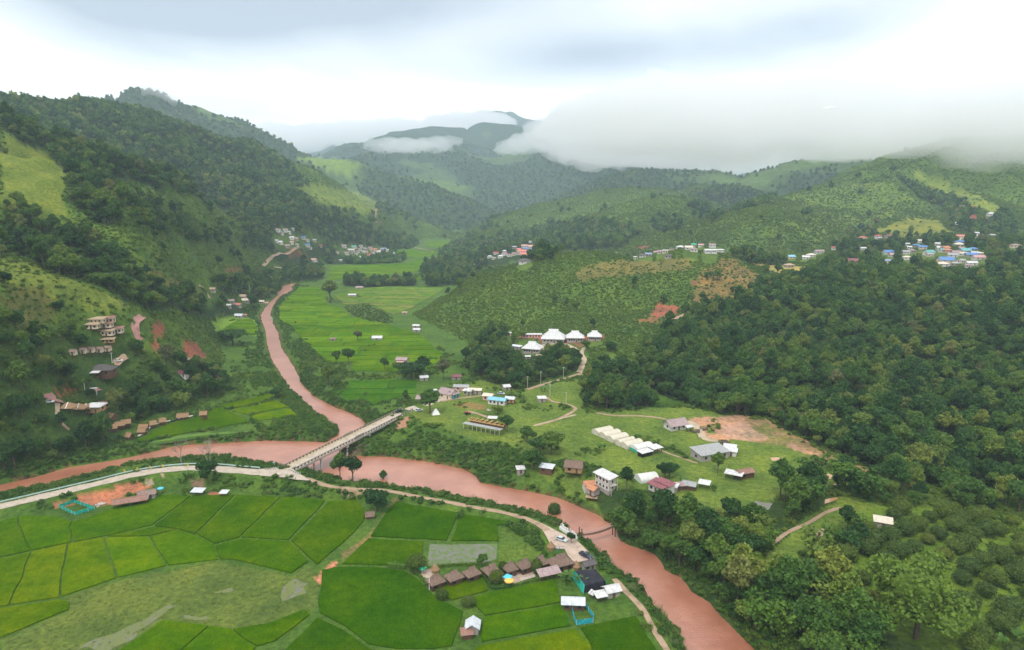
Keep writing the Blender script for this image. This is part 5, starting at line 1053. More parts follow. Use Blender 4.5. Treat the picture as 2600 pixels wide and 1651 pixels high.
# green and black shade-net shelter
p = [Vector(G(*q)) for q in Q('D', [(500, 330), (940, 290), (1160, 540), (720, 640)])]; cc_ = sum(p, Vector()) / 4
t = thing('shade_net_shelter', cc_, 0, 'shade shelter with black net top and bright green net sides', 'shelter'); CLEAR.append((cc_.x, cc_.y, 8))
def sheet(name, quad, mat, parent, sagv=.5, n_=8, jit=.12):
    V_, F_ = [], []
    for i_ in range(n_ + 1):
        for j_ in range(n_ + 1):
            a_, b_ = i_ / n_, j_ / n_; q = (quad[0].lerp(quad[1], a_)).lerp(quad[3].lerp(quad[2], a_), b_); V_.append((q.x, q.y, q.z - sagv * math.sin(math.pi * a_) * math.sin(math.pi * b_) + random.uniform(-jit, jit)))
    F_ = [(i_ * (n_ + 1) + j_, (i_ + 1) * (n_ + 1) + j_, (i_ + 1) * (n_ + 1) + j_ + 1, i_ * (n_ + 1) + j_ + 1) for i_ in range(n_) for j_ in range(n_)]
    o = mesh(name, V_, F_, MATS[mat], parent, True); md = o.modifiers.new('th', 'SOLIDIFY'); md.thickness = .05; return o
up = Vector((0, 0, 2.6)); z0 = Vector((0, 0, .1)); lp = [q - cc_ for q in p]
sheet('net_roof', [q + up for q in lp], 'dark_net', t)
sheet('side_net', [lp[0] + up, lp[3] + up, lp[3] * 1.22 + z0, lp[0] * 1.22 + z0], 'green_net', t, .2); sheet('side_net', [lp[1] + up, lp[2] + up, lp[2] * 1.14 + Vector((0, 0, 1.2)), lp[1] * 1.14 + Vector((0, 0, 1.2))], 'green_net', t, .2); sheet('side_net', [lp[3] + up, lp[2] + up, lp[2] * 1.03 + z0, lp[3] * 1.03 + z0], 'dark_net', t, .1)
for q in lp: mesh('post', *tube(q - Vector((0, 0, .5)), q + up, .07, .07, 6), MATS['timber_wall'], t)
# ------------------------------------------------------------------ buildings near the river
TH = dict(rc='thatch', wc='timber_wall', name='bungalow', cat='bungalow', roof='hip', gablet=True, win=2, ov=.6)
for x_, y_, L_, W_, lb in [(610, 640, 4.0, 3.4, 'thatched timber bungalow at the slim white pole, nearest the stack hut'), (1040, 540, 4.2, 3.5, 'thatched timber bungalow in the middle of the hedged row of three'), (1460, 455, 4.0, 3.3, 'thatched timber bungalow of the row of three, next to the lane')]: house('B', x_, y_, L_, W_, 2.3, 35, label=lb, rise=1.8, **TH)
house('B', 1930, 400, 3.8, 5.0, 2.4, 33, label='large thatched bungalow beside the lane and the round dark tree', rise=2.1, **TH)
for x_, y_, L_, W_, lb in [(140, 430, 3.1, 3.1, 'thatched bungalow behind the blue parasol'), (480, 360, 3.5, 3.4, 'thatched bungalow at the head of the paved patio'), (850, 290, 3.5, 3.4, 'thatched bungalow next to the big thatched hall')]: house('C', x_, y_, L_, W_, 2.4, 30, label=lb, rise=1.9, **TH)
house('C', 1320, 270, 6.6, 4.8, 2.5, 24, label='biggest thatched hall beside the plaza with a white dish on its roof', rise=2.4, **{**TH, 'win': 4, 'cat': 'hall', 'name': 'thatched_hall'})
house('C', 1050, 570, 6.6, 2.4, 2.1, 22, 'shed', 'roof_plumgrey', 'timber_wall', 'long low pavilion with a pale brown roof beside the patio', 'pavilion', 'pavilion', rise=.9, open_=True, posts=5)
house('C', 1980, 340, 4.0, 2.6, 2.0, 25, 'gable', 'roof_dark', 'block_wall', 'small dark-roofed kiosk at the foot of the plaza', 'kiosk', 'kiosk', win=2)
house('D', 1300, 520, 4.2, 3.4, 2.2, 20, 'gable', 'roof_white', 'block_wall', 'white-roofed shed beside the shade-net shelter and the track', 'shed', 'shed', win=1, rise=.9); house('D', 1060, 670, 2.8, 2.2, 1.8, 18, 'shed', 'roof_white', 'block_wall', 'small white lean-to in front of the shade-net shelter', 'shed', 'shed', open_=True); house('D', 880, 640, 1.6, .7, 1.2, 60, 'shed', 'roof_white', 'block_wall', 'tiny white roof sheet leaning beside the shade-net shelter', 'shed', 'shed', open_=True)
house('D', 470, 780, 6.2, 3.4, 2.2, -4, 'gable', 'roof_tin', 'timber_wall', 'patched tin-roofed shed at the end of the blue-green net fence', 'shed', 'shed', rise=1.0, win=3)
house('g', 925, 1060, 3.6, 3.4, 2.1, 88, 'gable', 'roof_tin', 'block_wall', 'pale tin gabled field shed on the bund between paddies', 'shed', 'shed', rise=1.1, win=1); house('g', 885, 1122, 2.6, 2.0, 1.6, 10, 'shed', 'roof_rust', 'timber_wall', 'rusty lean-to in front of the pale tin field shed', 'shed', 'shed', win=1)
house('g', 200, 288, 2.6, 2.0, 1.5, 10, 'gable', 'thatch', 'timber_wall', 'little thatched field hut beside the dark bush', 'hut', 'field_hut', win=1, rise=1.0)
# left bank: tin shed and field tables
house('m', 1010, 660, 11.5, 3.6, 2.2, 24, 'gable', 'roof_rust', 'timber_wall', 'long rusty tin-roofed shed on the red earth yard', 'shed', 'shed', win=4, rise=1.1, open_=True, posts=5); house('m', 1220, 570, 6.0, 3.6, 2.5, 20, 'gable', 'roof_brown', 'block_wall', 'mottled brown roof at the uphill end of the long rusty shed', 'shed', 'shed', win=2, rise=1.0); house('m', 1130, 655, 5.2, 2.2, 1.9, 20, 'shed', 'roof_white', 'block_wall', 'whitish tin lean-to along the front of the rusty shed', 'shed', 'shed', win=1, open_=True)
house('m', 1845, 555, 4.2, 2.6, 1.8, -4, 'shed', 'roof_tin', 'block_wall', 'striped tin-roofed field shelter beside the paddies', 'shelter', 'field_shelter', open_=True, rise=.5); house('m', 2163, 575, 2.4, 2.0, 1.6, -4, 'shed', 'roof_tin', 'block_wall', 'smallest square tin shelter on the paddy edge', 'shelter', 'field_shelter', open_=True, rise=.4)
# left bank resort by the paddies
ST = dict(rc='straw_thatch', wc='timber_wall', name='hut', cat='hut', roof='gable', win=1)
for x_, y_, L_, W_, rt, sl, lb, kw in [(2010, 350, 3.8, 3.4, 10, 2.2, 'straw-roofed lookout hut on tall posts hung with blue cloth', {}), (1520, 400, 6.6, 2.6, 14, .6, 'long low straw-roofed pavilion beside the boardwalk', dict(open_=True, posts=4)), (1040, 515, 3.2, 3.2, 30, .8, 'small straw hut with a white wall above the boardwalk bend', dict(gablet=True)), (815, 580, 3.2, 3.2, 35, .8, 'rosy straw hut beside the boardwalk', dict(gablet=True)), (600, 660, 4.6, 3.2, 5, .8, 'upper of two straw huts at the bend of the boardwalk', {}), (560, 745, 4.0, 2.8, 5, .6, 'lower of two straw huts at the bend of the boardwalk', {}), (260, 860, 3.4, 2.8, -20, .4, 'half hidden straw hut at the end of the boardwalk', {})]: house('l', x_, y_, L_ * .82, W_ * .82, 1.8, rt, label=lb, stilt=sl, rise=1.35, **{**ST, **kw})
for x_, y_, L_, W_, rt, lb in [(1560, 820, 4.4, 3.2, 30, 'lowest of three stepped straw roofs above the boardwalk'), (1720, 760, 4.4, 3.2, 30, 'middle of three stepped straw roofs above the boardwalk'), (1840, 720, 4.4, 3.2, 30, 'highest of three stepped straw roofs above the boardwalk'), (1550, 590, 4.0, 3.4, -25, 'straw hut below the white-roofed pavilion')]: house('k', x_, y_, L_ * .85, W_ * .85, 1.8, rt, label=lb, stilt=.8, rise=1.4, **ST)
for x_, y_, rr, lb in [(670, 390, 3.2, 'straw pyramid roof with a white ridge strip beside the wheel track'), (890, 415, 3.0, 'middle straw pyramid roof with a white ridge strip'), (1040, 415, 2.4, 'straw pyramid roof joined to the white-roofed pavilion')]: tp = house('k', x_, y_, rr * 1.7, rr * 1.5, 2.2, 6, 'hip', 'straw_thatch', 'timber_wall', lb, 'pavilion', 'pavilion', rise=2.3, ov=.7, open_=True); yy = -rr * .75 - .72; mesh('ridge_strip', [(-.22, 0, 4.62), (.22, 0, 4.62), (.22, yy, 2.3), (-.22, yy, 2.3), (-.22, 0, 4.52), (.22, 0, 4.52), (.22, yy, 2.2), (-.22, yy, 2.2)], [(3, 2, 1, 0), (4, 5, 6, 7), (0, 1, 5, 4), (2, 3, 7, 6), (0, 4, 7, 3), (1, 2, 6, 5)], MATS['white_paint'], [c_ for c_ in tp.children if c_.name.startswith('roof')][0])
house('k', 1210, 370, 7.4, 6.4, 3.2, 4, 'hip', 'roof_white', 'bamboo_wall', 'large white-roofed pavilion on stilts above the hillside trees', 'pavilion', 'pavilion', rise=1.5, ov=.8, stilt=2.6); house('k', 1380, 340, 3.6, 4.4, 2.6, 4, 'gable', 'thatch', 'bamboo_wall', 'brown thatched annex behind the white-roofed pavilion', 'annex', 'annex', rise=1.2, stilt=1.0)
bw = [Vector(G(*p)) for p in Q('l', [(230, 1000), (450, 940), (620, 850), (720, 740), (770, 670), (900, 640), (1160, 580), (1400, 520), (1850, 430)])]; t = thing('boardwalk', bw[4], 0, 'curving pale boardwalk along the edge of the rice fields', 'boardwalk')
for a_, b_ in zip(bw[:-1], bw[1:]):
    L_ = (b_ - a_).length; n_ = max(2, int(L_ / 1.0)); d = (b_ - a_).normalized(); an = math.atan2(d.y, d.x)
    for q in range(n_): pp = a_.lerp(b_, (q + .5) / n_) - bw[4]; o = mesh('plank', *boxv(-L_ / n_ * .47, L_ / n_ * .47, -.8, .8, .55, .63), MATS['concrete'], t, loc=(pp.x, pp.y, gz(pp.x + bw[4].x, pp.y + bw[4].y) - bw[4].z + .1), rz=an)
    pp = a_ - bw[4]; mesh('support', *boxv(-.08, .08, -.5, .5, -.6, .6), MATS['timber_wall'], t, loc=(pp.x, pp.y, gz(a_.x, a_.y) - bw[4].z), rz=an)
# hillside resort
for k_, (x_, y_, L_, W_, h_, rt, lb) in enumerate([(740, 240, 9, 6, 3.0, 4, 'tan flat-roofed lodge beside the highest of the terraced lodges'), (980, 220, 7.5, 5, 3.2, 8, 'highest flat-roofed lodge of the hillside terraces'), (630, 355, 8.5, 5, 3.0, 4, 'flat-roofed lodge stepped below the upper lodge, by the forest edge'), (910, 330, 9, 5, 3.0, 6, 'long flat-roofed lodge in the middle of the terraces'), (960, 490, 8, 5, 3.4, 4, 'lowest white-walled lodge on an ochre base'), (1170, 440, 7, 5, 3.4, 8, 'tan-roofed lodge with a dark blue doorway at the end of the terraces'), (960, 680, 8.5, 3, 2.4, 8, 'long low red-brown hut below the terraced lodges')]):
    house('j', x_, y_, L_ * .8, W_ * .75, h_ * .85, rt, 'shed', 'roof_rust' if k_ % 2 else 'roof_tan', 'cream_wall' if h_ > 2.5 else 'bamboo_wall', lb, 'lodge', 'lodge', rise=.7, ov=.7, stilt=1.2, win=3)
for x_, y_ in [(220, 935), (435, 900), (610, 880), (795, 880), (970, 855)]: house('j', x_, y_, 2.8, 2.6, 2.1, 4, 'gable', 'roof_brown', 'cream_wall', 'small square cabin with a brown roof, one of a row of five on the slope', 'cabin', 'cabin', rise=.9, ov=.4, stilt=1.0, win=1, group='row of five hillside cabins')
house('j', 840, 1290, 12, 8, 3.0, 6, 'hip', 'roof_dark', 'timber_wall', 'dark thatched hall with white awnings on the wooded slope', 'hall', 'hall', rise=2.6, win=3); house('j', 690, 1400, 4, 3, 2.2, 10, 'shed', 'roof_white', 'bamboo_wall', 'white awning shelter below the dark thatched hall', 'shelter', 'shelter', open_=True, stilt=.5)
house('c', 1285, 1232, 6, 4, 2.4, 0, 'gable', 'roof_maroon', 'white_wall', 'maroon-roofed hut with a pale sheet in the trees', 'hut', 'hut'); house('c', 1305, 1140, 5, 4, 2.2, 10, 'hip', 'roof_brown', 'timber_wall', 'small brown hut beside the red bare slope', 'hut', 'hut', win=1)
# centre: houses by the bridge
house('n', 600, 220, 9, 6.5, 3.2, -32, 'gable', 'roof_plumgrey', 'cream_wall', 'brown-roofed house with a teal gable front near the bridge', 'house', 'house', rise=2.4); house('n', 690, 240, 5.5, 4.5, 3.0, 55, 'gable', 'roof_plumgrey', 'teal_paint', 'teal-fronted gabled wing of the brown-roofed house', 'house', 'house', rise=1.8, win=2)
house('n', 130, 330, 4.5, 3.4, 3.2, -10, 'gable', 'roof_plumgrey', 'bamboo_wall', 'little gatehouse roof beside the road at the bridge end', 'gatehouse', 'gatehouse', rise=1.3, open_=True); house('n', 960, 205, 5, 4, 2.6, -25, 'gable', 'roof_white', 'block_wall', 'white-roofed shed beside a banana clump', 'shed', 'shed', rise=.7); house('n', 1070, 190, 8, 3.6, 2.6, -8, 'gable', 'roof_cream', 'block_wall', 'long cream-roofed shed next to the white-roofed one', 'shed', 'shed', rise=.7)
house('n', 840, 130, 9, 5, 2.4, -8, 'gable', 'roof_grey', 'pink_wall', 'grey solar-panelled roof behind the roadside houses', 'house', 'house', rise=.8); house('n', 345, 220, 4, 3, 2.2, 20, 'shed', 'roof_white', 'block_wall', 'small white roof behind the big tree', 'shed', 'shed', win=1)
house('n', 1470, 355, 10, 5, 2.8, -20, 'gable', 'roof_skyblue', 'white_wall', 'turquoise-roofed long house above the meadow', 'house', 'house', rise=.9, win=4); house('n', 1310, 285, 5.5, 4.5, 2.8, -20, 'gable', 'roof_cream', 'pink_wall', 'cream-roofed annex of the turquoise-roofed house', 'annex', 'annex', rise=.9); house('n', 1690, 340, 5, 4, 2.4, -15, 'gable', 'roof_tin', 'bamboo_wall', 'grey-roofed hut beside the turquoise-roofed house', 'hut', 'hut', rise=.8, stilt=.6); house('n', 1620, 130, 4, 3.4, 2.2, 20, 'gable', 'roof_white', 'block_wall', 'heap-like white shed at the foot of the wooded knoll', 'shed', 'shed', win=1); house('n', 2240, 340, 4.2, 3.4, 2.2, 5, 'shed', 'roof_white', 'block_wall', 'small white hut beside the farm track', 'hut', 'hut', win=1)
p = G(*Q('n', [(390, 630)])[0]); t = thing('tent', p, .3, 'white pointed tent below the big tree by the bridge', 'tent'); mesh('canvas', [(-2.1, -1.9, 0), (2.1, -1.9, 0), (2.1, 1.9, 0), (-2.1, 1.9, 0), (-.5, 0, 3.1), (.5, 0, 3.1)], [(0, 1, 5, 4), (1, 2, 5), (2, 3, 4, 5), (3, 0, 4), (3, 2, 1, 0)], MATS['white_paint'], t); CLEAR.append((p[0], p[1], 3))
# open timber platform under construction
pa, pb = Vector(G(*Q('n', [(880, 775)])[0], 3.0)), Vector(G(*Q('n', [(1540, 900)])[0], 3.0)); d = pb - pa; L_ = d.length; t = thing('stilt_platform', (pa + pb) / 2, math.atan2(d.y, d.x), 'long stilted platform with a grey deck and bare yellow roof battens', 'platform'); CLEAR.append((*((pa + pb) / 2)[:2], 9)); zt = 3.0
mesh('deck', *boxv(-L_ / 2, L_ / 2, -1.6, 1.6, zt - .2, zt), MATS['roof_grey'], t); mesh('wall', *boxv(-L_ / 2 + 1, L_ / 2 - .3, 4.4, 4.6, zt - 1.5, zt + 1.2), MATS['timber_wall'], t)
for k in range(9): mesh('post', *tube((-L_ / 2 + .6 + k * (L_ - 1.2) / 8, -1.3, -3.5), (-L_ / 2 + .6 + k * (L_ - 1.2) / 8, -1.3, zt), .12, .12, 6), MATS['concrete'], t)
for k in range(15): mesh('batten', *boxv(-.12, .12, 1.9, 6.4, zt + 1.2, zt + 1.45), MATS['lumber'], t, loc=(-L_ / 2 + 1.2 + k * (L_ - 2) / 14, 0, 0), rz=.1 * math.sin(k * 3))
mesh('beam', *boxv(-L_ / 2 + .8, L_ / 2, 1.9, 2.1, zt + .9, zt + 1.2), MATS['lumber'], t)
house('n', 1380, 690, 4, 2.4, 2.0, -8, 'shed', 'roof_white', 'block_wall', 'white-roofed site hut behind the stilted platform', 'hut', 'hut', open_=True, rise=.3)
# school
for x_, y_, L_, W_, h_, rt, lb in [(1080, 250, 17, 14, 3.4, -8, 'largest white hip-roofed school hall on red earth'), (1550, 255, 12.5, 10, 3.4, -3, 'white hip-roofed school hall in the middle of the row'), (1975, 240, 9.5, 8.5, 3.2, -6, 'smallest white hip-roofed school hall at the end of the row'), (620, 490, 13, 10, 3.4, -18, 'white hip-roofed hall at the start of the school drive')]:
    house('F', x_, y_, L_, W_, h_, rt, 'hip', 'roof_white', 'block_wall', lb, 'school hall', 'school_hall', rise=W_ * .42, ov=1.0, win=6, gablet=True)
house('F', 600, 245, 16, 3, 2.6, 0, 'shed', 'roof_white', 'pink_wall', 'long narrow white-roofed school block on red earth', 'school block', 'school_block', rise=.4, win=6); house('F', 270, 500, 8, 3.4, 2.4, -32, 'shed', 'roof_tin', 'block_wall', 'bluish-white roofed shed among trees beside the school', 'shed', 'shed', win=2); house('F', 110, 215, 3, 3, 2.4, 0, 'shed', 'roof_white', 'pink_wall', 'tiny white block at the edge of the school terrace', 'shed', 'shed', win=1); house('F', 520, 728, 3.4, 1.6, 1.8, 5, 'shed', 'roof_white', 'block_wall', 'small white roof strip in the trees below the school', 'shed', 'shed', win=1); house('F', 620, 970, 6, 2.6, 2, 0, 'shed', 'roof_white', 'block_wall', 'white roof deep in the knoll trees', 'shed', 'shed', win=1)
# greenhouses
def greenhouse(v, x_, y_, L_, W_, rot, label, film='plastic_film', side=None, hh=1.5, z1=1.3):
    p = G(*Q(v, [(x_, y_)])[0], 1.8); t = thing('greenhouse', p, R(rot), label, 'greenhouse', None); CLEAR.append((p[0], p[1], L_ * .55))
    mesh('film_cover', *arch(L_, W_, hh, -.3 if side is None else z1, z1), MATS[film], t, False)
    if side: mesh('side_wall', *boxv(-L_ / 2 + .02, L_ / 2 - .02, -W_ / 2 + .02, W_ / 2 - .02, -.3, z1 + .02), MATS[side], t)
    for k in range(6):
        xx = (k / 5 - .5) * (L_ - .1); V_, F_ = [], []
        for q in range(11):
            a_ = math.pi * q / 10; V_ += [(xx - .05, -(W_ / 2 + .04) * math.cos(a_), z1 + (hh + .04) * math.sin(a_)), (xx + .05, -(W_ / 2 + .04) * math.cos(a_), z1 + (hh + .04) * math.sin(a_))]
            if q: F_.append((2 * q - 2, 2 * q - 1, 2 * q + 1, 2 * q))
        o = mesh('hoop', V_, F_, MATS['cream_wall'], t); md = o.modifiers.new('th', 'SOLIDIFY'); md.thickness = .05; md.offset = 1
    return t
for x_, y_, L_, W_, lb, f_, s_ in [(510, 310, 10, 5.2, 'arched film greenhouse at the uphill end of the row', 'plastic_film', None), (700, 390, 10, 5.2, 'second arched film greenhouse from the uphill end', 'plastic_film', None), (885, 480, 10, 5.2, 'third arched greenhouse, yellowish and patched', 'plastic_film', None), (1085, 580, 9.5, 3.4, 'narrow lower greenhouse between the patched one and its neighbour', 'plastic_film', None), (1250, 640, 10, 4.8, 'yellowish greenhouse beside the green-walled one', 'plastic_film', None), (1500, 720, 10, 5.4, 'greenhouse with bright green net walls', 'clear_film', 'green_net')]: greenhouse('G', x_, y_, L_, W_, 31, lb, f_, s_)
house('G', 1840, 750, 5, 4, 2.4, 31, 'shed', 'roof_white', 'green_net', 'white-roofed net shed beside the green-walled greenhouse', 'shed', 'shed', open_=True, rise=.3); house('G', 1585, 855, 6, 3.2, 2.0, 31, 'shed', 'roof_white', 'black_paint', 'low dark-walled shed in front of the green-walled greenhouse', 'shed', 'shed', win=0, rise=.3)
greenhouse('H', 1460, 385, 8.5, 6.0, 18, 'single white tunnel greenhouse beside the maroon-roofed house', 'clear_film', None, 2.2, .6)
# right bank houses
house('i', 420, 225, 9.5, 6.5, 3.0, 22, 'gable', 'roof_plumgrey', 'white_wall', 'mauve-roofed white-walled farmhouse beside the bare orange ground', 'farmhouse', 'farmhouse', rise=2.0, ov=1.0, win=3)
house('i', 1090, 780, 15, 8, 3.0, 22, 'shed', 'roof_grey', 'block_wall', 'long grey-roofed workshop with a blue end wall', 'workshop', 'workshop', rise=1.2, win=4); house('i', 1480, 715, 5, 4, 2.2, -22, 'shed', 'roof_white', 'block_wall', 'white-roofed shed behind the grey workshop', 'shed', 'shed', win=1); house('i', 1510, 785, 4.4, 3.4, 2.2, -22, 'shed', 'roof_white', 'white_wall', 'small white shed at the corner of the grey workshop', 'shed', 'shed', win=1)
house('i', 690, 330, 3.2, 1.2, 2.4, 25, 'shed', 'roof_white', 'block_wall', 'tilted white panel roof below the farmhouse', 'panel', 'solar_panel_frame', open_=True, posts=2); house('i', 1560, 1230, 6.4, 3.4, 2.4, -30, 'shed', 'roof_white', 'teal_paint', 'white-roofed pen with green sides in the meadow', 'shed', 'shed', open_=True); house('i', 1760, 1180, 7, 4, 2.6, 20, 'gable', 'roof_rust', 'timber_wall', 'striped rusty-roofed barn in the meadow', 'barn', 'barn', rise=.9); house('i', 985, 1415, 3.8, 3.0, 1.8, -25, 'shed', 'roof_white', 'block_wall', 'lone small white roof in the meadow', 'shelter', 'shelter', open_=True, posts=2); house('i', 690, 1420, 5, 3.4, 2.2, -25, 'gable', 'roof_grey', 'timber_wall', 'dark grey hut behind the palm tuft', 'hut', 'hut', win=1); house('i', 490, 1430, 3.6, 3.4, 2.0, 10, 'hip', 'roof_mauve', 'timber_wall', 'small round-looking brown hut beside the maroon-roofed house', 'hut', 'hut', win=1)
house('f', 1225, 1140, 7, 5.5, 2.6, -15, 'gable', 'thatch', 'bamboo_wall', 'brown thatched bamboo house on stilts above the river slope', 'stilt house', 'stilt_house', rise=1.8, stilt=2.4); house('f', 1040, 1160, 5.5, 3.6, 2.2, -20, 'shed', 'roof_tin', 'timber_wall', 'silver-roofed hut in trees above the river', 'hut', 'hut', rise=.5); house('f', 860, 1172, 3, 2.6, 2.0, 10, 'shed', 'roof_white', 'block_wall', 'tiny white-roofed hut on the brushy bank', 'hut', 'hut', win=1)
wp = G(*Q('H', [(620, 480)])[0], 3.2); wh = thing('guesthouse', wp, R(-56), 'three-storey white guesthouse with a long white roof above the river', 'guesthouse'); wh.scale = (.8, .8, .85); CLEAR.append((wp[0], wp[1], 9))
mesh('wall', *boxv(-5.2, 5.2, -2.3, 2.3, -2.5, 6.4), MATS['white_wall'], wh); mesh('plinth', *boxv(-5.25, 5.25, -2.35, 2.35, -2.6, .5), MATS['block_wall'], wh); mesh('floor_band', *boxv(-5.28, 5.28, -2.38, 2.38, 3.3, 3.5), MATS['block_wall'], wh)
for fl in (1.2, 4.2):
    for k in range(4): w_ = mesh('window', *boxv(-.55, .55, -.06, .06, 0, 1.3), MATS['window_glass'], wh, loc=(-3.9 + k * 2.55, -2.32, fl)); mesh('sill', *boxv(-.65, .65, -.12, .1, -.15, -.02), MATS['white_paint'], w_)
    for s in (-1, 1): mesh('window', *boxv(-.06, .06, -.6, .6, 0, 1.3), MATS['window_glass'], wh, loc=(s * 5.22, 0, fl))
mesh('roof', *shedroof(12.2, 6.0, .8, .3, 6.5), MATS['roof_white'], wh); mesh('balcony', *boxv(5.3, 6.9, -2.2, 2.2, 3.2, 3.4), MATS['concrete'], wh)
for s in (-1, 1): mesh('balcony_post', *boxv(6.7, 6.9, s * 2 - .1, s * 2 + .1, -2.5, 6.5), MATS['concrete'], wh)
house('H', 290, 515, 4.6, 3.6, 2.2, 12, 'gable', 'roof_orange', 'white_wall', 'orange-roofed hut beside the guesthouse', 'hut', 'hut', rise=.9, win=1); house('H', 375, 615, 4.0, 3.2, 2.6, -52, 'gable', 'roof_orange', 'block_wall', 'orange-roofed hut on stilts below the guesthouse', 'hut', 'hut', rise=1.0, win=1, stilt=1.5); house('H', 350, 800, 4, 3, 1.0, -20, 'flat', 'roof_tan', 'block_wall', 'flat wooden lookout deck on posts above the river', 'deck', 'lookout_deck', open_=True, posts=2)
house('H', 1720, 550, 7.4, 4.4, 2.8, -54, 'shed', 'roof_maroon', 'white_wall', 'maroon-roofed house with a front porch', 'house', 'house', rise=1.0, ov=.6, win=3); house('H', 1840, 520, 7.4, 2.6, 3.6, -54, 'shed', 'roof_maroon', 'white_wall', 'raised maroon rear roof of the porch house', 'house wing', 'house_wing', rise=.8); house('H', 1970, 570, 4.5, 3, 2.4, -30, 'shed', 'roof_white', 'block_wall', 'white lean-to at the end of the maroon-roofed house', 'shed', 'shed', win=1)
house('h', 1195, 752, 5.4, 4.2, 2.4, -25, 'shed', 'roof_cream', 'block_wall', 'cream-white roofed shed alone in the orchard', 'shed', 'shed', rise=.4, win=1)
# across the river
for v, x_, y_, L_, W_, rt, rc_, lb in [('s', 797, 705, 8, 6, 2, 'white', 'white-roofed field barn alone in the big rice fields'), ('s', 345, 720, 4, 3, 0, 'brown', 'tiny thatched field hut in the big rice fields'), ('s', 1050, 925, 8, 6, -10, 'plumgrey', 'upper brown-grey roof of the farmstead in the rice fields'), ('s', 1060, 965, 9, 4, -14, 'pink', 'lower pinkish roof of the rice-field farmstead'), ('s', 995, 980, 5, 4, 30, 'white', 'white lean-to of the rice-field farmstead'), ('s', 1108, 1018, 4, 3, 0, 'white', 'white shed beside the farmstead trees'), ('s', 1270, 1110, 5, 4, 20, 'white', 'white plastic shelter under a flat-topped tree'), ('s', 1195, 585, 6, 4, -10, 'white', 'upper white roof at the foot of the scrub hill'), ('s', 1200, 625, 6, 4, -6, 'white', 'lower white roof at the foot of the scrub hill'), ('s', 540, 272, 9, 5, 4, 'white', 'white-roofed hut beside bushes in the terraced fields'), ('s', 615, 195, 9, 6, 0, 'plumgrey', 'brown gabled hut against the tree row'), ('s', 1075, 452, 5, 3, 0, 'tan', 'tan hut on the slope above the terraces'), ('s', 1600, 1100, 6, 4, 10, 'maroon', 'dark red hut in the scrub above the roadside houses')]:
    house(v, x_, y_, L_, W_, 2.2, rt, 'gable', 'roof_' + rc_, 'block_wall', lb, 'hut' if L_ < 7 else 'barn', 'field_hut' if L_ < 7 else 'barn', win=1, rise=W_ * .22)
for x_, y_, L_, rc_, lb in [(270, 1055, 11, 'tan', 'long tan roof at the top of the riverside hamlet'), (310, 1105, 11, 'cream', 'cream roof in the middle of the riverside hamlet'), (130, 1115, 8, 'plumgrey', 'brown roof at the forest side of the riverside hamlet'), (220, 1162, 8, 'coral', 'brick-red roof at the foot of the riverside hamlet'), (100, 1172, 6, 'white', 'white roof under the riverside hamlet trees'), (525, 1125, 6, 'cream', 'cream hut on the river bank below the hamlet'), (572, 1145, 7, 'tan', 'tan hut nearest the water below the hamlet'), (235, 1300, 10, 'tin', 'tin-roofed hut at the head of the small paddy'), (300, 1298, 6, 'orange', 'orange roof beside the tin-roofed hut'), (710, 205, 7, 'plumgrey', None)][:9]:
    house('q', x_, y_, L_ * .8, L_ * .55, 2.3, random.uniform(-15, 25), 'gable', 'roof_' + rc_, 'block_wall', lb, 'house', 'house', win=2)
house('c', 1490, 645, 7, 4, 2.4, 5, 'gable', 'roof_tan', 'block_wall', 'tan house beside the bend of the dirt track on the spur', 'house', 'house')
# boat on the upper river
p = at_z(*Q('q', [(655, 1360)])[0], WATER); bo = thing('longboat', (*p, WATER), R(112), 'long white narrow boat moored at the river bend', 'boat')
V_, F_ = [], []
for k in range(9):
    u_ = k / 8 * 2 - 1; w_ = .8 * (1 - u_ * u_ * .85); V_ += [(u_ * 8, -w_, .7 + .5 * u_ * u_), (u_ * 8, -w_ * .6, -.2), (u_ * 8, w_ * .6, -.2), (u_ * 8, w_, .7 + .5 * u_ * u_)]
    if k: c_ = 4 * (k - 1); F_ += [(c_ + q, c_ + q + 1, c_ + q + 5, c_ + q + 4) for q in range(3)]
hl = mesh('hull', V_, F_, MATS['white_paint'], bo); hl.modifiers.new('th', 'SOLIDIFY').thickness = .12
for u_ in (-3, 0, 3): mesh('thwart', *boxv(u_ - .2, u_ + .2, -.6, .6, .45, .52), MATS['timber_wall'], bo)
# heaps and machines lying about
def heap(v, x_, y_, n_, r_, mat, label, name='rubble_heap', part='stone', ln=1.0):
    p = gp_(v, x_, y_); t = thing(name, p, random.uniform(0, 3), label, name.split('_')[-1]); CLEAR.append((p[0], p[1], r_)); rr = random.Random(n_ * 7 + int(x_))
    for k in range(n_):
        q = rr.uniform(.2, .42); o = mesh(part, *boxv(-q * 1.3 * ln, q * 1.3 * ln, -q * .8, q * .8, -q * .6, q * .6), MATS[mat], t, loc=(rr.gauss(0, r_ * .4), rr.gauss(0, r_ * .3), q * .5 + rr.random() * .4)); o.rotation_euler = (rr.uniform(-.5, .5), rr.uniform(-.4, .4), rr.uniform(0, 3))
def gp_(v, x_, y_): return G(*Q(v, [(x_, y_)])[0])
heap('m', 635, 745, 16, 2.2, 'rubble', 'pale heap of sacks and rubble beside the green net fence'); heap('i', 830, 430, 14, 3.2, 'bark', 'pile of dark felled logs beside the pale track', 'log_pile', 'log', 3); heap('i', 990, 390, 14, 2.6, 'bark', 'heap of stumps at the edge of the bare orange ground', 'stump_heap', 'stump', 1.6); heap('i', 1390, 650, 20, 3.4, 'bark', 'jumble of timber behind the grey workshop', 'timber_pile', 'plank', 4); heap('i', 890, 535, 8, 1.6, 'rubble', 'small grey stone heap below the felled logs'); heap('n', 1310, 575, 9, 1.4, 'rubble', 'white stone heap in the upper meadow')
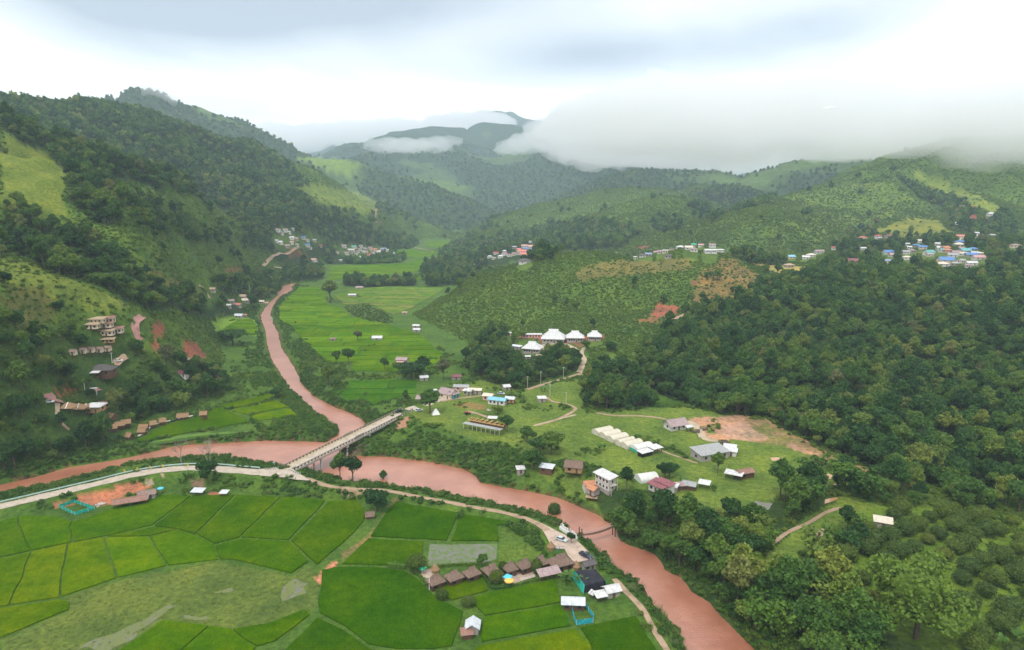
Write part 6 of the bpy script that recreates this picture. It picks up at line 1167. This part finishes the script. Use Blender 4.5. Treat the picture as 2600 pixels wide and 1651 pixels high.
p = gp_('n', 940, 640); t = thing('tractor', p, .5, 'small red tractor at the end of the stilted platform', 'tractor'); mesh('hood', *boxv(.1, 1.7, -.35, .35, .6, 1.25), MATS['roof_red'], t); mesh('cab', *boxv(-1.0, .1, -.55, .55, .7, 2.0), MATS['roof_red'], t)
for sx, q in ((-.6, .75), (1.2, .45)):
    for s in (-1, 1): mesh('wheel', *tube((sx, s * .75 - .15, q), (sx, s * .75 + .15, q), q, q, 12), MATS['black_paint'], t)
# ------------------------------------------------------------------ the villages
CN = dict(white='white', cream='cream', grey='grey', blue='blue', skyblue='sky-blue', slate='slate-blue', teal='teal', green='green', coral='coral-red', red='red', orange='orange', pink='pink', mauve='brownish', maroon='maroon', tan='tan', dark='dark', tin='silvery', brown='brown')
def village(v, data, k, place, grp, h=2.8):
    for x_, y_, rc_, w_ in data:
        L_ = w_ * k; size = 'small' if w_ < 6.5 else ('large' if w_ > 10.5 else 'middling')
        wcs = {'coral': 'cream_wall', 'orange': 'pink_wall', 'pink': 'white_wall', 'cream': 'white_wall', 'white': 'white_wall'}.get(rc_, random.choice(['white_wall', 'block_wall', 'cream_wall']))
        house(v, x_, y_, L_, L_ * random.uniform(.55, .75), h, random.uniform(-22, 22), random.choice(['gable', 'gable', 'hip']), 'roof_' + rc_, wcs, f'{size} {CN[rc_]}-roofed house in {place}', 'house', 'village_house', win=2, group=grp, ov=.6)
village('o', [(355, 510, 'coral', 11), (550, 490, 'red', 9), (690, 490, 'maroon', 11), (500, 570, 'teal', 11), (820, 580, 'slate', 8), (1060, 550, 'cream', 9), (1040, 608, 'blue', 8), (1120, 628, 'blue', 9), (950, 632, 'white', 5), (930, 592, 'white', 5), (900, 690, 'grey', 8), (985, 675, 'mauve', 7), (1200, 692, 'teal', 12), (1210, 722, 'grey', 7), (680, 692, 'blue', 11), (720, 727, 'pink', 6), (920, 760, 'cream', 8), (655, 805, 'slate', 8), (1430, 540, 'white', 12), (1540, 537, 'white', 11), (1600, 492, 'coral', 10), (1600, 563, 'blue', 12), (1575, 594, 'cream', 11), (1380, 568, 'pink', 6), (1305, 588, 'white', 6), (1340, 638, 'white', 8), (1410, 637, 'orange', 9), (1365, 667, 'teal', 7), (1432, 668, 'orange', 8), (1755, 488, 'pink', 10), (1725, 515, 'white', 7), (1875, 512, 'teal', 10), (1850, 537, 'white', 7), (2000, 482, 'grey', 9), (2100, 547, 'coral', 11), (2030, 552, 'white', 6), (2190, 554, 'pink', 5), (2300, 608, 'mauve', 10), (2360, 662, 'mauve', 6), (1655, 670, 'teal', 12), (1760, 652, 'blue', 8), (1610, 642, 'mauve', 6), (1550, 697, 'mauve', 9), (1650, 712, 'cream', 9), (1735, 724, 'blue', 12), (1785, 705, 'white', 7), (1855, 710, 'cream', 6), (1500, 727, 'grey', 10), (1830, 757, 'pink', 12), (1410, 785, 'blue', 15), (1370, 842, 'cream', 12), (1540, 837, 'grey', 8), (1610, 800, 'grey', 8), (1740, 830, 'white', 10), (1690, 862, 'mauve', 6), (1600, 285, 'pink', 16), (1560, 327, 'white', 6), (1985, 208, 'white', 10), (1805, 454, 'white', 6), (360, 647, 'white', 7), (230, 802, 'maroon', 12), (70, 602, 'white', 6), (575, 520, 'grey', 7)], 1.0, 'the bright-roofed village under the big grassy hill', 'houses of the bright-roofed village')
village('p', [(570, 158, 'white', 12), (660, 162, 'cream', 8), (720, 132, 'green', 8), (800, 137, 'pink', 8), (930, 137, 'mauve', 10), (720, 182, 'mauve', 8), (140, 250, 'dark', 7), (210, 240, 'slate', 7), (285, 217, 'pink', 6), (340, 210, 'mauve', 6), (400, 202, 'grey', 6), (470, 177, 'dark', 8), (430, 257, 'dark', 7), (60, 275, 'white', 4)], .95, 'the hamlet along the brown hill crest', 'houses on the brown hill crest', 2.6)
house('p', 905, 197, 13, 7, 3.0, 4, 'gable', 'roof_white', 'white_wall', 'white-walled long block on the brown hill crest, next to the hamlet', 'hall', 'hall', rise=1.0, win=5); house('p', 1020, 195, 10, 7, 3.0, 4, 'gable', 'roof_white', 'white_wall', 'white-walled block at the far end of the brown hill crest', 'hall', 'hall', rise=1.0, win=4)
village('p', [(1820, 267, 'skyblue', 10), (1990, 272, 'white', 8), (2050, 247, 'cream', 10), (2140, 207, 'mauve', 12), (1800, 362, 'tan', 11), (2310, 167, 'red', 7), (2390, 132, 'grey', 6)], .95, 'the yellow-field hamlet behind the dark forest', 'houses beside the yellow fields', 2.8)
village('q', [(720, 210, 'mauve', 7), (815, 212, 'mauve', 7), (745, 234, 'skyblue', 6), (860, 240, 'white', 6), (770, 254, 'pink', 5), (915, 197, 'white', 5), (890, 309, 'white', 8), (955, 324, 'tan', 7), (1038, 310, 'blue', 8), (705, 349, 'white', 5), (745, 369, 'white', 8), (900, 372, 'pink', 5), (965, 399, 'cream', 5), (840, 414, 'mauve', 7), (1095, 404, 'blue', 8), (1130, 437, 'slate', 6), (1190, 344, 'grey', 6), (1100, 342, 'mauve', 6), (1270, 414, 'red', 5), (1180, 592, 'pink', 9)], 1.35, 'the village on the forest foot above the red cutting', 'houses above the red cutting')
village('q', [(1560, 417, 'mauve', 8), (1690, 427, 'teal', 9), (1640, 467, 'white', 6), (1680, 470, 'white', 6), (1780, 414, 'mauve', 6), (1830, 452, 'grey', 7), (1900, 442, 'mauve', 7), (1960, 462, 'coral', 7), (2070, 457, 'slate', 9), (2130, 470, 'white', 5), (1820, 490, 'white', 5), (2005, 492, 'white', 7), (2120, 494, 'cream', 6), (1600, 507, 'mauve', 7), (1890, 527, 'red', 6), (1960, 527, 'mauve', 6), (2195, 512, 'white', 5), (1480, 492, 'mauve', 5), (1530, 599, 'white', 4), (1785, 560, 'white', 5), (1880, 587, 'cream', 4), (1740, 482, 'mauve', 6), (1770, 457, 'mauve', 6), (1720, 505, 'brown', 6), (1850, 478, 'brown', 6), (1930, 490, 'brown', 6), (2040, 478, 'pink', 6), (1660, 490, 'brown', 6)], 1.45, 'the crowded village at the edge of the upper fields', 'houses at the edge of the upper fields')
village('r', [(1440, 492, 'white', 6), (1590, 489, 'white', 6), (1650, 417, 'white', 5), (1530, 442, 'red', 6), (1650, 452, 'mauve', 7), (1780, 362, 'grey', 6), (2010, 287, 'white', 5), (1925, 344, 'pink', 7), (2025, 352, 'pink', 9), (1940, 384, 'blue', 7), (2055, 394, 'blue', 6), (1850, 392, 'coral', 7), (1895, 417, 'coral', 9), (1925, 457, 'coral', 9), (1790, 452, 'mauve', 7), (1930, 547, 'dark', 9), (1500, 512, 'grey', 5), (1720, 470, 'mauve', 6), (1850, 440, 'brown', 7)], 1.5, 'the small village behind the scrub hill', 'houses behind the scrub hill')
# ------------------------------------------------------------------ single plants one can point at
def gp_(v, x_, y_): return G(*Q(v, [(x_, y_)])[0])
def stand(kind, v, x_, y_, h, w_, label, ch, cr, **k):
    p = gp_(v, x_, y_); s = w_ / (2 * cr); t = tree(kind, p, s, label, sz=h / ch, **k); CLEAR.append((p[0], p[1], w_ * .3)); return t
stand(NEAR[2], 'E', 940, 1250, 12, 7, 'tall dark leafy tree on the river edge, nearer the bridge', 10, 4.0); stand(NEAR[0], 'E', 1125, 1275, 11.5, 9, 'bright spreading tree on the river edge beside the dark one', 12, 4.6); stand(NEAR[3], 'E', 1570, 1325, 7, 3.4, 'small slender tree alone on the track verge', 17, 4.4)
stand(NEAR[2], 'x', 410, 700, 11, 7.5, 'dense dark tree on the road bank under the bare branches', 10, 4.0, name='evergreen_tree'); stand(NEAR[1], 'f', 245, 803, 14, 11.5, 'big round dark tree beside the far end of the bridge', 15, 5.2); stand(NEAR[4], 'e', 715, 1245, 8.5, 10, 'dark bushy tree at the corner of the paddies', 9, 4.8)
stand(NEAR[3], 's', 318, 362, 27, 18, 'very tall lone tree standing over the valley fields', 17, 4.4); stand(NEAR[2], 's', 380, 985, 10, 6, 'small tree on the bund by the upper river', 10, 4.0); stand(NEAR[2], 's', 505, 990, 12, 8, 'leafy tree beside the curved bund', 10, 4.0); stand(NEAR[4], 's', 1150, 1135, 11, 17, 'broad dark tree group beside the farmstead', 9, 4.8); stand(NEAR[3], 's', 1265, 1105, 14, 11, 'flat-topped tree over the white shelter', 17, 4.4); stand(NEAR[2], 's', 1020, 1095, 9, 8, 'round tree in front of the farmstead roofs', 10, 4.0); stand(NEAR[3], 's', 300, 1225, 16, 9, 'thin open tree on the river terrace', 17, 4.4); stand(NEAR[3], 's', 1470, 1150, 15, 9, 'thin open tree on the scrub slope', 17, 4.4); stand(NEAR[2], 's', 870, 1050, 9, 6, 'narrow tree at the farm path', 10, 4.0); stand(NEAR[2], 's', 600, 750, 9, 7, 'single bush-like tree in the big rice fields', 10, 4.0); stand(NEAR[2], 's', 1085, 1405, 9, 4, 'narrow cypress-like tree at the bridge end', 10, 4.0)
stand(NEAR[4], 'c', 1640, 1045, 13, 20, 'big spreading tree below the small hillside paddy', 9, 4.8); stand(NEAR[2], 'd', 1650, 30, 7, 8, 'round bush tree on the river bank beside the bright plots', 10, 4.0)
for x_, y_, w_, lb in [(905, 1000, 9, 'dark tree at the top of the slope row behind the stilted platform'), (990, 1070, 11, 'wide dark tree in the slope row above the river'), (1070, 1080, 10, 'tree at the low end of the slope row above the river'), (945, 1190, 9, 'dark tree beside the silver-roofed hut'), (770, 930, 7, 'slender tree at the end of the stilted platform')]: stand(random.choice(NEAR[:3]), 'f', x_, y_, 9, w_, lb, 12, 4.5)
for x_, y_, w_, lb in [(1580, 1320, 6, 'dark round tree beside the guesthouse'), (1870, 1235, 7, 'reddish-green tree in the open meadow'), (705, 810, 6, 'young dark tree in the middle of the upper meadow'), (1305, 375, 7, 'dark tree at the fork of the school drive'), (1130, 408, 7, 'round tree on the school lawn edge'), (1475, 385, 9, 'dark tree in the scrub beside the school drive'), (870, 300, 8, 'dark tree in front of the long school block'), (2200, 1215, 6, 'thin tree in the meadow behind the rusty barn'), (1840, 1250, 6, 'olive bush-tree beside the tunnel greenhouse')]: stand(random.choice(NEAR), 'f', x_, y_, w_ * 1.15, w_, lb, 12, 4.6)
stand(NEAR[0], 'B', 1700, 350, 4.2, 3.8, 'small round dark tree behind the large bungalow', 12, 4.6); stand(ORCH[0], 'g', 530, 700, 6, 7, 'bright lobed tree at the corner of the hut garden', 5.4, 3.9); stand(ORCH[1], 'g', 1140, 705, 4, 3.2, 'yellow-green tree between two thatched bungalows', 5, 3.5); stand(ORCH[0], 'g', 1375, 710, 5, 4, 'leafy tree in front of the long low pavilion', 5.4, 3.9); stand(ORCH[1], 'g', 1090, 775, 4, 5, 'spreading shrub tree beside the patio', 5, 3.5); stand(ORCH[0], 'g', 1500, 330, 7, 5.5, 'palm-like tuft tree at the head of the plaza', 5.4, 3.9); stand(NEAR[2], 'g', 1620, 505, 4.2, 2.8, 'tree in the planted island of the plaza', 10, 4.0); stand(ORCH[1], 'g', 710, 895, 3.2, 4.2, 'dark bush on the bund beside the large paddy', 5, 3.5); stand(ORCH[0], 'g', 895, 935, 2.6, 5, 'pale leafy bush above the pale tin shed', 5.4, 3.9)
# the giant tree at the orchard edge and tall forest emergents
GIANT = broadleaf(77, 19, 9.5, 17, 5200, .8, 'forest_leaves', .6, .3); stand(GIANT, 't', 540, 1400, 21, 22, 'giant spreading tree towering over the orchard', 19, 9.5)
TALL = (crown_mesh('crown', 88, [((0, 0, 17), (3.6, 3.6, 2)), ((2, 1, 15), (2.6, 2.4, 1.6)), ((-2.2, -.6, 15.6), (2.4, 2.4, 1.5)), ((.6, -2.2, 14.4), (2.2, 2.0, 1.3))], 700, .85, 'forest_leaves'), trunk_mesh('trunk', 16, .3, [((0, 0, 12), (2, 1, 15), .12), ((0, 0, 12.5), (-2, -.5, 15.4), .12)], 'pale_bark'))
for x_, y_, h in [(1225, 360, 17), (1275, 420, 16), (1400, 380, 17), (1060, 330, 16), (900, 250, 17), (1150, 290, 16)]:
    p = gp_('h', x_, y_); tree(TALL, p, 1.1, 'tall thin tree with a bare pale trunk at the forest edge', 'tree', 'tall pale-trunked trees at the forest edge', sz=h / 17)
bare_tree(gp_('m', 1640, 235), 12, 5, 'bare leafless tree on the bank between two yellow boards'); bare_tree(gp_('x', 440, 560), 16, 9, 'bare branching tree rising out of the dark evergreen')
for k, (v, x_, y_) in enumerate([('m', 1690, 420), ('m', 1760, 415), ('m', 1630, 480), ('n', 980, 300), ('n', 1830, 190), ('n', 1870, 170), ('n', 1900, 200), ('n', 2230, 240), ('n', 2290, 240), ('n', 1850, 360), ('n', 1920, 370), ('i', 560, 1480), ('i', 590, 1500), ('G', 420, 860), ('G', 540, 840), ('D', 640, 500), ('D', 380, 420), ('D', 330, 480), ('t', 1500, 1500), ('t', 1640, 1450), ('u', 1060, 620), ('u', 1130, 640), ('u', 960, 650), ('u', 1200, 640), ('c', 1100, 860), ('c', 1085, 840)]):
    p = gp_(v, x_, y_); t = thing('banana_plant', p, random.uniform(0, 6), 'banana plant with long arching light green leaves', 'banana plant', 'banana plants'); s = random.uniform(.9, 1.3); t.scale = (s, s, s)
    mesh('stem', *tube((0, 0, -.5), (0, 0, 1.9), .16, .12, 7), MATS['bank_leaves'], t); o = obj('leaf_fan', BAN[k % 2], None, t); o.location.z = 1.4
# ------------------------------------------------------------------ woods, scrub and grass
def project(x_, y_, z_):
    dy = y_ * CP - (z_ - CAMZ) * SP; dz = y_ * SP + (z_ - CAMZ) * CP
    return IW / 2 + FPX * x_ / dy, IH / 2 - FPX * dz / dy
def scatter(rmin, rmax, spacing, dens, hgt, capsule, seed, power=1.0, azlim=41.5):
    rng = np.random.default_rng(seed); n_ = int(rmax * 2 / spacing) + 1
    gx, gy = np.meshgrid(np.arange(-rmax, rmax, spacing), np.arange(0, rmax, spacing))
    x_ = (gx + rng.uniform(-.48, .48, gx.shape) * spacing).ravel(); y_ = (gy + rng.uniform(-.48, .48, gx.shape) * spacing).ravel()
    r_ = np.hypot(x_, y_); k = (r_ > rmin) & (r_ < rmax) & (np.abs(np.arctan2(x_, y_)) < R(azlim)); x_, y_, r_ = x_[k], y_[k], r_[k]
    k = (rng.random(len(x_)) < look(dens, x_, y_, True) ** power) & ~look(blk, x_, y_, True); x_, y_, r_ = x_[k], y_[k], r_[k]
    z_ = look(Hz, x_, y_); k = ((z_ + hgt - CAMZ) / r_ > look(CM, x_ * .985, y_ * .985) - 3.0 / r_) & (look(rd, x_, y_) > .4); x_, y_, z_, r_ = x_[k], y_[k], z_[k], r_[k]
    px, py = project(x_, y_, z_ + hgt / 2); k = (px > -160) & (px < 2760) & (py < 1800); x_, y_, z_ = x_[k], y_[k], z_[k]
    ok = np.ones(len(x_), bool)
    for cx_, cy_c, cr_ in CLEAR:
        rr = math.hypot(cx_, cy_c); dep = max(.12, (CAMZ - 8) / rr); Lc = min((9 if cx_ < 0 else 15) if rr < 480 else 30 if rr < 700 else 75, capsule * 1.3 / dep) if capsule else 0
        ex, ey = cx_ * (1 - Lc / rr), cy_c * (1 - Lc / rr); m_ = (np.abs(x_ - (cx_ + ex) / 2) < Lc + cr_ + 4) & (np.abs(y_ - (cy_c + ey) / 2) < Lc + cr_ + 4)
        if not m_.any(): continue
        dx, dy = ex - cx_, ey - cy_c; L2 = dx * dx + dy * dy + 1e-6; t_ = np.clip(((x_[m_] - cx_) * dx + (y_[m_] - cy_c) * dy) / L2, 0, 1)
        ok[m_] &= np.hypot(x_[m_] - cx_ - t_ * dx, y_[m_] - cy_c - t_ * dy) > cr_ + (capsule * .06)
    return np.stack([x_[ok], y_[ok], z_[ok]], 1)
def proto_collection(name, items):
    c_ = bpy.data.collections.new(name)
    for k, it in enumerate(items):
        me_ = it if not isinstance(it, tuple) else None
        if me_ is None:
            bm = bmesh.new(); bm.from_mesh(it[0]); nf = len(bm.faces); bm.from_mesh(it[1]); bm.faces.ensure_lookup_table()
            for f_ in bm.faces[nf:]: f_.material_index = 1
            me_ = bpy.data.meshes.new(name); bm.to_mesh(me_); bm.free(); me_.materials.append(it[0].materials[0]); me_.materials.append(it[1].materials[0])
        c_.objects.link(bpy.data.objects.new(f'{name}_{k:02d}', me_))
    return c_
def plant(name, P_, items, smin, smax, seed, label=None, sink=.15, zvar=.25):
    rng = np.random.default_rng(seed); k = len(P_); me_ = bpy.data.meshes.new(name); me_.vertices.add(k); P2 = P_.copy(); P2[:, 2] -= sink; me_.vertices.foreach_set('co', P2.astype(np.float32).ravel())
    s = rng.uniform(smin, smax, k); sv_ = np.stack([s, s, s * rng.uniform(1 - zvar, 1 + zvar, k)], 1)
    for nm, tp, dt, key in (('sc', 'FLOAT_VECTOR', sv_, 'vector'), ('rz', 'FLOAT_VECTOR', np.stack([rng.normal(0, .06, k), rng.normal(0, .06, k), rng.uniform(0, 6.283, k)], 1), 'vector'), ('ix', 'INT', rng.integers(0, len(items), k), 'value')):
        at2 = me_.attributes.new(nm, tp, 'POINT'); at2.data.foreach_set(key, dt.astype(np.int32 if tp == 'INT' else np.float32).ravel())
    o = obj(name, me_); cl = proto_collection(name, items)
    ng = bpy.data.node_groups.new(name, 'GeometryNodeTree'); ng.interface.new_socket('Geometry', in_out='INPUT', socket_type='NodeSocketGeometry'); ng.interface.new_socket('Geometry', in_out='OUTPUT', socket_type='NodeSocketGeometry')
    nd, lk = ng.nodes, ng.links; gi, go = nd.new('NodeGroupInput'), nd.new('NodeGroupOutput'); ci = nd.new('GeometryNodeCollectionInfo'); ci.inputs[0].default_value = cl; ci.inputs[1].default_value = True; ci.inputs[2].default_value = True
    ip = nd.new('GeometryNodeInstanceOnPoints'); ip.inputs['Pick Instance'].default_value = True
    def attr(nm, tp): a_ = nd.new('GeometryNodeInputNamedAttribute'); a_.data_type = tp; a_.inputs[0].default_value = nm; return a_.outputs[0]
    lk.new(gi.outputs[0], ip.inputs['Points']); lk.new(ci.outputs[0], ip.inputs['Instance']); lk.new(attr('ix', 'INT'), ip.inputs['Instance Index']); lk.new(attr('rz', 'FLOAT_VECTOR'), ip.inputs['Rotation']); lk.new(attr('sc', 'FLOAT_VECTOR'), ip.inputs['Scale']); lk.new(ip.outputs[0], go.inputs[0])
    md = o.modifiers.new('plants', 'NODES'); md.node_group = ng; print(name, k)
    return tag(o, label, None, None, 'stuff')
for v_, x_, y_, r_ in (('h', 485, 665, 7), ('h', 880, 640, 4), ('h', 875, 492, 3), ('h', 560, 390, 3), ('A', 900, 760, 4)): p = gp_(v_, x_, y_); CLEAR.append((p[0], p[1], r_))
# orchard in rows
OP = np.array(GW('z', [(2110, 1430), (2150, 1340), (2250, 1295), (2420, 1285), (2600, 1330), (2720, 1480), (2640, 1700), (2480, 1700), (2400, 1640), (2130, 1520), (2090, 1460)])); g_ = []
for a_ in np.arange(-150, 150, 8.3):
    for b_ in np.arange(-150, 150, 8.3):
        x_ = OP[:, 0].mean() + a_ * .83 - b_ * .55 + random.uniform(-1.5, 1.5); y_ = OP[:, 1].mean() + a_ * .55 + b_ * .83 + random.uniform(-1.5, 1.5)
        if inpoly(np.array([x_]), np.array([y_]), OP)[0] and random.random() < .93 and all(math.hypot(x_ - c_[0], y_ - c_[1]) > c_[2] + 2.5 for c_ in CLEAR):
            px, py = project(x_, y_, 5.0)
            if -60 < px < 2680 and py < 1720: g_.append((x_, y_))
for x_, y_ in g_: tree(random.choice(ORCH), (x_, y_, gz(x_, y_) - .1), random.uniform(.7, 1.12), 'round olive-green fruit tree planted in the orchard rows', 'fruit tree', 'fruit trees of the orchard', 'fruit_tree')
print('orchard', len(g_))
treeD[look(Hz, X, Y) < -9] = 0
near = scatter(110, 620, 5.0, treeD, 10, 8, 101); d_ = np.hypot(near[:, 0], near[:, 1]); od = np.argsort(d_); near = near[od]
ind, rest = near[:300], near[300:]
rng = np.random.default_rng(5)
SHAPE = ['rounded leafy tree', 'broad many-lobed tree', 'small-crowned tree', 'tall high-crowned tree', 'low spreading tree']
def area_of(x_, y_):
    px, py = project(x_, y_, gz(x_, y_))
    if x_ < -30:
        if px < 130 and py > 1030: return 'on the wooded bank below the red hillside road', 'trees of the resort slope'
        if py > 1075: return 'on the river bank below the straw huts', 'trees of the resort slope'
        if py > 985: return 'around the white-roofed hillside pavilion', 'trees of the resort slope'
        return 'on the slope between the dark thatched hall and the cabins', 'trees of the resort slope'
    if float(look(td, x_, y_)) < 14:
        if py > 1520: return 'in the riverside wood below the orchard', 'trees of the riverside wood'
        if py > 1400: return 'in the riverside wood beyond the footbridge', 'trees of the riverside wood'
        if px < 1740: return 'in the riverside wood below the guesthouse', 'trees of the riverside wood'
        return 'in the wood around the white pond', 'trees of the riverside wood'
    if px < 1800: return 'in the forest above the greenhouses', 'trees of the dense forest'
    return 'in the dense forest beyond the bare orange ground', 'trees of the dense forest'
for x_, y_, z_ in ind:
    s = float(rng.uniform(.5, 1.12)); w_ = float(rng.random()); wh_, gp2 = area_of(x_, y_)
    if x_ < -30: s = .55 + s * .55
    kn = int(rng.integers(0, 5))
    if gp2.endswith('wood') and w_ < .14: tree(BAMB[kn % 2], (x_, y_, z_ - .2), s * 1.1, 'arching bamboo clump ' + wh_, 'bamboo', 'bamboo clumps of the riverside wood', 'bamboo')
    else: tree(NEAR[kn], (x_, y_, z_ - .2), s, SHAPE[kn] + ' ' + wh_, 'tree', gp2)
plant('forest_trees', rest, NEAR, .42, 1.0, 11, sink=.3)
plant('forest_canopy', scatter(620, 1250, 5.8, treeD, 10, 8, 102), MIDT, .45, 1.05, 12, sink=.4)
plant('far_forest', np.concatenate([scatter(1250, 2300, 8.2, treeD, 10, 6, 103), scatter(2300, 4600, 17, treeD, 12, 0, 104)]), FART, .8, 1.35, 13, sink=.8)
plant('hillside_scrub', np.concatenate([scatter(150, 520, 2.5, shrubD * (hill | (treeD > .3)), 2, 2, 105), scatter(520, 950, 2.35, shrubD * hill, 2, 3, 106)]), SCR, .32, .95, 14)
plant('distant_scrub', np.concatenate([scatter(950, 1500, 3.3, shrubD * hill, 3, 3, 107), scatter(1500, 2300, 4.8, shrubD * hill, 3, 3, 117)]), SCR, .55, 1.5, 15)
bk = np.where((rd > 0) & (rd < 16) & (fd < 4), shrubD, 0); bk2 = np.where((rd > 0) & (rd < 22) & (fbm(X, Y, 22, 2, 77) > .45), .8, bk)
plant('riverbank_brush', np.concatenate([scatter(130, 480, 1.7, np.clip(bk2, 0, 1), 2, 1.5, 108), scatter(480, 1050, 2.6, np.clip(bk2, 0, 1) * (rd > 3.5), 2, 2, 109)]), SHR + REED[:2] + [SHR[0], SHR[1]], .5, 1.1, 16)
plant('bank_reeds', scatter(130, 420, 3.2, np.where((rd > .5) & (rd < 7), .5, 0), 2, 1, 110), [REED[2], REED[0]], .6, 1.1, 17)
PADDY = inpoly(PX, PY, [(-400, 1380), (0, 1315), (300, 1262), (640, 1262), (850, 1262), (940, 1262), (1010, 1270), (1400, 1345), (1480, 1420), (1560, 1450), (1640, 1600), (1700, 1800), (-400, 1800)])
vb = (~PADDY & (fd < 3) & (tuftD < .75) & (tuftD > .3) & (rd > 6) & (fbm(X, Y, 18, 3, 78) > .52)).astype(float) * .8
vb[bushz] = .85; vb[bush2] = np.maximum(vb[bush2], .5)
plant('verge_bushes', np.concatenate([scatter(130, 700, 2.4, vb, 2, 2, 112), scatter(700, 1000, 3.2, vb, 2, 2, 118)]), SHR + SCR, .4, 1.0, 18)
plant('grass_tufts', np.concatenate([scatter(120, 330, 1.25, tuftD, 1, 1, 111), scatter(330, 520, 2.0, tuftD, 1, 1, 113)]), TUFT, .35, .8, 19)
